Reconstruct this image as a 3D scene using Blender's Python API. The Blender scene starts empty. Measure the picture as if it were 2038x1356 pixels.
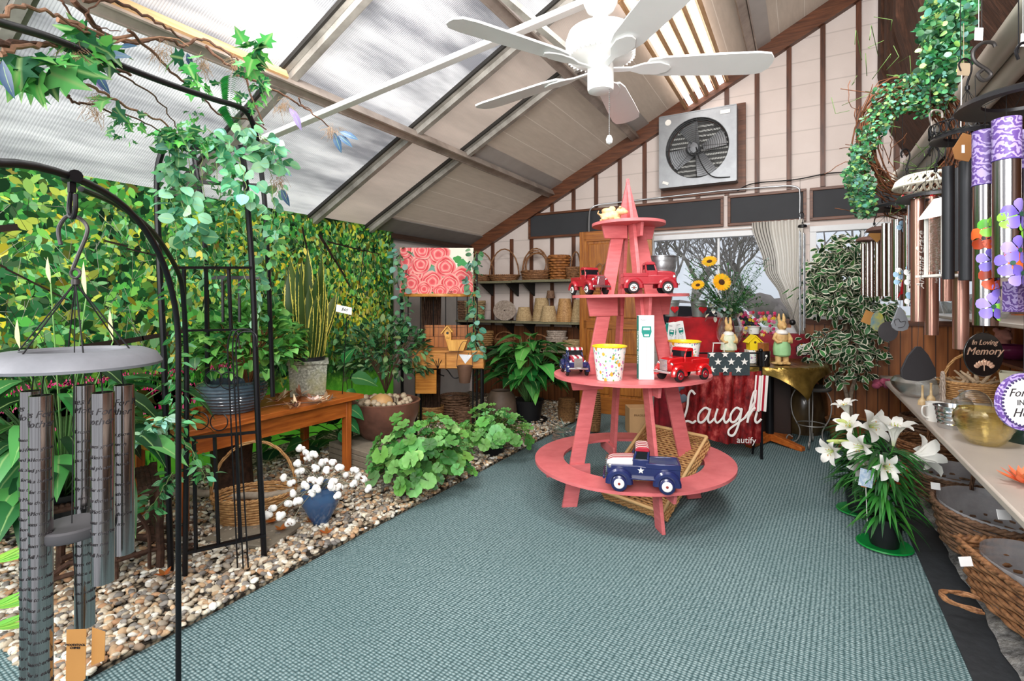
import bpy, math, random
import numpy as np
from mathutils import Vector as V, Matrix
random.seed(7); rng = np.random.default_rng(7)
PI = math.pi
S_ = bpy.context.scene
COL = S_.collection
H = 1.35; YAW = math.radians(29.5); cc, ss = math.cos(YAW), math.sin(YAW); F = 1028.0
def ray(px, py):
    a = (px-1019)/F
    return V((a*cc-ss, cc+a*ss, (598-py)/F))
def at(px, py, z): return V((0, 0, H)) + ray(px, py)*z
def onX(px, py, X): r = ray(px, py); return V((0, 0, H)) + r*(X/r.x)
def onY(px, py, Y): r = ray(px, py); return V((0, 0, H)) + r*(Y/r.y)
def onZ(px, py, Z): r = ray(px, py); return V((0, 0, H)) + r*((Z-H)/r.z)
def R(a): return math.radians(a)
U = random.uniform

# ------------------------------------------------------------ mesh builders
class MB:
    def __init__(s): s.v = []; s.f = []; s.m = []; s.mi = 0; s.X = None
    def add(s, vs, fs):
        n = len(s.v)
        if s.X is not None: vs = [s.X @ V(p) for p in vs]
        s.v += [tuple(p) for p in vs]; s.f += [tuple(i+n for i in f) for f in fs]; s.m += [s.mi]*len(fs); return s
    def box(s, c, d, rz=0, rx=0, ry=0):
        M_ = Matrix.Rotation(rz, 3, 'Z') @ Matrix.Rotation(ry, 3, 'Y') @ Matrix.Rotation(rx, 3, 'X')
        c = V(c); vs = [c + M_ @ V((i*d[0]/2, j*d[1]/2, k*d[2]/2)) for i in (-1, 1) for j in (-1, 1) for k in (-1, 1)]
        return s.add(vs, [(0, 1, 3, 2), (4, 6, 7, 5), (0, 4, 5, 1), (2, 3, 7, 6), (0, 2, 6, 4), (1, 5, 7, 3)])
    def bar(s, a, b, w, t, up=(0, 0, 1)):
        a, b = V(a), V(b); d = (b-a).normalized(); x = d.cross(V(up))
        if x.length < 1e-4: x = d.cross(V((1, 0, 0)))
        x.normalize(); y = x.cross(d)
        vs = [p + x*i*w/2 + y*j*t/2 for p in (a, b) for i in (-1, 1) for j in (-1, 1)]
        return s.add(vs, [(0, 1, 3, 2), (4, 6, 7, 5), (0, 4, 5, 1), (2, 3, 7, 6), (0, 2, 6, 4), (1, 5, 7, 3)])
    def tube(s, P, r, n=8, cap=True):
        P = [V(p) for p in P]; k = len(P)
        rr = list(r) if isinstance(r, (list, tuple)) else [r]*k
        if len(rr) != k: rr = [rr[0] + (rr[-1]-rr[0])*i/(k-1) for i in range(k)]
        closed = (P[0]-P[-1]).length < 1e-6 and k > 3
        if closed: P = P[:-1]; rr = rr[:-1]; k -= 1
        vs = []; x = None
        for i in range(k):
            d = (P[(i+1) % k]-P[i-1]) if closed else (P[min(i+1, k-1)]-P[max(i-1, 0)])
            if d.length < 1e-9: d = V((0, 0, 1))
            d.normalize()
            if x is None: x = d.cross(V((.13, .31, .94))); x = x if x.length > 1e-3 else d.cross(V((1, 0, 0)))
            else: x = x - d*x.dot(d)
            if x.length < 1e-6: x = d.cross(V((1, .2, 0)))
            x.normalize(); y = d.cross(x)
            vs += [P[i] + (x*math.cos(2*PI*j/n) + y*math.sin(2*PI*j/n))*rr[i] for j in range(n)]
        fs = [(i*n+j, i*n+(j+1) % n, (i+1) % k*n+(j+1) % n, (i+1) % k*n+j) for i in range(k if closed else k-1) for j in range(n)]
        if cap and not closed: fs += [tuple(range(n))[::-1], tuple((k-1)*n+j for j in range(n))]
        return s.add(vs, fs)
    def lathe(s, prof, c=(0, 0, 0), n=24, axis='Z', sx=1, sy=1, cap=True):
        c = V(c); k = len(prof); vs = []
        for r, z in prof:
            for j in range(n):
                a = 2*PI*j/n; p = (r*math.cos(a)*sx, r*math.sin(a)*sy, z)
                if axis == 'X': p = (z, p[0], p[1])
                elif axis == 'Y': p = (p[0], z, p[1])
                vs.append(c+V(p))
        fs = [(i*n+j, i*n+(j+1) % n, (i+1)*n+(j+1) % n, (i+1)*n+j) for i in range(k-1) for j in range(n)]
        if cap:
            if prof[0][0] > 1e-5: fs.append(tuple(range(n))[::-1])
            if prof[-1][0] > 1e-5: fs.append(tuple((k-1)*n+j for j in range(n)))
        return s.add(vs, fs)
    def cyl(s, a, b, r1, r2=None, n=12): return s.tube([a, b], [r1, r1 if r2 is None else r2], n)
    def ball(s, c, r, n=12, m=7, rot=None):
        r = (r, r, r) if not hasattr(r, '__len__') else r
        vs = []
        for i in range(m+1):
            t = PI*i/m
            for j in range(n):
                a = 2*PI*j/n; p = V((math.sin(t)*math.cos(a)*r[0], math.sin(t)*math.sin(a)*r[1], math.cos(t)*r[2]))
                vs.append(V(c) + (rot @ p if rot is not None else p))
        return s.add(vs, [(i*n+j, (i+1)*n+j, (i+1)*n+(j+1) % n, i*n+(j+1) % n) for i in range(m) for j in range(n)])
    def prism(s, pts, y0, y1, plane='XZ'):
        n = len(pts)
        f = {'XZ': lambda p, y: (p[0], y, p[1]), 'XY': lambda p, y: (p[0], p[1], y), 'YZ': lambda p, y: (y, p[0], p[1])}[plane]
        vs = [f(p, y0) for p in pts] + [f(p, y1) for p in pts]
        return s.add(vs, [tuple(range(n)), tuple(range(n, 2*n))[::-1]] + [(i, n+i, n+(i+1) % n, (i+1) % n) for i in range(n)])
    def grid(s, fn, nu, nv, wrap=False):
        vs = [fn(i/nu, j/nv) for i in range(nu+1) for j in range(nv+1)]
        return s.add(vs, [(i*(nv+1)+j, (i+1)*(nv+1)+j, (i+1)*(nv+1)+j+1, i*(nv+1)+j+1) for i in range(nu) for j in range(nv)])

def spl(P, k=6, closed=False):
    P = [V(p) for p in P]; n = len(P); out = []
    if closed:
        for i in range(n):
            a, b, c, d = P[i-1], P[i], P[(i+1) % n], P[(i+2) % n]
            for j in range(k): t = j/k; out.append(.5*((2*b)+(c-a)*t+(2*a-5*b+4*c-d)*t*t+(3*b-a-3*c+d)*t**3))
        return out + [out[0].copy()]
    for i in range(n-1):
        a, b, c, d = P[max(i-1, 0)], P[i], P[i+1], P[min(i+2, n-1)]
        for j in range(k): t = j/k; out.append(.5*((2*b)+(c-a)*t+(2*a-5*b+4*c-d)*t*t+(3*b-a-3*c+d)*t**3))
    return out + [P[-1]]
def ring(c, r, n=24, ax='Z', a0=0, a1=2*PI, sy=1):
    out = []
    for i in range(n+1):
        a = a0+(a1-a0)*i/n; x, y = r*math.cos(a), r*math.sin(a)*sy
        out.append(V(c)+V({'Z': (x, y, 0), 'Y': (x, 0, y), 'X': (0, x, y)}[ax]))
    if abs(a1-a0-2*PI) < 1e-6: out[-1] = out[0].copy()
    return out

def link(name, me, m, parent=None, world=False):
    o = bpy.data.objects.new(name, me)
    for q in (m if isinstance(m, (list, tuple)) else [m]): me.materials.append(q)
    COL.objects.link(o)
    if parent is not None:
        o.parent = parent
        if world:
            me.transform(parent.matrix_basis.inverted()) if parent.parent is None else me.transform((parent.parent.matrix_basis @ parent.matrix_basis).inverted())
    return o
def mk(name, b, m, parent=None, world=False, ang=38, bev=0, sub=0):
    me = bpy.data.meshes.new(name); me.from_pydata(b.v, [], b.f)
    if isinstance(m, (list, tuple)) and len(m) > 1: me.polygons.foreach_set('material_index', b.m)
    me.polygons.foreach_set('use_smooth', [True]*len(me.polygons)); me.update()
    if ang: me.set_sharp_from_angle(angle=R(ang))
    o = link(name, me, m, parent, world)
    if bev:
        q = o.modifiers.new('b', 'BEVEL'); q.width = bev; q.segments = 2; q.limit_method = 'ANGLE'; q.angle_limit = R(35); q.harden_normals = False
    if sub:
        q = o.modifiers.new('s', 'SUBSURF'); q.levels = q.render_levels = sub
    return o
def tag(o, label=None, cat=None, group=None, kind=None):
    if label: o['label'] = label
    if cat: o['category'] = cat
    if group: o['group'] = group
    if kind: o['kind'] = kind
    return o
def T(name, label, cat, loc=(0, 0, 0), rz=YAW, group=None, kind=None):
    o = bpy.data.objects.new(name, None); COL.objects.link(o); o.empty_display_size = .05
    o.location = loc; o.rotation_euler = (0, 0, rz)
    o.matrix_basis = Matrix.Translation(V(loc)) @ Matrix.Rotation(rz, 4, 'Z')
    return tag(o, label, cat, group, kind)
def solo(name, label, cat, b, m, loc=(0, 0, 0), rz=YAW, group=None, kind=None, **k):
    o = mk(name, b, m, **k); o.matrix_basis = Matrix.Translation(V(loc)) @ Matrix.Rotation(rz, 4, 'Z')
    return tag(o, label, cat, group, kind)
def struct(name, b, m, **k): return tag(mk(name, b, m, **k), kind='structure')
def dup(root, loc, rz=None, label=None, group=None, s=None):
    r = root.copy(); COL.objects.link(r); r.location = loc
    if rz is not None: r.rotation_euler = (0, 0, rz)
    if s: r.scale = (s, s, s)
    if label: r['label'] = label
    if group: r['group'] = group
    for ch in list(root.children):
        c = ch.copy(); COL.objects.link(c); c.parent = r
        for g in list(ch.children): d = g.copy(); COL.objects.link(d); d.parent = c
    return r

# ------------------------------------------------------------ materials
def NT(name):
    m = bpy.data.materials.new(name); m.use_nodes = True; nt = m.node_tree; nt.nodes.clear()
    out = nt.nodes.new('ShaderNodeOutputMaterial'); return m, nt, out
def N(nt, t, **k):
    n = nt.nodes.new('ShaderNode'+t)
    for a, b in k.items():
        if a.startswith('i_'): n.inputs[int(a[2:]) if a[2:].isdigit() else a[2:].replace('_', ' ')].default_value = b
        else: setattr(n, a, b)
    return n
def rgb(c): return (c[0], c[1], c[2], 1)
def hexc(h):
    h = h.lstrip('#'); o = []
    for i in (0, 2, 4):
        x = int(h[i:i+2], 16)/255; o.append(x/12.92 if x <= .04045 else ((x+.055)/1.055)**2.4)
    return tuple(o)
def coords(nt, kind='Object', scale=(1, 1, 1), rot=(0, 0, 0)):
    tc = N(nt, 'TexCoord'); mp = N(nt, 'Mapping'); mp.inputs['Scale'].default_value = scale; mp.inputs['Rotation'].default_value = rot
    nt.links.new(tc.outputs[kind], mp.inputs['Vector']); return mp.outputs['Vector']
def mixc(nt, fac, a, b, mode='MIX'):
    n = N(nt, 'Mix', data_type='RGBA', blend_type=mode)
    for s_, v in ((n.inputs[0], fac), (n.inputs[6], a), (n.inputs[7], b)):
        if hasattr(v, 'links') or hasattr(v, 'is_linked'): nt.links.new(v, s_)
        elif isinstance(v, (int, float)): s_.default_value = v
        else: s_.default_value = rgb(v)
    return n.outputs[2]
def ramp(nt, src, stops):
    n = N(nt, 'ValToRGB'); e = n.color_ramp.elements
    while len(e) < len(stops): e.new(.5)
    for q, (p, c) in zip(e, stops): q.position = p; q.color = rgb(c) if hasattr(c, '__len__') else (c, c, c, 1)
    nt.links.new(src, n.inputs[0]); return n.outputs[0]
def noise(nt, vec, scale=5, detail=3, rough=.5):
    n = N(nt, 'TexNoise'); n.inputs['Scale'].default_value = scale; n.inputs['Detail'].default_value = detail; n.inputs['Roughness'].default_value = rough
    nt.links.new(vec, n.inputs['Vector']); return n.outputs['Fac']
def princ(nt, out, col, rough=.5, metal=0, bump=None, bstr=.3, bdist=.01, spec=.5, coat=0, emis=None, estr=0, trans=0, ior=1.45, alpha=1):
    p = N(nt, 'BsdfPrincipled')
    if hasattr(col, 'is_linked'): nt.links.new(col, p.inputs['Base Color'])
    else: p.inputs['Base Color'].default_value = rgb(col)
    if hasattr(rough, 'is_linked'): nt.links.new(rough, p.inputs['Roughness'])
    else: p.inputs['Roughness'].default_value = rough
    p.inputs['Metallic'].default_value = metal; p.inputs['Specular IOR Level'].default_value = spec
    p.inputs['Coat Weight'].default_value = coat; p.inputs['Transmission Weight'].default_value = trans; p.inputs['IOR'].default_value = ior; p.inputs['Alpha'].default_value = alpha
    if emis is not None:
        if hasattr(emis, 'is_linked'): nt.links.new(emis, p.inputs['Emission Color'])
        else: p.inputs['Emission Color'].default_value = rgb(emis)
        p.inputs['Emission Strength'].default_value = estr
    if bump is not None:
        b = N(nt, 'Bump'); b.inputs['Strength'].default_value = bstr; b.inputs['Distance'].default_value = bdist
        nt.links.new(bump, b.inputs['Height']); nt.links.new(b.outputs[0], p.inputs['Normal'])
    nt.links.new(p.outputs[0], out.inputs['Surface']); return p
_mc = {}
def M(name, c, rough=.5, metal=0, var=.25, sc=8, st=(1, 1, 1), bump=0, c2=None, **k):
    if name in _mc: return _mc[name]
    c = hexc(c) if isinstance(c, str) else c
    c2 = (hexc(c2) if isinstance(c2, str) else c2) if c2 else tuple(x*(1-var) for x in c)
    m, nt, out = NT(name); v = coords(nt, 'Object', st); f = noise(nt, v, sc, 4, .6)
    col = mixc(nt, ramp(nt, f, [(.3, 0), (.7, 1)]), c, c2)
    princ(nt, out, col, rough, metal, f if bump else None, bump, .01, **k); _mc[name] = m; return m
def WOOD(name, c, c2, rough=.45, ax='X', sc=1.0, **k):
    st = {'X': (1.2, 14, 14), 'Y': (14, 1.2, 14), 'Z': (14, 14, 1.2)}[ax]
    return M(name, c, rough, c2=c2, sc=3*sc, st=st, bump=.15, **k)
def vcmat(name, rough=.6, transl=.25, margin=None, mid=None, spec=.4, mtx=.35):
    m, nt, out = NT(name); a = N(nt, 'Attribute', attribute_name='Col'); col = a.outputs['Color']
    uv = N(nt, 'UVMap'); sx = N(nt, 'SeparateXYZ'); nt.links.new(uv.outputs[0], sx.inputs[0])
    d = N(nt, 'Math', operation='SUBTRACT'); d.inputs[1].default_value = .5; nt.links.new(sx.outputs[0], d.inputs[0])
    ab = N(nt, 'Math', operation='ABSOLUTE'); nt.links.new(d.outputs[0], ab.inputs[0])
    if mid:
        r_ = ramp(nt, ab.outputs[0], [(0.0, 1), (.055, 0)]); f = N(nt, 'Math', operation='MULTIPLY'); f.inputs[1].default_value = .75; nt.links.new(r_, f.inputs[0]); col = mixc(nt, f.outputs[0], col, hexc(mid))
    if margin:
        nz = noise(nt, coords(nt, 'Object'), 60, 2); ad = N(nt, 'Math', operation='MULTIPLY_ADD'); ad.inputs[1].default_value = .22; nt.links.new(nz, ad.inputs[0]); nt.links.new(ab.outputs[0], ad.inputs[2])
        col = mixc(nt, ramp(nt, ad.outputs[0], [(mtx+.1, 0), (mtx+.14, 1)]), col, hexc(margin))
    p = princ(nt, out, col, rough, spec=spec)
    if transl:
        t = N(nt, 'BsdfTranslucent'); nt.links.new(col, t.inputs[0]); mx = N(nt, 'MixShader'); mx.inputs[0].default_value = transl
        nt.links.new(p.outputs[0], mx.inputs[1]); nt.links.new(t.outputs[0], mx.inputs[2]); nt.links.new(mx.outputs[0], out.inputs['Surface'])
    return m
def glassm(name, tint=(1, 1, 1), rough=.02, bump=0, mix=.5, tc=None):
    m, nt, out = NT(name); tr = N(nt, 'BsdfTransparent'); tr.inputs[0].default_value = rgb(tint)
    g = N(nt, 'BsdfGlossy'); g.inputs['Roughness'].default_value = rough; g.inputs['Color'].default_value = rgb(tc or (1, 1, 1))
    fr = N(nt, 'LayerWeight'); fr.inputs[0].default_value = mix; mx = N(nt, 'MixShader')
    if bump:
        b = N(nt, 'Bump'); b.inputs['Strength'].default_value = bump; b.inputs['Distance'].default_value = .004; nt.links.new(noise(nt, coords(nt, 'Object', (40, 40, 120)), 1.5, 3), b.inputs['Height'])
        nt.links.new(b.outputs[0], g.inputs['Normal']); nt.links.new(b.outputs[0], fr.inputs['Normal'])
    nt.links.new(fr.outputs['Facing'], mx.inputs[0]); nt.links.new(tr.outputs[0], mx.inputs[1]); nt.links.new(g.outputs[0], mx.inputs[2]); nt.links.new(mx.outputs[0], out.inputs['Surface']); return m

# ------------------------------------------------------------ leaves
SH = {'oval': [0, .55, .95, 1, .75, 0], 'lance': [0, .6, 1, .85, .5, 0], 'round': [0, .85, 1.05, 1, .75, 0], 'strap': [.55, .9, 1, .95, .7, 0], 'ivy': [0, 1.1, .8, .62, .3, 0], 'heart': [.35, 1.05, 1, .75, .4, 0], 'lily': [.2, .45, .8, 1, .75, 0]}
class LB:
    def __init__(s): s.v = []; s.f = []; s.uv = []; s.c = []; s.n = 0
    def leaf(s, p, d, L, W, col, up=(0, 0, 1), shape='oval', droop=.3, fold=.15, twist=0):
        d = V(d).normalized(); u = V(up); x = d.cross(u)
        if x.length < 1e-3: x = d.cross(V((1, 0, 0)))
        x.normalize(); u = x.cross(d)
        if twist: q = Matrix.Rotation(twist, 3, d); x = q @ x; u = q @ u
        w = SH[shape]; k = len(w)-1; p = V(p); n0 = s.n
        for i in range(k+1):
            t = i/k; c = p + d*L*t*(1-.25*droop*t) - u*(droop*L*t*t) ; hw = w[i]*W/2; e = u*(fold*hw)
            s.v += [c-x*hw+e, c, c+x*hw+e]; s.c += [col]*3; s.uv += [(0, t), (.5, t), (1, t)]
        for i in range(k):
            a = n0+i*3; s.f += [(a, a+1, a+4, a+3), (a+1, a+2, a+5, a+4)]
        s.n += 3*(k+1)
    def ivy(s, p, d, L, W, col, up=(0, 0, 1)):
        d = V(d).normalized(); x = d.cross(V(up)); x = x.normalized() if x.length > 1e-3 else V((1, 0, 0)); u = x.cross(d); p = V(p); n0 = s.n
        P = [(0, .3), (0, 0), (.25, -.12), (.55, .05), (.3, .3), (.55, .52), (.22, .55), (0, 1), (-.22, .55), (-.55, .52), (-.3, .3), (-.55, .05), (-.25, -.12)]
        for i, (a, b) in enumerate(P): s.v.append(p+x*a*W+d*b*L-u*(.25*L*b*b-.08*W*abs(a))); s.c.append(col if i else tuple(q*1.25 for q in col)); s.uv.append((.2+.6*(a+.55)/1.1, b))
        s.f += [(n0, n0+i, n0+(i % 12)+1) for i in range(1, 13)]; s.n += 13
    def flat(s, p, pts, ax, ay, col):
        p = V(p); ax = V(ax); ay = V(ay); n0 = s.n
        for (a, b) in pts: s.v.append(p+ax*a+ay*b); s.c.append(col); s.uv.append((.5, b))
        s.f.append(tuple(range(n0, n0+len(pts)))); s.n += len(pts)
    def tube(s, P, r, col, n=5):
        b = MB(); b.tube(P, r, n); n0 = s.n; s.v += [V(q) for q in b.v]; s.f += [tuple(i+n0 for i in f) for f in b.f]; s.c += [col]*len(b.v); s.uv += [(.3, .5)]*len(b.v); s.n += len(b.v)
    def mk(s, name, m, parent=None, world=True, smooth=True):
        me = bpy.data.meshes.new(name); me.from_pydata([tuple(q) for q in s.v], [], s.f)
        uvl = me.uv_layers.new(name='UVMap'); li = np.empty(len(me.loops), np.int32); me.loops.foreach_get('vertex_index', li)
        uvl.data.foreach_set('uv', np.array(s.uv, np.float32)[li].ravel())
        ca = me.color_attributes.new('Col', 'FLOAT_COLOR', 'POINT'); c = np.ones((len(s.v), 4), np.float32); c[:, :3] = np.array(s.c, np.float32); ca.data.foreach_set('color', c.ravel())
        me.polygons.foreach_set('use_smooth', [smooth]*len(me.polygons)); me.update()
        return link(name, me, m, parent, world)
def cv(c, v=.25, hv=.12):
    k = 1+U(-v, v); return (max(0, c[0]*k*(1+U(-hv, hv)*2)), max(0, c[1]*k), max(0, c[2]*k*(1+U(-hv, hv)*2)))
def rdir(zmin=-1, zmax=1):
    z = U(zmin, zmax); a = U(0, 2*PI); r = math.sqrt(max(0, 1-z*z)); return V((r*math.cos(a), r*math.sin(a), z))

def text(name, s, size, m, parent, loc, rot=(PI/2, 0, 0), shear=0, ext=.0006, align='CENTER', bend=None, space=1.0, bold=0):
    cu = bpy.data.curves.new(name, 'FONT'); cu.body = s; cu.size = size; cu.shear = shear; cu.extrude = ext; cu.align_x = align; cu.resolution_u = 2; cu.space_line = space; cu.offset = bold
    t = bpy.data.objects.new('tmp', cu); me = bpy.data.meshes.new_from_object(t); bpy.data.objects.remove(t); me.name = name
    if bend:   # wrap onto a cylinder of radius bend around local z, text centred at angle 0 facing -y
        for v in me.vertices:
            a = v.co.x/bend; rr = bend+.0004+v.co.z; z = v.co.y; v.co = (rr*math.sin(a), -rr*math.cos(a), z)
        rot = (0, 0, rot[2])
    o = link(name, me, m, parent); o.location = loc; o.rotation_euler = rot; return o
# ============================================================ the setting
white = M('white_paint', '#eceae8', .35, var=.06)
brownT = WOOD('brown_trim', '#6b3f2a', '#3c2216', ax='Z')
brownX = WOOD('brown_trim_x', '#74452c', '#452718', ax='X')
metalG = M('aluminium', '#bdb8b1', .42, .35, c2='#8a857e', sc=6, st=(1, 1, 1))
blackM = M('black_metal', '#17161a', .38, .3, var=.4)
# carpet
def carpet_mat():
    m, nt, out = NT('carpet_teal'); v = coords(nt, 'Object', (1, 1, 1), (0, 0, .06))
    vo = N(nt, 'TexVoronoi'); vo.inputs['Scale'].default_value = 1; vo.inputs['Randomness'].default_value = .22
    mp = N(nt, 'Mapping'); mp.inputs['Scale'].default_value = (55, 78, 1); nt.links.new(v, mp.inputs[0]); nt.links.new(mp.outputs[0], vo.inputs['Vector'])
    n1 = noise(nt, v, 1.2, 3); n2 = noise(nt, v, 220, 2)
    col = ramp(nt, vo.outputs['Distance'], [(.12, hexc('#b0c2c3')), (.42, hexc('#6c8488')), (.68, hexc('#2c3f42'))])
    col = mixc(nt, ramp(nt, n2, [(.35, 0), (.75, .45)]), col, hexc('#40605f')); col = mixc(nt, ramp(nt, n1, [(.35, 0), (.7, .3)]), col, hexc('#4c696b'))
    princ(nt, out, col, .9, bump=ramp(nt, vo.outputs['Distance'], [(0, 1), (.7, 0)]), bstr=.7, bdist=.006, spec=.25); return m
b = MB(); b.grid(lambda u, v: (-2.2+2.73*u, -.9+7.15*v, .012), 1, 1)
b.v[:] = [(x, y, .012) for x, y in ((-2.2, -.9), (-2.2, 6.25), (.53, -.9), (.53, 6.25))]
CARP = carpet_mat(); struct('floor_carpet', b, CARP)
b = MB(); b.box((-3.25, -.15, .0), (2.1, 2.0, .08)); 
o = struct('floor_carpet_aisle', b, CARP)
b = MB(); b.grid(lambda u, v: (-4.3+6.1*u, -.9+7.2*v, 0), 1, 1); struct('floor', b, M('concrete_floor', '#2c2f31', .8, var=.3, bump=.3))
b = MB(); b.box((.6, 2.7, .011), (.17, 7.1, .02)); struct('trim_floor_edge', b, M('black_strip', '#33363a', .6, var=.3, bump=.2, sc=30))
def stone_fn(u, v):
    y = -.9+7.1*v; x = .655+u*.95; z = .03+.07*min(1, u*7)
    return (x+.008*math.sin(y*9)+.005*math.sin(y*31), y, z+.012*math.sin(y*23+u*9)*math.sin(u*30))
b = MB(); b.grid(stone_fn, 24, 120)
def stone_mat():
    m, nt, out = NT('grey_stone'); v = coords(nt, 'Object', (1, 1, 1)); f = noise(nt, v, 9, 6, .7); g = noise(nt, v, 40, 4, .7)
    col = ramp(nt, f, [(.3, hexc('#3c3b3a')), (.5, hexc('#7c7a77')), (.68, hexc('#bdb9b1'))]); col = mixc(nt, .35, col, ramp(nt, g, [(.4, .02), (.7, .6)]))
    princ(nt, out, col, .85, bump=g, bstr=.8, bdist=.02); return m
struct('trim_stone_footing', b, stone_mat())
# gravel
def grav_ground():
    m, nt, out = NT('gravel_bed'); v = coords(nt, 'Object'); vo = N(nt, 'TexVoronoi'); vo.inputs['Scale'].default_value = 42; nt.links.new(v, vo.inputs[0])
    col = mixc(nt, ramp(nt, vo.outputs['Distance'], [(.25, 0), (.6, 1)]), hexc('#a8977f'), hexc('#2a221a')); princ(nt, out, col, .9, bump=vo.outputs['Distance'], bstr=-.6, bdist=.01); return m
b = MB(); b.box((-3.25, 3.56, .005), (2.1, 5.4, .05)); struct('floor_gravel_bed', b, grav_ground())
def pebbles(name, n, x0, x1, y0, y1, z, s0, s1, seed):
    r = np.random.default_rng(seed); t = (1+5**.5)/2
    iv = np.array([(-1, t, 0), (1, t, 0), (-1, -t, 0), (1, -t, 0), (0, -1, t), (0, 1, t), (0, -1, -t), (0, 1, -t), (t, 0, -1), (t, 0, 1), (-t, 0, -1), (-t, 0, 1)]); iv /= np.linalg.norm(iv[0])
    fc = [(0, 11, 5), (0, 5, 1), (0, 1, 7), (0, 7, 10), (0, 10, 11), (1, 5, 9), (5, 11, 4), (11, 10, 2), (10, 7, 6), (7, 1, 8), (3, 9, 4), (3, 4, 2), (3, 2, 6), (3, 6, 8), (3, 8, 9), (4, 9, 5), (2, 4, 11), (6, 2, 10), (8, 6, 7), (9, 8, 1)]
    vs = [tuple(q) for q in iv]; cache = {}; f2 = []
    def mid(a, b):
        k = (min(a, b), max(a, b))
        if k not in cache: q = np.array(vs[a])+np.array(vs[b]); q /= np.linalg.norm(q); cache[k] = len(vs); vs.append(tuple(q))
        return cache[k]
    for a, b_, c in fc: ab, bc, ca = mid(a, b_), mid(b_, c), mid(c, a); f2 += [(a, ab, ca), (b_, bc, ab), (c, ca, bc), (ab, bc, ca)]
    base = np.array(vs); fcs = np.array(f2); nv = len(base)
    size = r.uniform(s0, s1, n); sc = np.stack([size*r.uniform(.8, 1.3, n), size*r.uniform(.6, 1, n), size*r.uniform(.4, .65, n)], 1)
    P = base[None]*sc[:, None]*(1+r.normal(0, .07, (n, nv, 1)))
    A = r.uniform(0, 2*PI, n); B_ = r.normal(0, .35, n); ca, sa, cb, sb = np.cos(A), np.sin(A), np.cos(B_), np.sin(B_)
    x, y, zz = P[..., 0].copy(), P[..., 1].copy(), P[..., 2].copy(); x, zz = x*cb[:, None]+zz*sb[:, None], -x*sb[:, None]+zz*cb[:, None]
    x, y = x*ca[:, None]-y*sa[:, None], x*sa[:, None]+y*ca[:, None]
    Y = y0+(y1-y0)*r.uniform(0, 1, n)**1.25; X = r.uniform(x0, x1, n)
    P = np.stack([x+X[:, None], y+Y[:, None], zz+z+r.uniform(0, .014, n)[:, None]], 2).reshape(-1, 3)
    Fs = (fcs[None]+(np.arange(n)*nv)[:, None, None]).reshape(-1, 3)
    me = bpy.data.meshes.new(name); me.vertices.add(len(P)); me.vertices.foreach_set('co', P.ravel()); me.loops.add(Fs.size); me.loops.foreach_set('vertex_index', Fs.ravel().astype(np.int32))
    me.polygons.add(len(Fs)); me.polygons.foreach_set('loop_start', np.arange(0, Fs.size, 3, dtype=np.int32)); me.polygons.foreach_set('use_smooth', np.ones(len(Fs), bool)); me.update(calc_edges=True)
    pal = np.array([hexc(h) for h in ('#d9cdb8', '#c7b8a0', '#e4dccb', '#a89c8c', '#8f8a84', '#c9a884', '#b58c6a', '#efe9dd', '#9b8570', '#74706c')]); c = np.clip(pal[r.integers(0, len(pal), n)]*r.uniform(.85, 1.3, (n, 1)), 0, .95)
    cc_ = np.ones((n, nv, 4), np.float32); cc_[..., :3] = c[:, None]; ca_ = me.color_attributes.new('Col', 'FLOAT_COLOR', 'POINT'); ca_.data.foreach_set('color', cc_.ravel())
    return me
def peb_mat():
    m, nt, out = NT('pebble_stone'); a = N(nt, 'Attribute', attribute_name='Col'); f = noise(nt, coords(nt, 'Object'), 70, 3)
    princ(nt, out, mixc(nt, ramp(nt, f, [(.4, 0), (.8, .4)]), a.outputs['Color'], hexc('#6b5b4b')), .7, spec=.3); return m
PEB = peb_mat()
o = link('gravel', pebbles('gravel', 15000, -3.75, -2.19, .75, 6.1, .034, .011, .021, 3), PEB)
tag(o, 'cream and grey river pebbles filling the bed along the mural', 'gravel', kind='stuff')

# walls
def wallmat(name, c, c2):
    m, nt, out = NT(name); v = coords(nt, 'Object'); f = noise(nt, v, 2.5, 5); g = noise(nt, v, 90, 3)
    w = N(nt, 'TexWave', wave_type='BANDS', bands_direction='Z'); w.inputs['Scale'].default_value = 1.3; nt.links.new(v, w.inputs[0])
    col = mixc(nt, f, hexc(c), hexc(c2)); col = mixc(nt, ramp(nt, w.outputs[0], [(0.0, .35), (.012, 0)]), col, (.25, .2, .18)); princ(nt, out, col, .75, bump=g, bstr=.25, bdist=.004); return m
WB = wallmat('painted_board_pinkish', '#e2d5cf', '#c9bab3')
YB = 6.25
def roofz(x): return 2.14+.51*(x+4.24)
def wall_strips(b, spans, y):   # spans: x0,x1,z0,z1a,z1b
    for x0, x1, z0, za, zb in spans: b.add([(x0, y, z0), (x1, y, z0), (x1, y, zb), (x0, y, za)], [(0, 1, 2, 3)])
W1 = (-1.63, -.06, 1.0, 2.12); W2 = (.05, 1.45, 1.12, 2.12)
b = MB(); top = 2.12
wall_strips(b, [(-4.24, W1[0], .0, roofz(-4.24), roofz(W1[0])), (W1[0], W1[1], 0, W1[2], W1[2]), (W1[0], W1[1], W1[3], roofz(W1[0]), roofz(W1[1])),
    (W1[1], W2[0], 0, roofz(W1[1]), roofz(W2[0])), (W2[0], W2[1], 0, W2[2], W2[2]), (W2[0], W2[1], W2[3], roofz(W2[0]), roofz(W2[1])), (W2[1], 1.6, 0, roofz(W2[1]), roofz(1.6))], YB)
struct('wall_back', b, WB)
b = MB(); b.add([(-4.24, -.9, 0), (-4.24, YB, 0), (-4.24, YB, 2.16), (-4.24, -.9, 2.3)], [(0, 1, 2, 3)]); struct('wall_left', b, M('grey_left_wall', '#b3aeab', .8, var=.2, sc=3, bump=.2))
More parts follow.
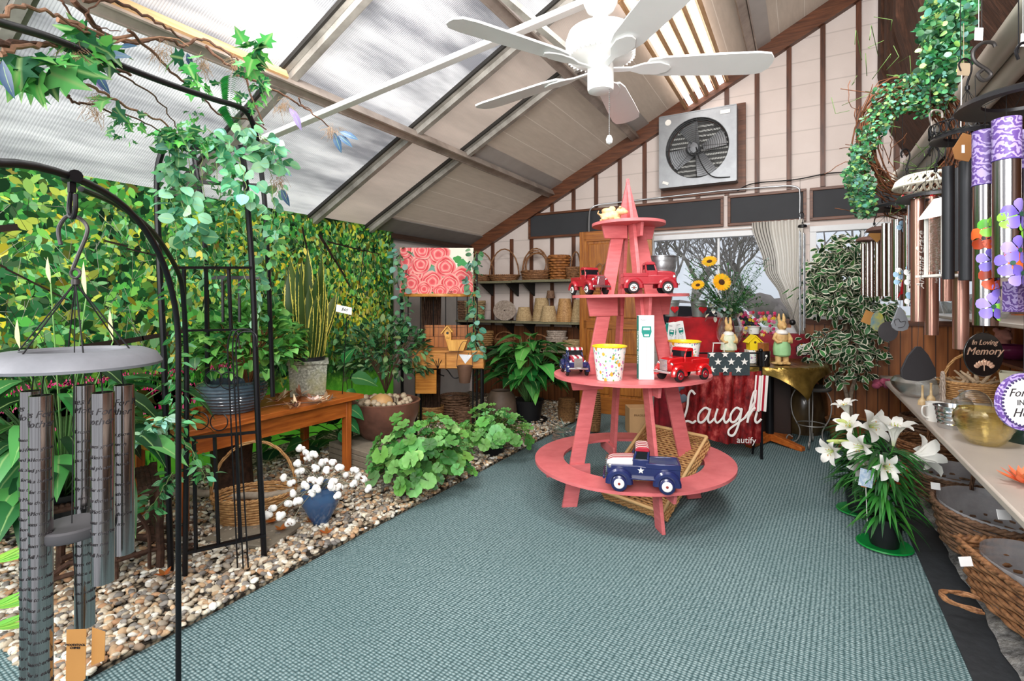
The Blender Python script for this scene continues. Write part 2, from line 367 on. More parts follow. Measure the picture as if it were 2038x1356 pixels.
def beadmat(name, c, c2, axis='X', sc=11, groove=.3):
    m, nt, out = NT(name); v = coords(nt, 'Object'); vs = coords(nt, 'Object', (12, 12, 1)); f = noise(nt, vs, 2, 4)
    w = N(nt, 'TexWave', wave_type='BANDS', bands_direction=axis, wave_profile='SAW'); w.inputs['Scale'].default_value = sc/ (2*PI) * 2; nt.links.new(v, w.inputs[0])
    col = mixc(nt, ramp(nt, f, [(.3, 0), (.7, 1)]), hexc(c), hexc(c2)); g = ramp(nt, w.outputs[0], [(0, 1), (.06, 1), (.12, 0), (.97, 0), (1, 1)])
    mm = N(nt, 'Math', operation='MULTIPLY'); mm.inputs[1].default_value = groove; nt.links.new(g, mm.inputs[0]); col = mixc(nt, mm.outputs[0], col, (.03, .012, .006))
    princ(nt, out, col, .4, bump=g, bstr=-.5, bdist=.006); return m
BEAD = beadmat('orange_beadboard', '#b5703c', '#8a4d24', groove=.85)
b = MB(); b.box((.7, YB-.02, .56), (1.8, .03, 1.12)); struct('trim_wainscot', b, BEAD)
BEADD = beadmat('dark_beadboard', '#7a4a2c', '#55301b', groove=.85)
b = MB(); b.box((-2.9, YB-.02, .5), (2.5, .03, 1.0)); struct('trim_wainscot_shelf_side', b, BEADD)
b = MB(); b.box((.7, YB-.045, 1.13), (1.8, .05, .05)); b.box((.7, YB-.04, .05), (1.8, .03, .1)); struct('baseboard_back', b, brownX)
# right wall, wooden, behind the shelves
b = MB(); b.add([(1.6, -.9, 0), (1.6, YB, 0), (1.6, YB, 3.2), (1.6, -.9, 3.2)], [(3, 2, 1, 0)]); struct('wall_right', b, beadmat('brown_board_right', '#7a4526', '#4a2816', 'Y', 7, .8))
# battens
k = 0
for i in range(17):
    x = .785-.3085*i
    if x < -4.2: break
    z1 = roofz(x); z0 = 2.53
    if i % 1 == 0:
        b = MB(); b.box((x, YB-.012, (z0+z1)/2), (.047, .024, z1-z0)); struct('trim_batten', b, brownT)
        if x < -1.7: b = MB(); b.box((x, YB-.012, 1.6), (.047, .024, 1.2)); struct('trim_batten', b, brownT)
# blackboards
slate = M('blackboard_slate', '#37383c', .75, var=.2, sc=3)
for nm, x0, x1 in (('a', -3.26, -.79), ('b', -.745, .02), ('c', .05, 1.3)):
    t = T('blackboard', {'a': 'long narrow blackboard in brown frame left of the window', 'b': 'short narrow blackboard in brown frame above the striped curtain', 'c': 'dark blackboard panel on back wall partly behind the vine wreath'}[nm], 'blackboard', ((x0+x1)/2, YB-.02, 2.35), 0, 'blackboards along the back wall')
    w = x1-x0; b = MB(); b.box((0, 0, 0), (w-.03, .012, .28)); mk('board', b, slate, t)
    b = MB(); b.box((0, -.008, .155), (w, .03, .03)); b.box((0, -.008, -.155), (w, .03, .03)); b.box((-w/2+.015, -.008, 0), (.03, .03, .3)); b.box((w/2-.015, -.008, 0), (.03, .03, .3)); mk('frame', b, brownX, t, bev=.003)
# gable trim
b = MB(); b.bar((-4.24, YB-.04, roofz(-4.24)-.1), (1.6, YB-.04, roofz(1.6)-.1), .08, .17, (0, 0, 1)); struct('trim_gable', b, brownX)
b = MB(); b.box((-4.19, 5.4, 2.1), (.08, 1.75, .06)); struct('trim_eave_brown', b, WOOD('dark_brown', '#3f2a1f', '#241711', ax='Y'))
b = MB(); b.box((-4.1, 5.2, 2.19), (.3, 2.1, .015), ry=-.47); struct('trim_eave_grey', b, M('grey_fascia', '#8f8a86', .6, var=.15))

# roof
def roofquad(x0, x1, y0, y1, off=0): return [(x0, y0, roofz(x0)+off), (x1, y0, roofz(x1)+off), (x1, y1, roofz(x1)+off), (x0, y1, roofz(x0)+off)]
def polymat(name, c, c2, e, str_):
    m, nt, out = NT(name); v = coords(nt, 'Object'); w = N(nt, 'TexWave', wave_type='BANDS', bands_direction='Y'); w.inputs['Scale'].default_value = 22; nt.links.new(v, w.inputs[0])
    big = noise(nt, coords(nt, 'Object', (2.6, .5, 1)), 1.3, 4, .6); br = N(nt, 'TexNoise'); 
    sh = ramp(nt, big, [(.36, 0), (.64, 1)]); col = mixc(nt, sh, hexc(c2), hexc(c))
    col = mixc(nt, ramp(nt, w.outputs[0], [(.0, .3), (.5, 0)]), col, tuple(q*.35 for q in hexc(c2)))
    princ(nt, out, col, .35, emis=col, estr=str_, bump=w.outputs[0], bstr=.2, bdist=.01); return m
CLEAR = polymat('clear_polycarbonate', '#f2f2f5', '#8a8b92', 1, .40); TINT = polymat('tinted_polycarbonate', '#cdbdb2', '#b3a59b', 1, .34)  # panel emission stands in for daylight passing through the translucent roof
xs = [-4.24, -2.9, -1.78, -.48, 1.6]; ys = [-.9, .93, 2.2, 3.45, 4.2, 6.25]
k = 0
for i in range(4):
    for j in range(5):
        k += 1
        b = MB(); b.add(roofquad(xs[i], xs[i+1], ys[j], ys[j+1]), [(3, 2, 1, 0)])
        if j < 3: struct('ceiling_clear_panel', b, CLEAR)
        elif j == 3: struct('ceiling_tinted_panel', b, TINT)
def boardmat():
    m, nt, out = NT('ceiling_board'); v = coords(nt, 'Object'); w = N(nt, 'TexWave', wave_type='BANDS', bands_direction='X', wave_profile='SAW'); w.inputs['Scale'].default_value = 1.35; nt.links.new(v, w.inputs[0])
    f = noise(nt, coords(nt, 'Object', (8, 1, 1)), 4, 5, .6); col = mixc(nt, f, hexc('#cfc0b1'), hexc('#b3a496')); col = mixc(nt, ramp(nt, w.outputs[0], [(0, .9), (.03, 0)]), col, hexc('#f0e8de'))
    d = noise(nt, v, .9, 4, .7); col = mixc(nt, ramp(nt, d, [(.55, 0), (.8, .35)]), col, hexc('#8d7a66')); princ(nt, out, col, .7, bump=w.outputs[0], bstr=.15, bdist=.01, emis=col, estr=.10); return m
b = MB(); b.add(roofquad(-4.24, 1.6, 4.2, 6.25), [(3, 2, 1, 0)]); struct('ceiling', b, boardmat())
for j, y in enumerate(ys[1:5]):
    b = MB(); b.bar((-4.24, y, roofz(-4.24)-.04), (1.6, y, roofz(1.6)-.04), .05, .07); b.bar((-4.24, y+.045, roofz(-4.24)-.02), (1.6, y+.045, roofz(1.6)-.02), .03, .03)
    b.bar((-4.24, y-.05, roofz(-4.24)-.02), (1.6, y-.05, roofz(1.6)-.02), .045, .02)
    struct('trim_rafter', b, metalG)
    b = MB(); b.bar((-4.24, y-.075, roofz(-4.24)-.015), (1.6, y-.075, roofz(1.6)-.015), .02, .03); struct('trim_rafter_seal', b, M('black_seal', '#2a2724', .6))
purM = M('purlin_aluminium', '#b9aca2', .45, .4, c2='#8d8178', sc=5)
for x in xs[1:4]:
    b = MB(); b.bar((x, -.9, roofz(x)-.09), (x, YB, roofz(x)-.09), .07, .015, (-.45, 0, .89)); b.bar((x+.035, -.9, roofz(x)-.06), (x+.035, YB, roofz(x)-.06), .012, .07, (-.45, 0, .89)); b.bar((x-.035, -.9, roofz(x)-.1), (x-.035, YB, roofz(x)-.1), .012, .04, (-.45, 0, .89))
    struct('trim_purlin', b, purM)
for x in xs[1:4]:
    b = MB(); b.add([(x-.02, 4.25, roofz(x)-.02), (x+.17, 4.25, roofz(x+.17)-.02), (x+.17, YB, roofz(x+.17)-.02), (x-.02, YB, roofz(x)-.02)], [(3, 2, 1, 0)]); struct('trim_ceiling_strip', b, M('grey_strip', '#c2bcb8', .5, var=.1))
# wood purlin piece on the near-left
b = MB(); b.bar((-2.86, -.9, roofz(-2.86)-.06), (-2.86, 2.15, roofz(-2.86)-.06), .02, .06, (-.45, 0, .89)); struct('trim_purlin_wood', b, WOOD('raw_pine', '#e0b98a', '#b98a5c', ax='Y'))
# diagonal tie bar
t = T('tie_bar', 'long white tie bar crossing beneath the translucent roof', 'beam', at(535, 272, 3.4), 0)
b = MB(); b.bar(at(470, 300, 3.5), at(1230, -22, 2.45), .055, .03); mk('bar', b, M('white_bar', '#efece9', .4, var=.06), t, world=True, bev=.004)
b = MB(); b.box(tuple(at(1178, -2, 2.5)), (.08, .08, .02)); mk('bracket', b, metalG, t, world=True)
b = MB(); b.bar(at(1000, -10, 2.9), at(1135, 105, 3.1), .05, .03); struct('trim_strut', b, metalG)

# slatted skylight with bright strips
t = T('slatted_skylight', 'slatted wooden light panel with glowing white strips near ceiling fan', 'light', (-.97, 4.9, roofz(-.97)-.12), 0)
pine = WOOD('pine_slat', '#dcb083', '#a97a4e', ax='Y'); GLOW = M('glow_strip', (1, .98, .95), .4, var=.02, emis=(1, .99, .97), estr=2.2)
Ls = 2.5; y0 = -1.2
for i in range(5):
    x = -.22+.11*i; b = MB(); b.bar((x, y0, .51*x), (x, y0+Ls, .51*x), .035, .05, (-.45, 0, .89)); mk('slat', b, pine, t)
for i in range(4):
    x = -.165+.11*i; b = MB(); b.bar((x, y0, .51*x+.005), (x, y0+Ls, .51*x+.005), .055, .02, (-.45, 0, .89)); mk('light_strip', b, GLOW, t)
for yy in (y0, y0+Ls): b = MB(); b.bar((-.24, yy, -.12), (.24, yy, .12), .05, .05); mk('end_rail', b, pine, t)

# old building eave on the right: shakes, gutter
shake = M('cedar_shake', '#5b3b2b', .85, var=.5, sc=12, st=(1, 6, 1), bump=.6, c2='#2b1a12')
def shk(u, v):
    y = -.9+7.1*v; j = math.floor(y*5); x0 = .63+.03*math.sin(j*2.3); z0 = 3.5+.05*math.sin(j*5.1)
    K = [(0, x0, z0), (.35, .72, 3.0), (.75, 1.03, 2.38), (1, 1.6, 2.3)]
    for (a, xa, za), (b_, xb, zb) in zip(K[:-1], K[1:]):
        if u <= b_+1e-6: q = (u-a)/(b_-a); return (xa+(xb-xa)*q, y, za+(zb-za)*q+.01*math.sin(y*40))
b = MB(); b.grid(shk, 20, 180); struct('trim_shake_roof', b, shake)
b = MB()
def shk2(u, v): p = V(shk(0, v)); return (p.x+.01*u, p.y, p.z+1.2*u)
b.grid(shk2, 2, 180); struct('trim_shake_face', b, shake)
GUT = M('galvanised_gutter', '#cfc8bc', .4, .35, c2='#9b9488', sc=3, st=(1, .2, 1))
t = T('gutter', 'silver ribbed gutter running along the shake eave', 'gutter', (.8, 3.5, 2.5), 0)
b = MB(); b.tube([(-.0, -4.3, .03), (0, 2.68, .03)], .055, 16); b.tube([(.09, -4.3, -.02), (.09, 2.68, -.02)], .05, 16); b.bar((.05, -4.3, .07), (.05, 2.68, .07), .16, .02); mk('channel', b, GUT, t)
b = MB(); b.lathe([(.06, 0), (.075, .0), (.075, .03), (.06, .03)], (0, 2.6, .03), 16, 'Y'); mk('end_cap', b, GUT, t)
# ============================================================ left side: mural, arbor, plants, bench, chime
G = lambda h: hexc(h)
LEAF = vcmat('leaf_green', .45, .25, spec=.5); LEAFM = vcmat('leaf_midrib', .4, .22, mid='#9fc07a'); LEAFV = vcmat('leaf_variegated', .4, .2, margin='#e9e6d0', mtx=.33); SNAKE = vcmat('snake_leaf', .4, .1, margin='#cfc25a', mtx=.40)
PRINT = vcmat('printed_foliage', .7, 0, spec=.15)
# ---- mural: a flat printed banner of hanging foliage
mx = -4.17
t = T('foliage_mural', 'printed mural of hanging green and yellow leaves with lawn and tulips', 'mural', (mx, 1.9, 0), 0)
MY0, MY1, MZ1 = -.9, 4.56, 2.22
b = MB(); b.add([(mx, MY0, .02), (mx, MY1, .02), (mx, MY1, 2.17), (mx, MY0, 2.28)], [(0, 1, 2, 3)])
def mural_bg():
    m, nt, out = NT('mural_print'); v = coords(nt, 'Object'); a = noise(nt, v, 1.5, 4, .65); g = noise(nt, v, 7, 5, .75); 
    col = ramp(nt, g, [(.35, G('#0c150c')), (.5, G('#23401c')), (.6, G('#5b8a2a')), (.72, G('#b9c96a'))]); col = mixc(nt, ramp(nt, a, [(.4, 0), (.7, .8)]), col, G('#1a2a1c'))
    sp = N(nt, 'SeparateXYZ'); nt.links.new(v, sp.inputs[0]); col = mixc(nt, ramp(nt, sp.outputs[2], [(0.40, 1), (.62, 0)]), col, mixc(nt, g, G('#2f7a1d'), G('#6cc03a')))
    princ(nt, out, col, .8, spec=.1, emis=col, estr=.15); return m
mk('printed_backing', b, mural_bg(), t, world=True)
L = LB(); pal = [G(h) for h in ('#3f8f3a', '#57b04a', '#2c6f37', '#7cc455', '#a5d86a', '#1f5a2d', '#8fd08a', '#c9dc5a', '#4a9a5d')]; yel = [G(h) for h in ('#e0d63a', '#c6cf3a', '#f0e36a', '#9fbf3a')]
lf = [(0, 0), (.35, .22), (.42, .5), (.25, .8), (0, 1), (-.25, .8), (-.42, .5), (-.35, .22)]
def mtop(y): return 2.28-.11*(y-MY0)/(MY1-MY0)
for i in range(17000):
    y = MY0+1.2+(MY1-MY0-1.2)*random.random(); z = U(.62, mtop(y)-.02)
    if z < .95 and random.random() < .8: continue
    if y > 3.0 and z > .9 or random.random() < .35: pass
    s = U(.035, .085)*(1 if y > 2.4 else 1.25); a = random.gauss(PI, .75) if y > 1.8 else random.gauss(PI, 1.3)
    ay = V((0, math.sin(a), math.cos(a)))*s; ax = V((0, math.cos(a), -math.sin(a)))*s*U(.35, .8)
    py = min(1, max(0, (y-1.6)/2.6)); c = random.choice(yel) if random.random() < .08+.42*py*(.5+.5*math.sin(z*5+y*2)) else random.choice(pal)
    k = random.choice([.16, .3, .5, .7, .9, 1.1])*U(.8, 1.1)*(.7 if .5 < z < 1.1 else 1)
    if z-.02+ay.z > mtop(y): continue
    if y+abs(ay.y)+abs(ax.y) > MY1: continue
    L.flat((mx+.0008+.0035*random.random(), y, z), lf, ax, ay, tuple(q*k for q in c))
for i in range(900):   # pale twigs and light glints
    y = U(0, MY1-.12); z = U(.8, 2.0); a = random.gauss(PI, .6); d = V((0, math.sin(a), math.cos(a))); l = U(.06, .2)
    L.flat((mx+.0046, y, z), [(-.5, 0), (.5, 0), (.4, 1), (-.4, 1)], V((0, d.z, -d.y))*.0024, d*l, random.choice([G('#8a8a78'), G('#a9b39a'), G('#4b3a30'), G('#2a2320')]))
for p0, p1, w_ in [((1.7, 1.75), (2.5, 1.6), .014), ((.9, 1.72), (1.5, 1.35), .016), ((3.5, 2.0), (3.9, 1.5), .035), ((3.6, 1.95), (4.35, 1.86), .018), ((3.3, 2.05), (3.5, 1.3), .02), ((1.2, .98), (2.3, 1.12), .05), ((.5, 1.62), (1.25, 1.8), .07), ((4.1, 1.9), (4.0, 1.4), .016)]:
    a_ = V((0, p0[0], p0[1])); b_ = V((0, p1[0], p1[1])); d = b_-a_; nn = V((0, -d.z, d.y)).normalized()
    for q in range(6):
        aa = a_+d*q/6; L.flat(aa+V((mx+.0048, 0, U(-.01, .01))), [(-1, 0), (1, 0), (.9, 1.05), (-.9, 1.05)], nn*w_/2*(1-.08*q), d/6, G('#2b221d'))
for i in range(1500):   # tulips
    band = random.choice([.80, .62, .60, .57]); y = U(.8, 2.6) if band > .7 else U(1.1, 2.3); z = band+random.gauss(0, .012 if band > .7 else .035)
    s = .012 if band > .7 else .03; L.flat((mx+.005, y, z), lf, V((0, s*.8, 0)), V((0, 0, s*1.6)), random.choice([G('#e0357a'), G('#c2205f'), G('#f06a9a')]))
for i in range(1400):
    y = U(.6, 2.7); z = U(.1, .56) if random.random() < .5 else U(.66, .78); L.flat((mx+.0045, y, z), [(-.3, 0), (.3, 0), (0, 1)], V((0, .02, 0)), V((0, U(-.01, .01), U(.03, .09))), random.choice([G('#3fa32c'), G('#59c43a'), G('#2a7a26'), G('#1d5a22')]))
L.mk('printed_leaves', PRINT, t, smooth=False)

# ---- curly branches helper
BR = M('willow_bark', '#6e4c38', .8, var=.4, sc=25, bump=.4, c2='#3e2a20'); BRL = M('pale_willow_bark', '#9a7358', .8, var=.4, sc=25, bump=.4)
def wob(P, a, k=5):
    S = spl(P, k); return [p+V((U(-a, a), U(-a, a), U(-a, a))) if 0 < i < len(S)-1 else p for i, p in enumerate(S)]
def ivyc(L, c, n, r, s, pal_, shape='ivy', down=.4):
    for i in range(n):
        d = rdir(-1, .8); d.z -= down; p = V(c)+d.normalized()*r*U(.2, 1)
        if shape == 'ivy': L.ivy(p, d+rdir()*.4, s*U(.7, 1.2), s*U(.8, 1.1), cv(random.choice(pal_)), up=rdir(.1, 1)+V((ss, -cc, 0))*.6)
        else: L.leaf(p, d+rdir()*.4, s*U(.7, 1.3), s*U(.6, .95), cv(random.choice(pal_)), up=rdir(.1, 1), shape=shape, droop=.3)
def moss(bm, c, r, n=60):
    for i in range(n):
        p = V(c)+rdir()*r*U(.1, 1); q = p+rdir(-1, .2)*r*U(.4, 1.1)+V((0, 0, -r*.4)); bm.tube([p, (p+q)/2+rdir()*r*.2, q], .0008, 3, cap=False)

# ---- tall flat-bar arbor
t = T('garden_arbor', 'tall black metal arbor with trellis side panels wound with vines', 'arbor', onZ(341, 1155, 0.03), 0)
def P3(l): return [at(*q) for q in l]
def bars(b, pts, w, th): 
    Q = P3(pts)
    for i in range(len(Q)-1): b.bar(Q[i], Q[i+1]+(Q[i+1]-Q[i]).normalized()*.004, w, th, (cc, ss, 0) if abs((Q[i+1]-Q[i]).normalized().z) > .5 else (0, 0, 1))
def post(pts, r=.014):
    b = MB(); b.tube(spl(P3(pts), 6), r, 8); return b
mk('front_post', post([(341, 1155, 2.5), (331, 850, 2.5), (325, 680, 2.5), (316, 500, 2.5), (313, 360, 2.5), (320, 310, 2.5), (335, 285, 2.5), (370, 278, 2.55)]), blackM, t, world=True)
mk('front_post', post([(527, 1128, 2.63), (515, 880, 2.63), (503, 560, 2.63), (492, 400, 2.63), (486, 330, 2.63), (478, 290, 2.63)]), blackM, t, world=True)
mk('panel_post', post([(368, 1167, 2.44), (371, 900, 2.44), (371, 720, 2.44), (364, 585, 2.3), (350, 533, 2.15), (306, 464, 1.8), (240, 412, 1.5), (161, 376, 1.22)], [.0125, .007]), blackM, t, world=True)
mk('rear_post', post([(413, 760, 3.2), (412, 650, 3.15), (410, 540, 3.1), (403, 422, 3.1), (390, 335, 3.1), (384, 300, 3.1)]), blackM, t, world=True)
mk('rear_post', post([(543, 790, 3.2), (540, 700, 3.2), (533, 520, 3.1), (527, 406, 3.1), (518, 325, 3.1), (512, 280, 3.1)]), blackM, t, world=True)
b = MB(); bars(b, [(345, 533, 2.2), (500, 533, 2.63)], .026, .012); mk('panel_top_rail', b, blackM, t, world=True)
b = MB(); bars(b, [(366, 1101, 2.44), (527, 1065, 2.63)], .026, .014); mk('panel_bottom_rail', b, blackM, t, world=True)
b = MB(); bars(b, [(372, 873, 2.44), (512, 860, 2.63)], .02, .012); mk('panel_middle_rail', b, blackM, t, world=True)
b = MB(); bars(b, [(372, 658, 2.4), (506, 656, 2.63)], .012, .01); mk('panel_thin_rail', b, blackM, t, world=True)
for a_, c_ in [((366, 535, 2.3), (367, 656, 2.42)), ((410, 535, 2.35), (413, 656, 2.5)), ((455, 535, 2.5), (460, 656, 2.55)), ((386, 872, 2.46), (390, 1098, 2.46)), ((427, 868, 2.52), (435, 1086, 2.52)), ((471, 864, 2.58), (478, 1076, 2.58))]:
    b = MB(); bars(b, [a_, c_], .014, .012); mk('panel_bar', b, blackM, t, world=True)
b = MB(); bars(b, [(335, 290, 2.5), (480, 297, 2.63)], .02, .025); mk('top_rail', b, blackM, t, world=True)
b = MB(); bars(b, [(385, 362, 3.1), (522, 370, 3.1)], .02, .02); mk('top_rail', b, blackM, t, world=True)
b = MB(); bars(b, [(413, 553, 3.1), (533, 553, 3.1)], .018, .02); mk('top_rail', b, blackM, t, world=True)
b = MB(); bars(b, [(330, 282, 2.5), (388, 305, 3.1)], .018, .018); mk('side_rail', b, blackM, t, world=True)
b = MB(); bars(b, [(480, 292, 2.63), (514, 285, 3.1)], .018, .018); mk('side_rail', b, blackM, t, world=True)
for x in (443, 476): b = MB(); bars(b, [(x, 553, 3.1), (x+1, 640, 3.1)], .012, .012); mk('panel_bar', b, blackM, t, world=True)
for x, y in ((398, 838), (436, 840), (425, 755), (455, 758)):
    b = MB(); c_ = at(x, y, 2.5); q = [c_+V((cc*math.cos(a)*.042, ss*math.cos(a)*.042, math.sin(a)*.042)) for a in [2*PI*i/24 for i in range(24)]]; b.tube(q+[q[0]], .003, 5); mk('scroll_ring', b, blackM, t, world=True)
b = MB(); b.tube(spl(P3([(-60, 25, 1.35), (0, 45, 1.45), (100, 75, 1.65), (206, 117, 1.85), (330, 165, 2.1), (420, 196, 2.3), (490, 222, 2.5), (512, 280, 2.63)]), 6), .013, 10); mk('canopy_pipe', b, blackM, t, world=True)
# far side panel of arbor at the left frame edge
t2 = T('trellis_panel', 'narrow black metal trellis panel leaning at left edge behind the chime', 'trellis', onZ(25, 1075, .03), 0)
for k, (x0, x1) in enumerate(((-25, -10), (0, 15), (18, 38))):
    b = MB(); bars(b, [(x0, 830, 2.6), (x1, 1075, 2.75)], .012, .012); mk('bar', b, blackM, t2, world=True)
b = MB(); bars(b, [(-40, 1083, 2.7), (45, 1060, 2.7)], .02, .014); mk('rail', b, blackM, t2, world=True)
b = MB(); b.tube(spl(P3([(-20, 900, 2.65), (5, 925, 2.65), (22, 965, 2.65), (38, 1000, 2.65)]), 5), .004, 6); mk('scroll', b, blackM, t2, world=True)

# ---- round pipe chime arch
t = T('hanging_arch', 'round black pipe arch carrying the large silver wind chime', 'arch', at(361, 1500, 1.7)*1, 0)
def archp(tt):
    q = 1-abs(tt-1) if tt > 0 else 0
    u = tt-1; z = 1.19+.435*math.sqrt(max(0, 1-abs(u)**2.3)); xc_, zc_ = -1.098+.118*tt, 1.7-.55*tt
    return V((xc_*cc-zc_*ss, xc_*ss+zc_*cc, z))
P = [archp(.0)*1 for _ in range(0)]
p0 = archp(0); P = [V((p0.x, p0.y, .0)), V((p0.x, p0.y, .6)), V((p0.x, p0.y, 1.05))]+[archp(2*(1-math.cos(PI*i/30))/2) for i in range(31)]
p1 = archp(2); P += [V((p1.x, p1.y, .6)), V((p1.x, p1.y, 0))]
t.location = V((p0.x, p0.y, .012)); t.matrix_basis = Matrix.Translation(t.location)
b = MB(); b.tube(P, .0086, 12); mk('pipe', b, blackM, t, world=True)
ap = archp(1); b = MB(); b.cyl(ap+V((-.02, .0, 0)), ap+V((.02, 0, 0)), .014); b.bar(ap+V((0, 0, .01)), ap-V((0, 0, .035)), .012, .012); mk('joint', b, blackM, t, world=True)
b = MB(); q = ap-V((0, 0, .02)); b.tube(spl([q, q+V((-.012, 0, -.04)), q+V((-.01, 0, -.065)), q+V((.008, 0, -.07)), q+V((.018, 0, -.05)), q+V((.018, 0, -.02))], 5), .005, 8); mk('hook', b, blackM, t, world=True)

# ---- large silver wind chime
SILV = M('brushed_silver_tube', '#b7b2b0', .16, 1.0, var=.15, sc=60, st=(6, 6, .05), c2='#8d8886'); BRNT = M('grey_chime_top', '#808187', .55, .2, var=.12, sc=40)
DARK = M('charcoal_wood', '#4c4a4d', .6, var=.2); CORD = M('black_cord', '#141416', .8); INK = M('black_ink', '#2c282b', .5, var=.1)
z0 = 1.17
top = at(150, 505, z0)
t = T('wind_chime', 'large silver wind chime with grey ring and engraved tubes at left foreground', 'wind chime', top, YAW)
hk = [(-.012, -.0, -.03)]
def hook3(b, pts, r): b.tube(spl(pts, 6), r, 8)
b = MB(); hook3(b, [(-.033, 0, .02), (-.038, 0, .055), (-.02, 0, .084), (.004, 0, .083), (.024, 0, .066), (.026, 0, .045), (.008, 0, .0), (-.006, 0, -.035)], .0042); b.tube(ring((.0, 0, -.045), .0105, 16, 'Y'), .0032, 8); b.cyl((0, 0, -.058), (0, 0, -.07), .008); mk('hook', b, M('worn_hook_metal', '#4d4a49', .5, .6), t)
Rr = .165; zr = at(145, 722, z0).z-top.z
b = MB(); b.lathe([(Rr-.075, .012), (Rr-.07, .018), (Rr-.035, .016), (Rr-.012, .006), (Rr, -.014), (Rr-.002, -.02), (Rr-.01, -.016), (Rr-.05, -.008), (Rr-.075, -.0), (Rr-.075, .012)], (0, 0, zr+.012), 56, cap=False); o = mk('ring', b, BRNT, t)
tubes = [(66, 787, -.045, 1450, -.06), (92, 793, -.115, 1450, -.02), (170, 768, .06, 1230, .0), (205, 785, -.035, 1180, .03), (245, 765, .05, 1070, .09), (78, 790, .06, 1400, -.075)]
tubes = [(62, 778, .045, 1500), (82, 787, -.05, 1480), (169, 766, .10, 1245), (205, 781, -.06, 1158), (247, 766, .04, 1100)]
b = MB()
for i in range(6):
    a = 2*PI*i/6+.3; b.tube([(0, 0, -.065), ((Rr-.06)*math.cos(a), (Rr-.06)*math.sin(a), zr+.028)], .0016, 5)
mk('suspension_cord', b, CORD, t)
poem = "Roses For My\nMother\n \nIf roses grow\nin Heaven\nLord please\npick a bunch\nfor me\nPlace them in\nMy Mother's\narms and\ntell her they're\nfrom me\nTell her I\nlove her\nand miss her\nAnd when she\nturns to Smile\nplace a kiss\nupon her cheek\nand hold her\nfor awhile\nBecause\nremembering\nHer is easy\nI do it every day\nbut there's an\nache within\nmy heart that\nwill never\ngo away"
for i, (px, py, dz, pyb) in enumerate(tubes):
    zc = z0+dz; c_ = at(px, py, zc); l = c_-top; lx, ly = l.x*cc+l.y*ss, -l.x*ss+l.y*cc
    bot = at(px, pyb, zc).z-top.z; r = .0205
    b = MB(); b.lathe([(r-.002, l.z-.03), (r-.002, l.z), (r, l.z), (r, bot), (r-.002, bot)], (lx, ly, 0), 28, cap=False); b.add([(lx+(r-.003)*math.cos(2*PI*j/20), ly+(r-.003)*math.sin(2*PI*j/20), l.z-.012) for j in range(20)], [tuple(range(20))])
    tb = mk('tube', b, SILV, t)
    b = MB(); b.tube([(lx, ly, l.z-.012), (lx*.9, ly*.9, zr)], .0014, 5); mk('tube_cord', b, CORD, t)
    an = [.5, .35, 1.0, .1, -.3][i]; ls_ = poem.split('\n')[3:]; nl = min(len(ls_), int((l.z-.12-bot-.02)/.0235))
    text('title_lettering', 'Roses For My\nMother', .021, INK, tb, (lx, ly, l.z-.045), (0, 0, an), shear=.3, bend=r, space=1.0); text('lettering', '\n'.join(ls_[:nl]), .0115, INK, tb, (lx, ly, l.z-.115), (0, 0, an), shear=.25, bend=r, space=2.0)
c_ = at(143, 1052, z0+.0)-top; b = MB(); b.lathe([(0, -.014), (.058, -.014), (.062, -.008), (.062, .008), (.058, .012), (0, .012)], (c_.x*cc+c_.y*ss, -c_.x*ss+c_.y*cc, c_.z), 32); mk('striker', b, DARK, t)
lx, ly = c_.x*cc+c_.y*ss, -c_.x*ss+c_.y*cc
b = MB(); b.tube([(lx, ly, c_.z+.01), (0, 0, -.07)], .0012, 5); b.tube([(lx, ly, c_.z), (lx+.02, ly, c_.z-.33)], .0012, 5); mk('striker_cord', b, CORD, t)
kraft = M('kraft_card', '#c08a4c', .8, var=.1)
tt_ = at(175, 1300, z0)-top; lx, ly = tt_.x*cc+tt_.y*ss, -tt_.x*ss+tt_.y*cc
b = MB(); b.prism([(-.038, .06), (.006, .062), (.004, -.05), (-.012, -.065), (-.04, -.055)], -.012, -.011); b.prism([(.006, .055), (.036, .045), (.034, -.02), (.004, -.032)], .004, .005)
b.v = [(x+lx, y+ly, z+tt_.z) for x, y, z in b.v]; tg = mk('tag', b, kraft, t)
text('tag_lettering', "WOODSTOCK\nCHIMES", .0068, INK, tg, (lx-.018, ly-.0135, tt_.z+.025)); 

# ---- vines on the arbor (artificial eucalyptus and ivy)
EUC = [G('#5f9c7c'), G('#7fb894'), G('#4c8a63'), G('#9ad1ab'), G('#3f7a55')]; EUCB = [G('#7fc79c'), G('#5fb07f'), G('#9cd6b2'), G('#4f9a68')]; IVY = [G('#2f7a3a'), G('#1f5c30'), G('#4a9c4a'), G('#245e3c')]; FER = [G('#2f9a4c'), G('#237a3c')]
def vine(L, pts, step, s, pal_, shape='round', stem=(.25, .35, .12), spread=.05, per=3, droop=.3, W=.85):
    S = wob(P3(pts), .008, 8); L.tube(S, .002, stem)
    tot = 0
    for i in range(len(S)-1):
        a, b_ = S[i], S[i+1]; n = max(1, int((b_-a).length/step))
        for k in range(n):
            p = a.lerp(b_, k/n)
            for q in range(per):
                d = rdir(-.8, .5); d = (d+V((0, 0, -.25))).normalized(); pp = p+d*spread*U(.1, 1); L.leaf(pp, d, s*U(.7, 1.25), s*W*U(.7, 1.1), cv(random.choice(pal_)), up=rdir(0, 1), shape=shape, droop=droop)
g = T('eucalyptus_garland', 'round leaved eucalyptus garland trailing down the arbor front post', 'garland', at(370, 300, 2.5), 0)
L = LB(); vine(L, [(360, 268, 2.4), (352, 330, 2.38), (362, 400, 2.36), (378, 480, 2.35)], .04, .064, EUC, 'round', per=3, spread=.06, W=1.0)
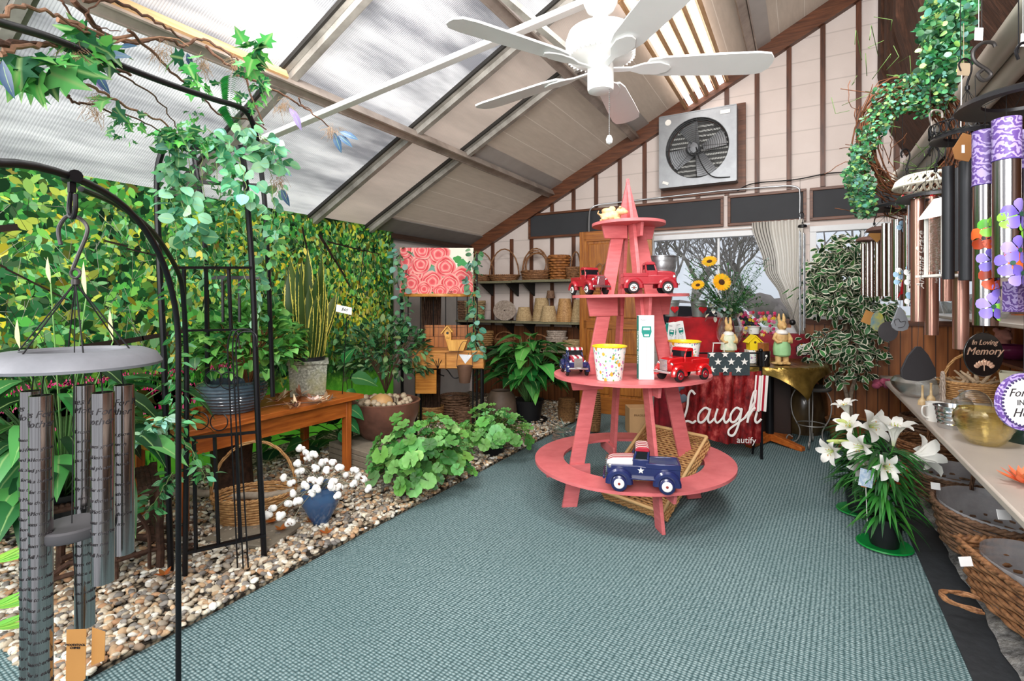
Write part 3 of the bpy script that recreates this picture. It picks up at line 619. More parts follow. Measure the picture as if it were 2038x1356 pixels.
vine(L, [(405, 255, 2.5), (460, 290, 2.45), (485, 350, 2.4), (490, 390, 2.4)], .035, .056, EUCB, 'round', per=3, spread=.07, W=.95)
vine(L, [(480, 250, 2.5), (540, 290, 2.5), (555, 330, 2.5)], .04, .06, EUC, 'round', per=3, spread=.06, W=.95); L.mk('leaves', LEAFM, g)
g = T('leafy_garland', 'narrow leaved green garland hanging down along arbor left post', 'garland', at(330, 400, 2.45), 0)
L = LB(); per = [G('#4f9a58'), G('#3b7f47'), G('#77b983'), G('#2c6a3a')]
vine(L, [(340, 262, 2.4), (338, 330, 2.45), (345, 420, 2.45), (352, 520, 2.45), (355, 640, 2.45), (352, 760, 2.4), (358, 830, 2.4), (318, 860, 2.35)], .03, .06, per, 'lance', per=3, spread=.05, W=.42)
vine(L, [(400, 300, 2.9), (405, 400, 2.9), (400, 480, 2.9), (415, 560, 2.9)], .03, .06, per, 'lance', per=3, spread=.06, W=.4)
for q_ in ((372, 300, 2.9), (430, 320, 3.0), (488, 330, 2.9)): vine(L, [q_, (q_[0]+8, q_[1]+90, q_[2]), (q_[0]-6, q_[1]+180, q_[2]), (q_[0]+5, q_[1]+250, q_[2])], .03, .055, per, 'lance', per=3, spread=.06, W=.42)
vine(L, [(455, 290, 2.8), (462, 360, 2.8), (450, 440, 2.8), (470, 520, 2.8)], .035, .055, [G('#2c7a3a'), G('#1f5f2c')], 'lance', per=3, spread=.06, W=.45)
vine(L, [(350, 860, 2.4), (385, 905, 2.35), (408, 960, 2.35)], .03, .05, per, 'lance', per=3, spread=.05, W=.5)
vine(L, [(345, 940, 2.4), (318, 985, 2.35), (290, 1020, 2.3)], .03, .05, per, 'lance', per=3, spread=.04, W=.5)
vine(L, [(330, 830, 2.3), (300, 848, 2.25), (285, 870, 2.2)], .03, .05, [G('#9ccbb0'), G('#7db594')], 'oval', per=3, spread=.03, W=.5); L.mk('leaves', LEAFM, g)
g = T('eucalyptus_strand', 'loose eucalyptus strand hanging on the arbor rear right post', 'garland', at(530, 330, 2.9), 0)
L = LB(); vine(L, [(505, 240, 2.75), (535, 330, 2.9), (545, 420, 2.9), (520, 520, 3.0), (520, 640, 3.1)], .06, .06, [G('#74b08a'), G('#8fc79c'), G('#5c9a70')], 'round', per=2, spread=.08, W=.95)
vine(L, [(560, 440, 2.9), (545, 490, 2.9), (530, 560, 3.0)], .05, .05, [G('#4f9a58'), G('#6fb06a')], 'oval', per=2, spread=.06); L.mk('leaves', LEAFM, g)

# ---- willow branch canopy with ivy sprays, feathers and moss
g = T('willow_branch_spray', 'curly brown willow branches arching over the black arbor', 'branches', at(300, 90, 2.0), 0)
brs = [([(-40, 95, 1.4), (0, 88, 1.45), (60, 85, 1.6), (120, 92, 1.75), (180, 120, 1.9), (260, 150, 2.05)], .011, BR),
 ([(-30, 60, 1.35), (20, 20, 1.4), (60, 18, 1.5), (110, 30, 1.6), (150, 55, 1.75), (210, 78, 1.9), (250, 82, 2.0), (330, 75, 2.2), (375, 92, 2.3)], .006, BRL),
 ([(115, 38, 1.7), (165, 52, 1.8), (215, 72, 1.95), (270, 70, 2.05)], .010, BRL), ([(145, 0, 1.8), (175, 32, 1.9), (200, 62, 2.0), (250, 82, 2.1), (300, 80, 2.2), (340, 78, 2.3), (365, 90, 2.4), (400, 78, 2.45), (440, 98, 2.5), (475, 120, 2.55)], .010, BR),
 ([(165, 0, 1.9), (230, 2, 2.0), (270, 22, 2.1), (320, 48, 2.2), (360, 75, 2.35)], .008, BR),
 ([(75, 150, 1.6), (130, 152, 1.75), (190, 178, 1.9), (230, 200, 2.0), (280, 225, 2.2), (320, 240, 2.35), (350, 262, 2.45), (370, 280, 2.5)], .006, BRL),
 ([(90, 158, 1.65), (130, 165, 1.75), (133, 190, 1.8), (150, 203, 1.85), (185, 208, 1.95), (230, 225, 2.05), (280, 240, 2.2), (330, 270, 2.4)], .005, BR),
 ([(200, 118, 1.9), (250, 155, 2.0), (300, 185, 2.2), (335, 225, 2.35), (355, 265, 2.5)], .004, BR), ([(255, 60, 2.0), (300, 100, 2.15), (350, 150, 2.3), (400, 190, 2.4), (440, 230, 2.5), (500, 240, 2.6), (530, 258, 2.65)], .006, BR),
 ([(470, 150, 2.55), (530, 170, 2.65), (580, 198, 2.8), (605, 215, 2.9), (625, 228, 2.9), (655, 252, 3.0)], .006, BR), ([(595, 195, 2.85), (600, 208, 2.9), (620, 220, 2.95)], .004, BR),
 ([(410, 92, 2.5), (440, 120, 2.55), (480, 145, 2.6), (500, 190, 2.65), (525, 250, 2.7)], .007, BR), ([(120, 0, 1.75), (140, 30, 1.8), (145, 60, 1.85)], .004, BR), ([(200, 0, 1.9), (170, 30, 1.85), (185, 50, 1.9), (240, 62, 2.0)], .003, BR), ([(0, 108, 1.45), (40, 95, 1.5), (90, 90, 1.65), (120, 95, 1.75)], .008, BRL)]
for pts, r, m_ in brs: b = MB(); b.tube(wob(P3(pts), .006, 5), [r*1.1, r*.55], 7); mk('branch', b, m_, g, world=True)
L = LB()
for x, y, z, n, s in [(45, 105, 1.5, 7, .085), (75, 135, 1.55, 8, .09), (110, 125, 1.6, 5, .08), (140, 75, 1.75, 7, .08), (175, 68, 1.8, 7, .09), (195, 92, 1.85, 6, .08), (220, 200, 1.95, 3, .08), (250, 235, 2.05, 14, .04), (245, 260, 2.05, 9, .03), (395, 165, 2.3, 16, .05), (370, 115, 2.25, 6, .07), (505, 100, 2.4, 12, .075), (500, 135, 2.45, 12, .06), (520, 165, 2.5, 12, .05), (150, 115, 1.8, 4, .07), (360, 265, 2.35, 22, .05), (400, 275, 2.4, 18, .05), (330, 265, 2.35, 14, .045), (500, 200, 2.5, 14, .04), (380, 220, 2.4, 8, .03)]: ivyc(L, at(x, y, z), n, .06, s, IVY+[G('#5fb55a')])
for i in range(14):   # fern sprays
    for (x0, y0, x1, y1) in ((460, 150, 455, 205), (455, 210, 470, 250)):
        tt = i/14; p = at(x0+(x1-x0)*tt, y0+(y1-y0)*tt, 2.5)
        for s_ in (-1, 1): L.leaf(p, V((cc*s_, ss*s_, -.25)), .07*(1-.5*tt), .02, cv(FER[0]), shape='lance')
L.mk('ivy_leaf_sprays', LEAFM, g)
L = LB(); fe = [G('#3f5f80'), G('#2f4a6a'), G('#8a7aa8'), G('#6f86a0')]
for x, y, z, dx, dz, s in [(5, 118, 1.45, .1, -1, .11), (190, 110, 1.85, 1, .12, .12), (235, 95, 1.95, 1, .3, .07), (180, 125, 1.8, .3, -1, .10), (190, 140, 1.8, .4, -.8, .09), (575, 215, 2.8, .7, -.8, .10), (585, 225, 2.8, .4, -1, .10), (665, 262, 3.0, .3, -1, .13), (675, 262, 3.0, 1, -.3, .12), (672, 268, 3.0, .8, -.6, .11), (560, 375, 2.6, .4, -1, .10), (545, 330, 2.55, .8, -.4, .1), (372, 105, 2.3, .3, -1, .08)]:
    L = LB(); L.leaf(at(x, y, z), V((cc*dx, ss*dx, dz)), s, s*.34, random.choice(fe), up=(ss, -cc, .3), shape='lance', droop=.25); L.mk('feather_leaf', LEAFM, g)
L = LB(); ivyc(L, at(530, 320, 2.55), 8, .05, .05, [G('#6a4f86'), G('#8a70a8')], 'lance'); L.mk('violet_leaf_spray', LEAFM, g)
for x, y, z, s in [(150, 105, 1.75, .05), (190, 208, 1.95, .05), (320, 100, 2.2, .05), (400, 125, 2.35, .05), (470, 125, 2.5, .045), (565, 208, 2.8, .05), (660, 258, 3.0, .05), (555, 360, 2.6, .05)]:
    b = MB(); moss(b, at(x, y, z), s); mk('moss_tuft', b, M('dried_moss', '#a98a6b', .9), g, world=True, ang=0)
# ============================================================ bench, potted plants, rustic furniture
def rosette(L, c, n, H0, H1, Ls, W, pal_, spread=.5, stemc=(.12, .25, .08), shape='heart', droop=.7, lean=1.0, base=.05):
    for i in range(n):
        a = 2.399*i+U(-.3, .3); r = spread*U(.15, 1); h = U(H0, H1)*(1-.35*(r/spread)**2); o_ = V((math.cos(a), math.sin(a), 0))
        b0 = V(c)+o_*base*U(0, 1); tip = V(c)+o_*r+V((0, 0, h)); m_ = b0.lerp(tip, .5)+V((0, 0, h*.18)); L.tube(spl([b0, m_, tip], 3), .0035, stemc, 4)
        d = (o_*lean+V((0, 0, U(-.1, .55)))).normalized(); l = Ls*U(.7, 1.25); L.leaf(tip, d, l, l*W, cv(random.choice(pal_), .35), shape=shape, droop=droop, fold=.25, up=(0, 0, 1))
def bushy(L, c, rx, ry, rz, n, s, pal_, shape='oval', W=.6, stems=10, stemc=(.18, .1, .05), out=.8, droop=.3):
    c = V(c)
    for i in range(stems):
        d = rdir(.1, 1); L.tube(spl([c-V((0, 0, rz*.95)), c-V((0, 0, rz*.2))+V((d.x*rx*.3, d.y*ry*.3, 0)), c+V((d.x*rx*.8, d.y*ry*.8, d.z*rz*.8))], 3), .004, stemc, 4)
    for i in range(n):
        d = rdir(-.5, 1); k = U(.35, 1)**.5; p = c+V((d.x*rx, d.y*ry, d.z*rz))*k; dd = (d*out+rdir()*.7+V((0, 0, .1))).normalized(); s_ = s*U(.65, 1.2)
        L.leaf(p, dd, s_, s_*W, cv(random.choice(pal_), .3), up=(V((0, 0, 1))+rdir()*.5), shape=shape, droop=droop)
def pot(b, r0, r1, h, rim=.012, c=(0, 0, 0), n=28): 
    c = V(c); b.lathe([(0, 0), (r0, 0), (r0+(r1-r0)*.85, h*.85), (r1+rim*.5, h*.86), (r1+rim, h), (r1, h), (r1-.008, h*.9), (0, h*.88)], c, n); return b
BLKP = M('black_nursery_pot', '#1c1d20', .45, var=.3); SOIL = M('potting_soil', '#2e2219', .95, var=.5, sc=60, bump=.8); TERRA = M('terracotta', '#b8502c', .6, var=.15)
OR1 = WOOD('orange_bench_wood', '#c9702e', '#8f4318', rough=.35, ax='Y'); OR2 = WOOD('orange_bench_leg', '#c06a2a', '#8a4118', ax='Z')

# orange bench
bc = V((-3.29, 2.22, .03)); t = T('plant_bench', 'orange stained wooden bench holding potted plants beside the gravel', 'bench', bc, 0)
b = MB(); b.box((0, 0, .575), (.62, 1.42, .035)); mk('top', b, OR1, t, bev=.004)
b = MB(); b.box((.25, 0, .495), (.022, 1.26, .12)); b.box((-.25, 0, .495), (.022, 1.26, .12)); b.box((0, .62, .495), (.5, .022, .12)); b.box((0, -.62, .495), (.5, .022, .12)); mk('apron', b, OR1, t)
for i in (-1, 1):
    for j in (-1, 1): b = MB(); b.box((.24*i, .6*j, .28), (.05, .05, .56)); mk('leg', b, OR2, t, bev=.003)
# ribbed blue-black pot with begonia
p = onZ(467, 818, .625); t = T('begonia_pot', 'ribbed blue-black glazed pot with bushy green begonia on orange bench', 'potted plant', (p.x-.02, p.y, .623), 0)
prof = [(0, 0), (.13, 0)]+[(.13+.08*math.sin(PI*min(1, z/.19*.62))+.004*math.sin(z*300), z) for z in [i*.19/60 for i in range(61)]]+[(.17, .2), (.155, .19), (.15, .15), (0, .15)]
b = MB(); b.lathe(prof, (0, 0, 0), 40); mk('pot', b, M('blue_black_glaze', '#26323d', .12, var=.5, sc=6, c2='#5a6b78', coat=.6), t)
L = LB(); o_ = V(t.location); bushy(L, o_+V((.02, .1, .42)), .33, .38, .3, 760, .075, [G('#4c8a3c'), G('#62a84c'), G('#2f6a34'), G('#7cbc5e')], 'heart', .8, 22, (.35, .14, .06)); L.mk('foliage', LEAFM, t)
# snake plant
p = V((-3.36, 2.72, .623)); t = T('snake_plant_planter', 'square grey stone planter with tall yellow-edged snake plant on bench', 'potted plant', p, YAW+.35)
def concrete():
    m, nt, out = NT('mossy_cast_stone'); v = coords(nt, 'Object'); f = noise(nt, v, 60, 4, .7); g_ = noise(nt, v, 7, 3); col = ramp(nt, f, [(.3, G('#5d5f55')), (.5, G('#8f9184')), (.7, G('#c0c0b2'))]); col = mixc(nt, ramp(nt, g_, [(.45, 0), (.65, .6)]), col, G('#8a8a55'))
    princ(nt, out, col, .85, bump=f, bstr=.6, bdist=.004); return m
b = MB(); s_ = .135
def frust(b, s0, s1, z0, z1): b.add([(s0*i, s0*j, z0) for i, j in ((-1, -1), (1, -1), (1, 1), (-1, 1))]+[(s1*i, s1*j, z1) for i, j in ((-1, -1), (1, -1), (1, 1), (-1, 1))], [(3, 2, 1, 0), (4, 5, 6, 7), (0, 1, 5, 4), (1, 2, 6, 5), (2, 3, 7, 6), (3, 0, 4, 7)])
frust(b, .125, .138, 0, .24); frust(b, .147, .147, .24, .262); mk('planter', b, concrete(), t, bev=.003)
b = MB(); pot(b, .12, .12, .03, .006, (0, 0, .262)); mk('inner_pot', b, BLKP, t)
L = LB(); o_ = V(p)+V((0, 0, .27))
for i in range(32):
    a = 2.4*i; r = .1*math.sqrt(i/32); l = U(.45, .85)*(1.1 if r < .06 else .85); bp = o_+V((r*math.cos(a), r*math.sin(a), 0)); d = V((math.cos(a)*U(.02, .16), math.sin(a)*U(.02, .16), 1))
    if i in (3, 11, 19): d = V((math.cos(a)*.35, math.sin(a)*.35, 1)); l = .55
    L.leaf(bp, d, l, U(.075, .105), cv(random.choice([G('#33491f'), G('#25401f'), G('#48592a')]), .2), up=(ss+U(-.5, .5), -cc+U(-.5, .5), .05), shape='strap', droop=U(-.05, .1), fold=.3, twist=U(-.5, .5))
L.mk('leaves', SNAKE, t)
c_ = at(685, 616, 3.7); t2 = T('price_card', 'white paper price card on stake beside the snake plant', 'sign', onZ(700, 790, .623)-V((.0, .0, .0)), YAW)
t2.location = V((-3.12, 2.84, .6)); t2.matrix_basis = Matrix.Translation(t2.location) @ Matrix.Rotation(YAW, 4, 'Z')
q = c_-t2.location; lx, ly = q.x*cc+q.y*ss, -q.x*ss+q.y*cc
b = MB(); b.prism([(-.055, .035), (.055, .012), (.052, -.04), (-.06, -.015)], 0, .002); b.v = [(x+lx, y+ly, z+q.z) for x, y, z in b.v]; cd = mk('card', b, M('white_card', '#f2f1ee', .6, var=.03), t2)
b = MB(); b.tube([(0, 0, .02), (lx+.02, ly+.004, q.z-.02)], .003, 6); mk('stake', b, BLKP, t2)
text('lettering', '$60', .03, INK, cd, (lx, ly-.002, q.z-.01), (PI/2, .2, 0), shear=.3)
# dried magnolia leaves on the bench
t = T('dried_magnolia_spray', 'dried tan magnolia leaf spray lying on orange bench', 'dried leaves', onZ(600, 805, .623), 0); L = LB()
for x, y, n in ((560, 790, 14), (600, 790, 12), (625, 795, 10), (580, 805, 10), (585, 812, 8), (650, 798, 8), (550, 800, 8)):
    c0 = onZ(x, y, .645)
    for i in range(n): d = rdir(-.05, .6); L.leaf(c0+rdir(0, .5)*.02, d, U(.05, .1), U(.018, .035), cv(random.choice([G('#c9a487'), G('#a8805f'), G('#e3cdb5'), G('#8a6248')]), .2), shape='lance', droop=U(-.5, .6), fold=.4)
b2 = onZ(520, 812, .65); L.tube(spl([b2, onZ(560, 805, .66), onZ(640, 800, .66)], 4), .004, G('#6b4a36')); L.mk('leaves', LEAF, t)
t = T('white_magnolia_flower', 'dried cream magnolia flower lying by the grey planter', 'flower', onZ(628, 800, .63), 0); L = LB(); c0 = onZ(628, 800, .64)
for i in range(16): a = 2.4*i; L.leaf(c0, V((math.cos(a), math.sin(a), .35+.03*i)), .075, .03, cv(G('#f3e6d6'), .08), shape='lance', droop=.1)
L.mk('petals', LEAF, t)
t = T('copper_leaf', 'red-brown dried leaves on left end of the orange bench', 'dried leaves', onZ(405, 818, .625), 0); L = LB()
for i in range(16): L.leaf(onZ(U(385, 420), U(808, 826), .635), rdir(0, .5), .07, .035, cv(G('#a8542a'), .25), droop=.4)
L.mk('leaves', LEAF, t)

# brown bowl with mushroom ring on paver stack
pv = V((-3.02, 3.12, .03)); pvM = M('concrete_paver', '#8d8272', .85, var=.25, sc=20, bump=.4)
for i in range(4):
    b = MB(); b.box((0, 0, .022), (.62+.02*(i % 2), .5, .04)); solo('paver', 'grey square concrete paver, %s of the stack under the brown bowl' % ['lowest', 'second from bottom', 'third from bottom', 'topmost'][i], 'paver', b, pvM, pv+V((.0+.012*(i % 2), 0, .043*i)), -.15, 'pavers stacked under the brown bowl', bev=.004)
bw = V((-3.09, 3.27, .205)); t = T('brown_bowl_planter', 'large brown glazed bowl planter with mushroom ornaments on stacked pavers', 'planter', bw, 0)
b = MB(); b.lathe([(0, 0), (.17, 0), (.24, .08), (.285, .2), (.295, .285), (.3, .30), (.285, .305), (.27, .29), (.25, .24), (0, .24)], (0, 0, 0), 48); mk('bowl', b, M('brown_salt_glaze', '#7d5345', .35, var=.4, sc=5, c2='#4d332b', coat=.3), t)
b = MB(); b.lathe([(0, .235), (.265, .245)], (0, 0, 0), 24, cap=False); mk('soil', b, SOIL, t)
g_ = 'stone mushroom ornaments ringed in the brown bowl'
musM = M('cast_mushroom', '#cdbfa6', .7, var=.35, sc=30, c2='#8b7458', bump=.3)
b = MB(); b.lathe([(.012, 0), (.010, .03), (.012, .05), (.022, .052), (.024, .062), (.015, .078), (0, .083)], (0, 0, 0), 10); mush = solo('mushroom_ornament', 'small cream stone mushroom standing in ring inside brown bowl', 'ornament', b, musM, bw+V((.2, 0, .24)), 0, g_)
for i in range(1, 30):
    a = 2*PI*i/30; r = .185+.03*(i % 2); c = mush.copy(); COL.objects.link(c); c.location = bw+V((r*math.cos(a), r*math.sin(a), .24)); c.scale = [U(.85, 1.3)]*3
b = MB(); b.ball((0, 0, .05), (.1, .1, .075), 20, 12); solo('gourd', 'smooth tan round gourd resting in middle of the mushroom ring', 'gourd', b, M('tan_gourd', '#c79a63', .45, var=.25, sc=12), bw+V((.02, -.06, .24)), 0)
# shrub behind
p = at(768, 830, 4.9); p.z = .03; t = T('potted_shrub', 'broad dark green leafy shrub growing behind the brown bowl', 'shrub', p, 0)
b = MB(); pot(b, .12, .17, .3); mk('pot', b, BLKP, t)
L = LB(); bushy(L, p+V((.0, .0, .78)), .42, .42, .36, 760, .085, [G('#2f5f3f'), G('#3f7a4c'), G('#23472f'), G('#5a9460'), G('#7c9a6a')], 'oval', .5, 34, (.2, .12, .08)); L.mk('foliage', LEAFM, t)
# large hosta-like leaves between bench and bowl
p = V((-3.55, 3.35, .03)); t = T('broad_leaf_plant', 'low plant with broad quilted leaves between orange bench and brown bowl', 'plant', p, 0)
L = LB()
for x, y, z, dx, dz, s in [(700, 752, 4.1, 1, .0, .22), (684, 722, 4.2, .2, .5, .15), (690, 778, 4.1, .6, -.3, .13), (694, 812, 4.0, .9, -.4, .16), (688, 838, 4.0, .9, -.5, .16), (676, 860, 4.0, .5, -.5, .15), (600, 880, 4.0, -.5, -.1, .2), (560, 850, 4.0, -.8, .1, .2), (540, 880, 3.9, -.6, -.3, .18), (620, 845, 4.0, .2, .2, .18)]:
    q = at(x, y, z); L.tube(spl([p+V((0, 0, .02)), (p+q)/2+V((0, 0, .1)), q], 3), .004, (.1, .2, .06)); L.leaf(q, V((cc*dx, ss*dx, dz)), s, s*.62, cv(G('#2f6f3c'), .3), up=(ss, -cc, 1.2), shape='heart', droop=.5, fold=.15)
for i in range(40): a = U(0, 2*PI); r = U(.1, .4); L.leaf(p+V((-.02+r*math.cos(a), -.4+1.2*r*math.sin(a), U(.05, .4))), rdir(0, .6), .2, .13, cv(G('#1f4a2a'), .3), shape='heart')
L.mk('foliage', LEAFM, t)

# geraniums
GER = [G('#5a9a48'), G('#74b45c'), G('#3f7a38'), G('#8cc878'), G('#68a852')]
def geranium(name, label, p, rx, rz, n, s, pr):
    t = T(name, label, 'potted plant', p, 0); b = MB(); pot(b, pr*.8, pr, pr*1.35); mk('pot', b, BLKP, t); b = MB(); b.lathe([(0, pr*1.2), (pr*.95, pr*1.2)], (0, 0, 0), 16, cap=False); mk('soil', b, SOIL, t)
    L = LB(); c = V(p)+V((0, 0, pr*1.3))
    for i in range(n):
        d = rdir(-.12, 1); q = c+V((d.x*rx, d.y*rx, d.z*rz))*U(.55, 1); L.tube(spl([c+V((d.x, d.y, 0))*.03, c.lerp(q, .6)+V((0, 0, .03)), q], 2), .0025, G('#6a7a3c'), 4)
        nn = (d+V((0, 0, .7))+V((0, -.35, 0))+rdir()*.35).normalized(); x = nn.cross(V((.3, .5, .1))).normalized(); y = nn.cross(x); n0 = L.n; R0 = s*U(.6, 1.1)/2; col = cv(random.choice(GER), .22); K = 22; a0 = U(0, 6)
        L.v.append(q-nn*.008); L.c.append(tuple(v*.75 for v in col)); L.uv.append((.3, .5))
        for j in range(K+1):
            a = a0+.25+(2*PI-.5)*j/K; rr = R0*(1+.07*math.cos((a-a0)*9)); L.v.append(q+x*math.cos(a)*rr+y*math.sin(a)*rr+nn*.006*math.cos(a*7)); L.c.append(col); L.uv.append((.3, 1))
        L.f += [(n0, n0+1+j, n0+2+j) for j in range(K)]; L.n += K+2
    L.mk('foliage', LEAF, t); return t
t = geranium('potted_geranium', 'larger bright green potted geranium at gravel edge in front of bowl', onZ(838, 968, .035), .38, .40, 210, .115, .105)
L = LB()
t2 = geranium('potted_geranium', 'smaller bright green potted geranium further along the gravel edge', onZ(981, 903, .035), .34, .28, 130, .105, .11)
# peace lily (back)
PL = [G('#246a2c'), G('#3f8a3c'), G('#174a22'), G('#5aa64e')]
p = V((-2.62, 5.0, .03)); t = T('peace_lily', 'large glossy peace lily in black pot near basket shelves', 'potted plant', p, 0)
b = MB(); pot(b, .12, .16, .24); mk('pot', b, BLKP, t)
b = MB(); b.lathe([(0, 0), (.2, 0), (.21, .03), (.19, .02), (0, .015)], (0, 0, 0), 24); mk('saucer', b, BLKP, t)
L = LB(); rosette(L, p+V((0, 0, .22)), 130, .25, .72, .29, .5, PL, .42, droop=.5); L.mk('foliage', LEAFM, t)
# peace lily (foreground left)
p = at(125, 1000, 2.35); p.z = .3; t = T('peace_lily', 'dark peace lily in black pot and orange saucer behind the wind chime', 'potted plant', p, 0)
b = MB(); pot(b, .085, .115, .19); mk('pot', b, BLKP, t); b = MB(); b.lathe([(0, -.01), (.095, -.01), (.11, .06), (.102, .06), (.09, 0), (0, 0)], (0, 0, 0), 28); mk('saucer', b, TERRA, t)
PLD = [G('#234f2b'), G('#35703a'), G('#18391f'), G('#4d8f4c')]
L = LB(); rosette(L, p+V((0, 0, .17)), 90, .18, .72, .27, .42, PLD, .42, droop=.6); L.mk('foliage', LEAFM, t)
L = LB(); FLW = [G('#e9e6c9')]
for x, y0, y1, z in ((101, 515, 565, 2.3), (40, 640, 695, 2.1), (172, 525, 590, 2.3), (225, 620, 680, 2.3)):
    a_, b_ = at(x, y1, z), at(x-8, y0, z); L.tube(spl([p+V((0, 0, .2)), (p+a_)/2+V((0, 0, .15)), a_], 4), .003, G('#7fae63')); L.leaf(a_, b_-a_, (b_-a_).length*1.1, .022, G('#d9d9a0'), up=(ss, -cc, 0), shape='lance', droop=.05, fold=.5)
L.mk('flowers', LEAF, t)

# rustic twig table
TW = M('dark_twig', '#5a3e30', .85, var=.45, sc=30, bump=.5, c2='#33221a')
p = V((-3.0, 1.28, .03)); t = T('twig_plant_table', 'rustic brown twig table standing on gravel behind the wind chime', 'table', p, 0)
A1 = at(322, 1150, 2.5); A1.z = .05
def lg(b, a, c, r): b.tube(wob([a, (V(a)+V(c))/2, c], .004, 4), r, 8)
corners = [at(318, 1100, 2.52), at(305, 1050, 2.8), at(85, 1100, 2.2), at(120, 1050, 2.5)]
for c in corners: b = MB(); lg(b, V((c.x, c.y, .03)), V((c.x, c.y, .47)), .018); mk('leg', b, TW, t, world=True)
b = MB()
for k in range(22):
    u = k/21; a_ = corners[0].lerp(corners[2], u); c_ = corners[1].lerp(corners[3], u); b.tube(wob([V((a_.x, a_.y, .45)), V((c_.x, c_.y, .455))], .004, 4), .011, 6)
mk('top', b, TW, t, world=True)
b = MB(); 
for i, j, z in ((0, 2, .43), (1, 3, .43), (0, 1, .42), (2, 3, .42), (0, 2, .14), (1, 3, .16), (0, 1, .16), (0, 3, .2)):
    lg(b, V((corners[i].x, corners[i].y, z)), V((corners[j].x, corners[j].y, z+.01)), .011)
mk('stretcher', b, TW, t, world=True)
for k in range(3):
    b = MB(); a_ = corners[0]; c_ = corners[2]; q = a_.lerp(c_, .1+.3*k); w_ = a_.lerp(c_, .3+.3*k); b.tube(spl([V((q.x, q.y, .06)), V((q.lerp(w_, .1)+V((0, 0, 0))).to_tuple()[:2]+(.25,)), V((w_.x, w_.y, .4))], 6), .009, 6); mk('curved_brace', b, TW, t, world=True)
for k in range(3):
    a_ = V((at(200+40*k, 1165+10*k, 2.3).x, at(200+40*k, 1165+10*k, 2.3).y, .05)); b = MB(); b.tube(wob([V((0, 0, .06)), V((.25, .12, .08)), V((.55, .2, .06))], .02, 5), [.016, .007], 7)
    solo('fallen_branch', ['thick brown branch lying on gravel left of twig table', 'curved brown branch lying on gravel under twig table', 'thin brown branch lying on gravel toward the carpet aisle'][k], 'branch', b, TW, onZ(90+30*k, 1170-30*k, .04), [.6, 1.0, .2][k], 'fallen branches on the gravel')

# wicker helpers
WK = M('brown_wicker', '#ab7a52', .6, var=.5, sc=40, c2='#5e3a22', bump=.3); WKL = M('honey_wicker', '#cda06a', .6, var=.35, sc=50, c2='#96683a', bump=.3); WKD = M('dark_wicker', '#8d6a50', .7, var=.5, sc=40, c2='#50382a', bump=.3)
WKP = M('pale_rope', '#cfb48a', .8, var=.3, sc=60, c2='#9a7d55', bump=.4); WKW = M('whitewashed_wicker', '#cdbcae', .8, var=.3, sc=50, c2='#8f7d70', bump=.4)
def weave(b, rx, ry, h, flare=1.2, rows=12, n=28, r=None, seg=3, sq=0):
    r = r or h/rows*.5; K = n*seg
    for i in range(rows):
        t_ = (i+.5)/rows; k = 1+(flare-1)*t_; pts = []
        for j in range(K+1):
            a = 2*PI*j/K; w_ = 1+(.5*r/max(rx, .01))*math.sin(a*n/2+PI*(i % 2)); x, y = math.cos(a), math.sin(a)
            if sq: q = max(abs(x), abs(y)); m_ = (1-sq)+sq/q; x, y = x*m_, y*m_
            pts.append(V((x*rx*k*w_, y*ry*k*w_, h*t_+U(-.1, .1)*r)))
        pts[-1] = pts[0].copy(); b.tube(pts, r, 5)
def stakes(b, rx, ry, h, flare, n, r, sq=0):
    for j in range(n):
        a = 2*PI*j/n; x, y = math.cos(a), math.sin(a)
        if sq: q = max(abs(x), abs(y)); m_ = (1-sq)+sq/q; x, y = x*m_, y*m_
        b.tube([(x*rx, y*ry, 0), (x*rx*flare, y*ry*flare, h)], r, 5)
def rim(b, rx, ry, z, r, turns=0, sq=0):
    for s_ in (0, PI):
        pts = []
        for j in range(97):
            a = 2*PI*j/96; x, y = math.cos(a), math.sin(a)
            if sq: q = max(abs(x), abs(y)); m_ = (1-sq)+sq/q; x, y = x*m_, y*m_
            ph = a*24+s_; pts.append(V((x*(rx+r*.6*math.cos(ph)), y*(ry+r*.6*math.cos(ph)), z+r*.6*math.sin(ph))))
        pts[-1] = pts[0].copy(); b.tube(pts, r*.75, 5)
def handle(b, w, h, z, r, n=24, ax='X', strands=3, flat=1):
    for s_ in range(strands):
        pts = []
        for i in range(n+1):
            a = PI*i/n; ph = i*.9+2*PI*s_/strands; x = w*math.cos(a); zz = z+h*math.sin(a)**flat; o_ = r*math.cos(ph); o2 = r*math.sin(ph)
            pts.append((x+o_*math.cos(a), o2, zz+o_*math.sin(a)) if ax == 'X' else (o2, x+o_*math.cos(a), zz+o_*math.sin(a)))
        b.tube(pts, r*.8, 5)
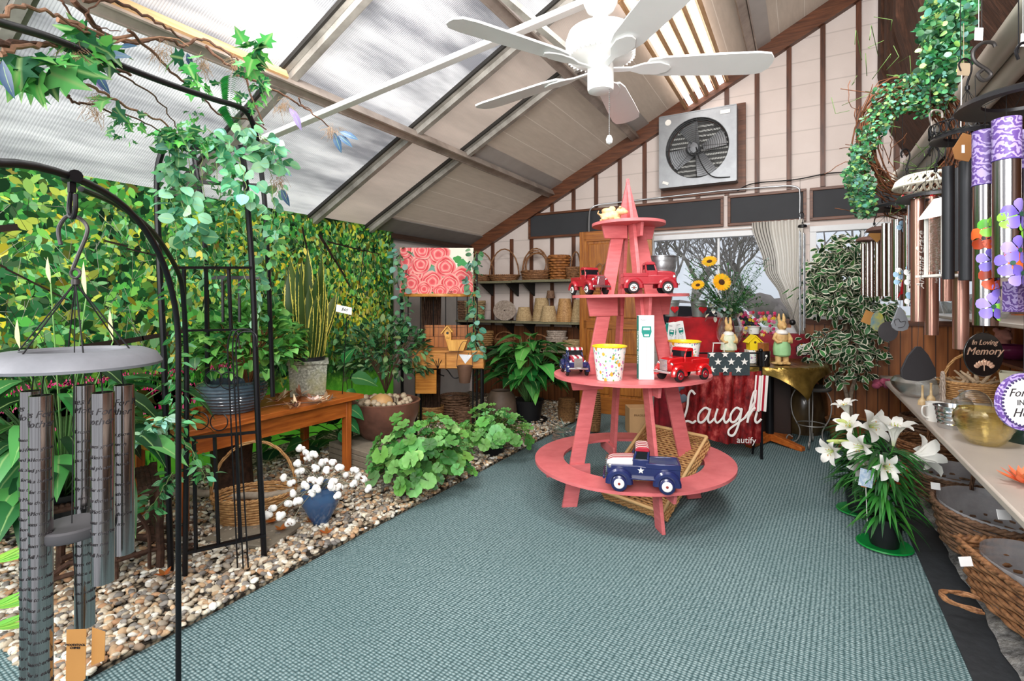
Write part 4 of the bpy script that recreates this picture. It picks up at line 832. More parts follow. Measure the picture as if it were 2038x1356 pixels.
def basket(name, label, loc, rx, ry, h, flare=1.2, rows=12, m=None, hoop=None, rz=0, group=None, sq=0, n=28, rimr=.008, ax='X', tilt=None, liner=None):
    t = T(name, label, 'basket', loc, rz, group); m = m or WK
    b = MB(); weave(b, rx, ry, h, flare, rows, n, sq=sq); b.lathe([(0, .004), (max(rx, ry)*.97, .004)], (0, 0, 0), 24, sx=rx/max(rx, ry), sy=ry/max(rx, ry), cap=False); stakes(b, rx*.99, ry*.99, h, flare, n//2, .003, sq); mk('woven_body', b, m, t, ang=0)
    b = MB(); rim(b, rx*flare, ry*flare, h, rimr, sq=sq); mk('rim', b, m, t, ang=0)
    if hoop: b = MB(); handle(b, (rx if ax == 'X' else ry)*flare*hoop[1], hoop[0], h, .006, ax=ax); mk('handle', b, m, t, ang=0)
    if liner: b = MB(); b.lathe([(0, .02), (.9, .02), (.95, .6), (1.0, 1.03)], (0, 0, 0), 24, sx=rx*flare*.93, sy=ry*flare*.93, cap=False); b.v = [(x, y, .01+z*h) for x, y, z in b.v]; mk('plastic_liner', b, liner, t)
    if tilt: t.rotation_euler = tilt
    return t
basket('handled_basket', 'oval honey-brown wicker basket with tall handle behind the trellis', onZ(498, 1052, .035)+V((-.08, .08, 0)), .17, .12, .17, 1.35, 11, WKL, (.3, 1.0), YAW+.3)
b = MB(); b.box((0, 0, .012), (.42, .3, .024)); solo('stepping_stone', 'flat grey slab lying beside wicker basket on gravel', 'slab', b, pvM, onZ(500, 1060, .04)+V((.03, -.0, -.008)), .3, bev=.005)
b = MB(); b.tube(wob([V((-.75, 0, 0)), V((-.4, 0, .02)), V((0, 0, -.01)), V((.35, .0, .03)), V((.55, 0, .05))], .006, 6), .022, 10)
solo('birch_branch', 'pale birch branch lying level beneath the orange bench', 'branch', b, M('birch_bark', '#b7a794', .8, var=.4, sc=15, bump=.3), onZ(490, 985, .16), YAW)
# stump-like dark block below bench
b = MB(); b.lathe([(0, 0), (.14, 0), (.13, .2), (.14, .36), (.125, .37), (0, .35)], (0, 0, 0), 14); solo('bark_planter', 'dark brown bark planter standing under the orange bench', 'planter', b, TW, onZ(450, 985, .03)+V((-.1, .1, 0)), 0)
# blue vase with cotton stems
BLUE = M('blue_glaze', '#4f74a3', .14, var=.3, sc=4, c2='#33507a', coat=.6)
p = onZ(638, 1042, .035); t = T('cotton_vase', 'round blue glazed vase filled with cotton boll stems on gravel', 'vase', p, YAW)
b = MB(); b.lathe([(0, 0), (.04, 0), (.06, .03), (.105, .12), (.118, .17), (.11, .205), (.08, .225), (.088, .232), (.075, .23), (.07, .2), (.08, .1), (0, .03)], (0, 0, 0), 44); mk('vase', b, BLUE, t)
COT = M('cotton_white', '#f6f3ee', .95, var=.08, sc=30, bump=.4); BOL = M('cotton_husk', '#7a4c34', .8, var=.3); b1, b2, b3 = MB(), MB(), MB()
spots = [(603, 905, 2.9), (625, 903, 2.9), (590, 920, 2.85), (612, 918, 2.9), (642, 920, 2.9), (662, 925, 2.9), (596, 895, 3.0), (622, 935, 2.8), (648, 940, 2.8), (675, 935, 2.85), (690, 948, 2.9), (705, 935, 2.9), (722, 960, 2.95), (560, 952, 2.8), (583, 985, 2.75), (545, 1015, 2.7), (562, 1028, 2.7), (573, 1010, 2.72), (592, 998, 2.7), (580, 965, 2.8), (640, 962, 2.75), (620, 955, 2.75), (665, 958, 2.75), (700, 965, 2.8), (655, 975, 2.7), (605, 970, 2.72), (630, 975, 2.68), (680, 972, 2.75), (712, 950, 2.95), (732, 975, 2.95), (600, 940, 2.85), (580, 1040, 2.72), (535, 1022, 2.75), (670, 990, 2.7), (615, 985, 2.68)]
mth = V((p.x, p.y, .24))
for x, y, z in spots:
    q = at(x, y, z)+rdir()*.01; b3.tube(spl([mth+rdir()*.03, mth.lerp(q, .55)+V((0, 0, .03)), q], 3), .0022, 5, cap=False); b1, b2 = MB(), MB()
    for k in range(4): d = rdir(-.2, 1); b1.ball(q+d*.013, .017*U(.8, 1.1), 8, 5)
    for k in range(4):
        d = rdir(-1, .5); e = d.cross(V((.2, .7, .1))).normalized()*.009; b2.add([q+d*.008-e, q+d*.033, q+d*.008+e, q-d*.01], [(0, 1, 2, 3)])
    bo = mk('cotton_boll', b1, COT, t, world=True, ang=0); hu = mk('husk', b2, BOL, None, ang=0); hu.parent = bo; hu.data.transform(t.matrix_basis.inverted())
mk('stems', b3, M('grey_stem', '#9a9a86', .8), t, world=True, ang=0)
# fallen leaves
for i, (x, y) in enumerate(((650, 1062), (560, 1055), (327, 1145), (620, 1040), (800, 900), (880, 905), (540, 1040))):
    L = LB(); q = onZ(x, y, .062)
    for k in range(5): a = k*1.2+i; L.leaf(q, V((math.cos(a), math.sin(a), .25)), .045, .022, cv(G('#b5642c'), .2), shape='lance', droop=-.2)
    o = L.mk('dry_leaf', LEAF); tag(o, 'curled orange-brown dry leaf lying on the gravel', 'leaf', 'dry leaves scattered on the gravel')
# green shoots at lower left
for i, (x, y, dx, dz) in enumerate(((-10, 1110, 1, .35), (-10, 1200, 1, .25), (-10, 1240, 1, .1))):
    L = LB()
    for k in range(8): L.leaf(at(x-10, y+10, 1.9), V((cc*dx, ss*dx, dz+U(-.2, .35))), .12, .014, cv(G('#8fd04a'), .2), up=(ss, -cc, .3), shape='lance')
    o = L.mk('spider_plant', LEAF); tag(o, ['topmost bright green leaf tuft at left edge of the gravel', 'middle bright green leaf tuft at left edge of the gravel', 'lowest bright green leaf tuft at left edge of the gravel'][i], 'plant', 'green leaf tufts at the left edge')
# plant hooks bundle
for i, (x0, x1, yt, xb0, yb) in enumerate(((453, 476, 658, 473, 1138), (463, 505, 655, 484, 1132), (470, 512, 660, 494, 1130))):
    z = 2.5-.015*i; Q = P3([(xb0, yb, z), (x0+3, 760, z), (x0, 690, z), (x0+6, yt+6, z), ((x0+x1)/2, yt, z), (x1-3, yt+6, z), (x1, 690, z)]); b = MB(); b.tube(spl(Q, 6), .0035, 7)
    q0 = Q[0].copy(); b.v = [tuple(V(v)-q0) for v in b.v]; solo('plant_hook', ['leftmost thin black shepherd hook leaning on trellis', 'middle thin black shepherd hook leaning on trellis', 'rightmost thin black shepherd hook leaning on trellis'][i], 'hook', b, blackM, q0, 0, 'black garden hooks leaning on the trellis')
# ============================================================ pink tiered stand and what stands on it
PINK = M('coral_pink_paint', '#dd787a', .42, var=.12, sc=9, st=(1, 1, 6), bump=.1, c2='#cb6568')
sc_ = V((.797, 3.41)); SX, SY = sc_.x*cc-sc_.y*ss, sc_.x*ss+sc_.y*cc
stand = T('tiered_display_stand', 'coral pink four-tier round wooden display stand in middle of the carpet', 'display stand', (SX, SY, .014), YAW)
LEAN = Matrix.Rotation(-R(.9), 4, 'Y')
stand.rotation_euler = (0, -R(.9), YAW); stand.matrix_basis = Matrix.Translation(stand.location) @ Matrix.Rotation(YAW, 4, 'Z') @ LEAN
def disc(r0, r1, z, th=.018, n=72):
    b = MB(); b.lathe([(r0, z-th), (r1, z-th), (r1, z), (r0, z), (r0, z-th)] if r0 > 0 else [(0, z-th), (r1, z-th), (r1, z), (0, z)], (0, 0, 0), n, cap=False); return b
for nm, r0, r1, z in (('ring_shelf', .45, .64, .30), ('lower_shelf', 0, .505, .86), ('middle_shelf', 0, .375, 1.375), ('top_shelf', 0, .238, 1.845)): mk(nm, disc(r0, r1, z), PINK, stand, ang=30)
def ro(z): return .48-.205*z
for k in range(4):
    a = R(8+90*k); M_ = Matrix.Rotation(a, 4, 'Z'); b = MB(); b.X = M_
    b.prism([(ro(0), 0), (ro(1.83), 1.83), (max(.01, ro(1.83)-.085), 1.83), (ro(0)-.10, 0)], -.011, .011); mk('leg', b, PINK, stand, bev=.002)
    for (z, l, hh) in ((1.827, .19, .085), (1.357, .30, .12), (.842, .42, .08), (.282, .60, .07)):
        b = MB(); b.X = M_; r_in = max(.02, ro(z)-.11) if z > .5 else ro(z)-.13
        b.prism([(r_in, z), (l, z), (l-.02, z-hh), (r_in, z-hh)], .0115, .03); mk('shelf_bracket', b, PINK, stand, bev=.0015)
for a in (8, 98):
    b = MB(); b.X = Matrix.Rotation(R(a), 4, 'Z'); b.prism([(-.075, 1.845), (.075, 1.845), (0, 2.14)], -.011, .011); mk('spire', b, PINK, stand, bev=.0015)
def onst(lx, ly, z):   # local stand coordinates to world
    p = stand.matrix_basis @ V((lx, ly, z)); return p
def stl(px, py, z):    # pixel on a shelf at local height z (approx): solve plane
    p = onZ(px, py, z+.014); return p

# ---- toy trucks
CH = M('chrome_trim', '#d8d8da', .15, .95, var=.1); TYRE = M('tyre_rubber', '#1d1c1e', .7, var=.2); RUST = M('red_hub', '#8e2f2a', .5, var=.2); WHT = M('white_enamel', '#f2efe9', .3, var=.05)
NAVY = M('navy_enamel', '#232a5c', .22, var=.25, coat=.5); REDE = M('red_enamel', '#c0181c', .25, var=.2, coat=.5); DRED = M('dark_red_enamel', '#a01a28', .35, var=.25, coat=.3)
GLS = M('dark_window_glass', '#16171c', .1, var=.1)
def stripes(name, axis='Y', sc=40):
    m, nt, out = NT(name); w = N(nt, 'TexWave', wave_type='BANDS', bands_direction=axis, wave_profile='SIN'); w.inputs['Scale'].default_value = sc; nt.links.new(coords(nt, 'Object'), w.inputs[0])
    princ(nt, out, ramp(nt, w.outputs[0], [(.48, G('#a81f33')), (.52, G('#f0ebe6'))]), .3, coat=.4); return m
STR = stripes('flag_stripe_paint', 'Y', 9)
def truck(name, label, loc, rz, s, body, roof=None, hub=None, hood=None, star=False, snow=False, grillc=CH, group='toy trucks on the pink display stand'):
    t = T(name, label, 'toy truck', loc, rz, group); roof = roof or body; hood = hood or body; hub = hub or CH
    def K(b): b.v = [(x*s, y*s, z*s) for x, y, z in b.v]; return b
    w = .075  # half width of body; length 0.40, height .235, front +x
    b = MB(); b.prism([(-.195, .07), (.15, .07), (.185, .08), (.19, .10), (.19, .125), (.17, .135), (.03, .14), (-.01, .135), (-.195, .13)], -w, w); b.box((-.105, -w+.005, .14), (.18, .012, .03)); b.box((-.105, w-.005, .14), (.18, .012, .03)); b.box((-.192, 0, .14), (.012, 2*w, .03)); mk('body', K(b), body, t, bev=.004*s)
    b = MB(); b.prism([(.03, .125), (.18, .12), (.195, .135), (.19, .155), (.16, .168), (.05, .175), (.03, .17)], -.052, .052); mk('hood', K(b), hood, t, bev=.012*s)
    b = MB(); b.box((.01, -w+.008, .15), (.085, .012, .045)); b.box((.01, w-.008, .15), (.085, .012, .045)); b.box((-.028, 0, .16), (.01, 2*w-.01, .05))
    for x in (-.028, .05):
        for y in (-w+.01, w-.01): b.bar((x, y, .16), (x-.003 if x < 0 else x-.018, y*.92, .222), .012, .012)
    mk('cab', K(b), body, t, bev=.003*s)
    b = MB(); b.prism([(-.036, .215), (.04, .215), (.035, .232), (.02, .24), (-.02, .24), (-.034, .232)], -w+.004, w-.004); mk('cab_roof', K(b), roof, t, bev=.004*s)
    b = MB(); b.box((.01, 0, .19), (.07, 2*w-.02, .055)); mk('window', K(b), GLS, t)
    for x in (.125, -.125):
        for y in (-1, 1):
            b = MB(); b.tube([(x+.055*math.cos(a), y*(w+.012), .05+.055*math.sin(a)) for a in [PI*i/12-.15+.025*i for i in range(13)]], .02, 8); b.v = [(px_, (w+.012)*y+(py_-(w+.012)*y)*1.0, pz_) for px_, py_, pz_ in b.v]; mk('fender', K(b), body, t)
            b = MB(); b.lathe([(0, -.014), (.036, -.014), (.044, -.008), (.044, .008), (.036, .014), (0, .014)], (x, y*(w+.012), .044), 24, 'Y'); wh = mk('wheel', K(b), TYRE if not star else NAVY, t)
            b = MB(); b.lathe([(0, 0), (.028, 0), (.024, y*.004), (0, y*.005)], (x, y*(w+.012+.0142), .044), 20, 'Y'); mk('hubcap', K(b), hub, wh)
            b = MB(); b.lathe([(0, 0), (.008, 0), (.006, y*.004), (0, y*.005)], (x, y*(w+.012+.018), .044), 12, 'Y'); mk('hub_centre', K(b), RUST if hub is WHT else CH, wh)
            if snow:
                b = MB()
                for q in range(6): a = q*PI/3; b.bar((x, y*(w+.0315), .044), (x+.02*math.cos(a), y*(w+.0315), .044+.02*math.sin(a)), .005, .003, (0, 1, 0))
                mk('spoke', K(b), TYRE, wh)
    b = MB(); b.box((0, -w-.012, .075), (.16, .03, .008)); b.box((0, w+.012, .075), (.16, .03, .008)); mk('running_board', K(b), body, t, bev=.002*s)
    b = MB()
    for q in range(6): b.box((.196, 0, .092+.011*q), (.008, .062-.004*q, .0045))
    b.box((.192, 0, .12), (.006, .075, .08)); mk('grille', K(b), grillc, t)
    b = MB(); b.box((.207, 0, .07), (.012, .17, .018)); mk('bumper', K(b), grillc if not star else NAVY, t, bev=.003*s)
    for y in (-1, 1): b = MB(); b.lathe([(0, -.02), (.014, -.012), (.016, 0), (.012, .004), (0, .006)], (.18, y*.062, .125), 14, 'X'); mk('headlight', K(b), CH, t)
    if star:
        for y in (-1, 1):
            pts = [((.018 if i % 2 == 0 else .0075)*math.sin(2*PI*i/10)+.01, .115+(.018 if i % 2 == 0 else .0075)*math.cos(2*PI*i/10)) for i in range(10)]
            b = MB(); b.prism(pts, y*(w+.0005), y*(w+.0025)); mk('star_emblem', K(b), WHT, t)
    return t
CR = YAW
# blue flag truck on the ring, front, facing left
p = onst(-.07, -.545, .301); truck('toy_truck', 'navy toy truck with striped roof and white star on the lowest pink ring', p, CR+PI+R(12)*-1+R(24)*0, 1.0, NAVY, STR, WHT, STR, star=True)
truck('toy_truck', 'navy toy truck with striped hood facing forward on left of lower pink shelf', onst(-.375, -.02, .861), CR-PI/2+R(4), .72, NAVY, STR, CH, STR, grillc=CH)
truck('toy_truck', 'glossy red toy pickup in front of white box on lower pink shelf', onst(.235, -.33, .861), CR+PI+R(28), .80, REDE, REDE, DRED)
truck('toy_truck', 'red toy truck with snowflake wheels seen from the side on upper pink shelf', onst(.055, -.265, 1.376), CR-R(4), .80, DRED, DRED, WHT, snow=True, group='toy trucks on the pink display stand')
truck('toy_truck', 'red toy truck facing forward at left end of upper pink shelf', onst(-.275, -.06, 1.376), CR-PI/2+R(-18)+R(40), .74, DRED, DRED, WHT, snow=True)
# floral pots
def floral(name, sc=26):
    m, nt, out = NT(name); v = coords(nt, 'Object'); base = hexc('#f4f1ec'); col = None; cur = None
    for i, (s_, c, th) in enumerate([(42, '#6fa85a', .2), (30, '#d07ab8', .22), (21, '#e8a83a', .2), (48, '#6a3f8a', .17), (36, '#8fcac6', .2)]):
        vo = N(nt, 'TexVoronoi'); vo.inputs['Scale'].default_value = s_; mp = N(nt, 'Mapping'); mp.inputs['Location'].default_value = (i*3.1, i*1.7, i*.9); mp.inputs['Scale'].default_value = (1, 1, .8); nt.links.new(v, mp.inputs[0]); nt.links.new(mp.outputs[0], vo.inputs[0])
        cur = mixc(nt, ramp(nt, vo.outputs['Distance'], [(th, 1), (th+.05, 0)]), cur if cur is not None else base, hexc(c))
    princ(nt, out, cur, .35, coat=.3); return m
FLO = floral('floral_print'); YEL = M('yellow_enamel', '#f0cf2a', .35, var=.1)
def fpot(name, label, p, s, group='white floral flower pots on the pink stand'):
    t = T(name, label, 'flower pot', p, YAW, group); k = s
    b = MB(); b.lathe([(0, 0), (.075*k, 0), (.1*k, .2*k)], (0, 0, 0), 40, cap=False); mk('pot', b, FLO, t)
    b = MB(); b.lathe([(.098*k, .196*k), (.105*k, .198*k), (.106*k, .204*k), (.1*k, .207*k), (.094*k, .2*k), (.073*k, .01), (0, .01)], (0, 0, 0), 40, cap=False); mk('rim', b, YEL, t); return t
fpot('flower_pot', 'white floral pot with yellow rim beside the striped-hood truck on pink stand', onst(-.195, -.29, .861), 1.0)
fpot('flower_pot', 'white floral pot with yellow rim on right of lower pink shelf behind the red pickup', onst(.345, -.03, .861), 1.0)
# white box with green meter drawing
TEAL = M('teal_print', '#1f8a7c', .5, var=.1); WCARD = M('white_carton', '#f4f4f4', .45, var=.03); GREYP = M('grey_print', '#7d8288', .5)
def meterbox(label, p, rz, h, w, tilt=0, group='white garden meter boxes'):
    t = T('meter_box', label, 'box', p, rz, group); t.rotation_euler = (0, tilt, rz)
    b = MB(); b.box((0, 0, h/2), (w, w*.55, h)); mk('carton', b, WCARD, t, bev=.001)
    y = -w*.275-.0008; b = MB(); b.prism([(-.3*w, h*.83), (.3*w, h*.83), (.33*w, h*.74), (.2*w, h*.66), (-.2*w, h*.66), (-.33*w, h*.74)], y, y+.0006); mk('meter_print', b, TEAL, t)
    b = MB(); b.box((0, y-.0002, h*.79), (w*.42, .0006, h*.035)); b.box((0, y-.0002, h*.69), (w*.3, .0006, h*.03)); mk('label_print', b, WCARD, t)
    b = MB(); b.box((0, y, h*.4), (w*.02, .0006, h*.5)); b.box((-.12*w, y, h*.42), (w*.012, .0006, h*.4)); b.box((.12*w, y, h*.42), (w*.012, .0006, h*.4)); mk('probe_print', b, GREYP, t)
    b = MB(); b.box((-w/2-.0006, 0, h*.5), (.0006, w*.5, h*.98)); mk('side_panel', b, TEAL, t); text('lettering', 'Moisture Meter', .03*h/.37, WCARD, t, (-w/2-.0014, .004, h*.5), (PI/2, PI/2, -PI/2)); text('brand_lettering', 'meter', .014, GREYP, t, (-.2*w, y, h*.92)); return t
meterbox('tall white box with green meter print standing on lower pink shelf', onst(.02, -.30, .861), YAW, .385, .092)
# galvanised bucket on middle shelf
GALV = M('galvanised_steel', '#b9bcbf', .35, .8, var=.3, sc=25, c2='#83878b')
def bucket(name, label, p, r0, r1, h, m=GALV, ribs=(.75,), hand=False, group=None, rz=YAW):
    t = T(name, label, 'bucket', p, rz, group); prof = [(0, 0), (r0, 0)]
    for i in range(1, 25):
        z = h*i/24; r = r0+(r1-r0)*i/24; r += .003*sum(math.exp(-((z/h-q)*30)**2) for q in ribs); prof.append((r, z))
    prof += [(r1+.006, h), (r1+.006, h+.005), (r1-.002, h+.004), (r0-.003, .008), (0, .008)]
    b = MB(); b.lathe(prof, (0, 0, 0), 36); mk('pail', b, m, t)
    if hand:
        b = MB(); b.tube([((r1+.004)*math.cos(a), 0, h*.9+hand*math.sin(a)) for a in [PI*i/20 for i in range(21)]], .003, 6); mk('handle', b, m, t)
    return t
bucket('galvanised_bucket', 'tall galvanised metal bucket standing on right end of upper pink shelf', onst(.24, .10, 1.376), .075, .1, .25, ribs=(.72, .8, .9))
# cream animal figurine on top shelf
CREAM = M('cream_resin', '#ead3a6', .55, var=.3, sc=20, c2='#b9905c')
def remesh(o, vs, sm=2):
    q = o.modifiers.new('r', 'REMESH'); q.mode = 'VOXEL'; q.voxel_size = vs; q.use_smooth_shade = True; q2 = o.modifiers.new('sm', 'SMOOTH'); q2.iterations = sm; q2.factor = .6
b = MB(); b.ball((0, 0, .035), (.06, .032, .034)); b.ball((.055, -.02, .062), (.03, .022, .024)); b.ball((.078, -.028, .055), (.016, .013, .013)); b.ball((.045, -.042, .083), (.008, .012, .008)); b.ball((.05, .005, .083), (.008, .012, .008))
for x in (-.04, .03): b.ball((x, -.035, .014), (.02, .012, .013)); b.ball((x, .03, .014), (.018, .012, .013))
b.tube([(-.055, 0, .04), (-.075, -.01, .05), (-.07, -.02, .065)], [.008, .004], 6); b.ball((-.02, -.01, .065), (.035, .02, .02)); b.ball((.01, .012, .08), (.022, .016, .02))
o = solo('animal_figurine', 'cream carved animal figurine lying on the top pink shelf', 'figurine', b, CREAM, onst(-.13, -.07, 1.846), YAW); remesh(o, .004)
o.scale = (1.15, 1.15, 1.05)

# ---- wicker tray leaning inside the ring
tc_ = at(1292, 950, 3.36); t = T('wicker_tray', 'flat rectangular honey wicker tray leaning through the pink ring', 'tray', (0, 0, 0), 0)
A_ = onZ(1203, 993, .03); B_ = onZ(1322, 1037, .03); D_ = at(1298, 862, 3.75); C_ = D_+B_-A_

ctr = (A_+B_+C_+D_)/4; ex = (B_-A_).normalized(); ey = (D_-A_); ey = (ey-ex*ey.dot(ex)).normalized(); ez = ex.cross(ey)
Mx = Matrix(((ex.x, ey.x, ez.x, ctr.x), (ex.y, ey.y, ez.y, ctr.y), (ex.z, ey.z, ez.z, ctr.z), (0, 0, 0, 1)))
t.matrix_basis = Mx; W_, H_ = (B_-A_).length*1.03, max((D_-A_).length, .5)
b = MB(); nr = 34
for i in range(nr):
    y = -H_/2+H_*(i+.5)/nr; b.tube([(-W_/2+W_*j/40, y, .0+.004*math.sin(j*1.57+PI*(i % 2))) for j in range(41)], H_/nr*.42, 5)
for j in range(9): x = -W_/2+W_*(j+.5)/9; b.tube([(x, -H_/2, 0), (x, H_/2, 0)], .003, 5)
mk('woven_base', b, WKL, t, ang=0)
b = MB()
for k in range(6):
    z = .01+.012*k; o_ = .0; P = [(-W_/2, -H_/2, z), (W_/2, -H_/2, z), (W_/2, H_/2, z), (-W_/2, H_/2, z), (-W_/2, -H_/2, z)]
    for a, c in zip(P[:-1], P[1:]):
        a, c = V(a), V(c); nrm = V((c-a).normalized().cross(V((0, 0, 1)))); b.tube([a.lerp(c, q/40)+nrm*.004*math.sin(q*1.57+PI*(k % 2)) for q in range(41)], .0055, 5)
mk('woven_side', b, WKL, t, ang=0)
b = MB(); POLE = M('peeled_cane', '#d9b27c', .45, var=.25, sc=10)
P = [(-W_/2, -H_/2), (W_/2, -H_/2), (W_/2, H_/2), (-W_/2, H_/2)]
for i in range(4):
    b = MB(); a, c = P[i], P[(i+1) % 4]; b.tube([(a[0], a[1], .085), (c[0], c[1], .085)], .011, 10); mk('rim', b, POLE, t)

# ---- ceiling fan
FW = M('fan_white', '#f4f3f1', .35, var=.04)
hubc = V((.36*cc-2.1*ss, .36*ss+2.1*cc, 2.28)); t = T('ceiling_fan', 'white five-blade ceiling fan with pull chain hanging from the roof', 'ceiling fan', hubc, YAW)
b = MB(); b.lathe([(0, .02), (.045, .02), (.06, .035), (.075, .04), (.125, .055), (.14, .08), (.142, .12), (.13, .155), (.09, .175), (.045, .185), (.04, .2), (0, .2)], (0, 0, 0), 48); mk('motor_housing', b, FW, t)
b = MB()
for k in range(40): a = 2*PI*k/40; b.box((.128*math.cos(a), .128*math.sin(a), .063), (.02, .004, .018), rz=a)
mk('vent_ribs', b, FW, t)
b = MB(); b.lathe([(0, -.085), (.03, -.087), (.05, -.08), (.053, -.07), (.053, .02), (.05, .03), (0, .03)], (0, 0, 0), 36); mk('switch_housing', b, FW, t)
b = MB(); b.lathe([(.03, .2), (.03, .235), (.055, .25), (.068, .28), (.07, .33), (.06, .38), (.03, .4), (.016, .41), (.016, roofz(hubc.x)-hubc.z-.02)], (0, 0, 0), 32); mk('downrod', b, FW, t)
zc0 = roofz(hubc.x)-hubc.z; b = MB(); b.lathe([(.02, zc0-.14), (.05, zc0-.12), (.075, zc0-.05), (.075, zc0+.0)], (0, 0, 0), 32, cap=False); mk('canopy', b, FW, t)
for k in range(5):
    a = R(-4+72*k); Mk = Matrix.Rotation(a, 4, 'Z') @ Matrix.Translation((0, 0, .015)) @ Matrix.Rotation(R(-11), 4, 'X')
    b = MB(); b.X = Mk; o_ = []
    outl = [(.19, -.045), (.25, -.058), (.45, -.066), (.6, -.069), (.65, -.06), (.672, -.03), (.675, 0), (.672, .03), (.65, .06), (.6, .069), (.45, .066), (.25, .058), (.19, .045), (.175, 0)]
    b.prism(outl, -.004, .004, 'XY'); bl = mk('blade', b, FW, t)
    b = MB(); b.X = Mk; b.prism([(.05, -.014), (.12, -.012), (.17, -.035), (.23, -.04), (.27, -.02), (.28, 0), (.27, .02), (.23, .04), (.17, .035), (.12, .012), (.05, .014)], -.012, -.005, 'XY'); mk('blade_bracket', b, FW, t, bev=.002)
b = MB(); b.tube([(.03, -.03, -.08), (.03, -.03, -.27)], .0016, 5)
for k in range(24): b.ball((.03, -.03, -.085-.0078*k), .0024, 6, 4)
mk('pull_chain', b, CH, t)
b = MB(); b.lathe([(0, -.305), (.011, -.3), (.014, -.285), (.008, -.27), (0, -.266)], (.03, -.03, 0), 14); mk('chain_knob', b, FW, t)

# ---- exhaust fan on the back wall
t = T('exhaust_fan', 'square galvanised exhaust fan with round wire guard in the gable wall', 'exhaust fan', (-1.05, YB-.03, 3.06), 0)
b = MB(); b.box((.03, -.0, -.02), (.92, .03, .98)); mk('brown_surround', b, brownX, t, bev=.003)
PLT = M('fan_plate', '#9c9fa3', .45, .6, var=.2, sc=10)
b = MB(); n = 48; s_ = .41; vs = []
for i in range(n):
    a = 2*PI*i/n; x, y = math.cos(a), math.sin(a); q = max(abs(x), abs(y)); vs += [(x/q*s_, -.17, y/q*s_), (x*.34, -.17, y*.34), (x*.34, -.02, y*.34)]
b.add(vs, [(3*i, 3*((i+1) % n), 3*((i+1) % n)+1, 3*i+1) for i in range(n)]+[(3*i+1, 3*((i+1) % n)+1, 3*((i+1) % n)+2, 3*i+2) for i in range(n)])
for x0, z0_, dx, dz in ((0, .41, .82, .01), (0, -.41, .82, .01), (-.41, 0, .01, .82), (.41, 0, .01, .82)): b.box((x0, -.1, z0_), (dx, .15, dz))
mk('housing', b, PLT, t)
b = MB(); b.lathe([(0, 0), (.335, 0)], (0, -.019, 0), 40, 'Y', cap=False); mk('back_opening', b, M('fan_dark', '#4a4a48', .6, var=.3), t)
b = MB()
for z in range(-5, 6): zz = z*.055; hw = math.sqrt(max(.001, .32**2-zz*zz)); b.bar((-hw, -.03, zz), (hw, -.03, zz), .02, .012, (0, 1, .3))
mk('louvre', b, M('louvre_grey', '#b9b9b5', .5, .4), t)
for k in range(4):
    b = MB(); a = R(20+90*k)
    def fb(u, v, a=a): r = .06+.25*u; w_ = (v-.5)*(.10+.14*u); th = a+w_/r*.9; return (r*math.cos(th), -.085+(v-.5)*.07, r*math.sin(th))
    b.grid(fb, 6, 5); mk('blade', b, PLT, t)
b = MB(); b.lathe([(0, -.2), (.06, -.195), (.075, -.17), (.075, -.06), (0, -.06)], (-.04, 0, 0), 24, 'Y'); mk('motor', b, M('motor_grey', '#6d6f73', .5, .4), t)
b = MB()
for k in range(13): r = .07+.022*k; y = -.215+.04*(k/12)**3; b.tube([(r*math.cos(q*2*PI/40), y, r*math.sin(q*2*PI/40)) for q in range(40)]+[(r, y, 0)], .0028, 4)
for k in range(8): a = 2*PI*k/8; b.tube([(.06*math.cos(a), -.215, .06*math.sin(a)), (.335*math.cos(a), -.175, .335*math.sin(a))], .0035, 4)
mk('wire_guard', b, M('guard_wire', '#4f5053', .4, .6), t, ang=0)
b = MB(); b.tube(spl([(0, -.2, 0), (.04, -.22, -.15), (.12, -.22, -.3), (.2, -.2, -.36), (.35, -.17, -.37)], 6), .006, 6); mk('power_cord', b, CORD, t)
b = MB(); b.box((.3, -.176, .35), (.1, .002, .04)); b.box((-.34, -.176, -.36), (.07, .002, .03), ry=.4); mk('label', b, WHT, t)
b = MB(); b.lathe([(0, 0), (.035, 0)], (-.31, -.1765, .33), 16, 'Y', cap=False); mk('round_label', b, WHT, t)
# conduits
CON = M('grey_conduit', '#aeb0b3', .35, .7)
def wp(px, py, y=YB-.05): return onY(px, py, y)
b = MB(); b.tube(spl([wp(1172, 470, 6.1), wp(1173, 425, 6.12), wp(1180, 412, 6.15), wp(1195, 407, 6.18)], 5)+[wp(1300, 395), wp(1440, 379), wp(1560, 370)]+spl([wp(1575, 370), wp(1588, 374), wp(1592, 385), wp(1592, 440), wp(1592, 660)], 5), .009, 8)
o = solo('conduit', 'thin grey metal conduit running above the blackboards and down by the curtain', 'conduit', b, CON, (0, 0, 0), 0)
b = MB(); b.tube(spl([wp(1467, 380), wp(1500, 365), wp(1580, 358), wp(1650, 345), wp(1700, 343)], 5), .006, 6); solo('power_cable', 'dark cable sagging along the wall right of exhaust fan', 'cable', b, CORD, (0, 0, 0), 0)
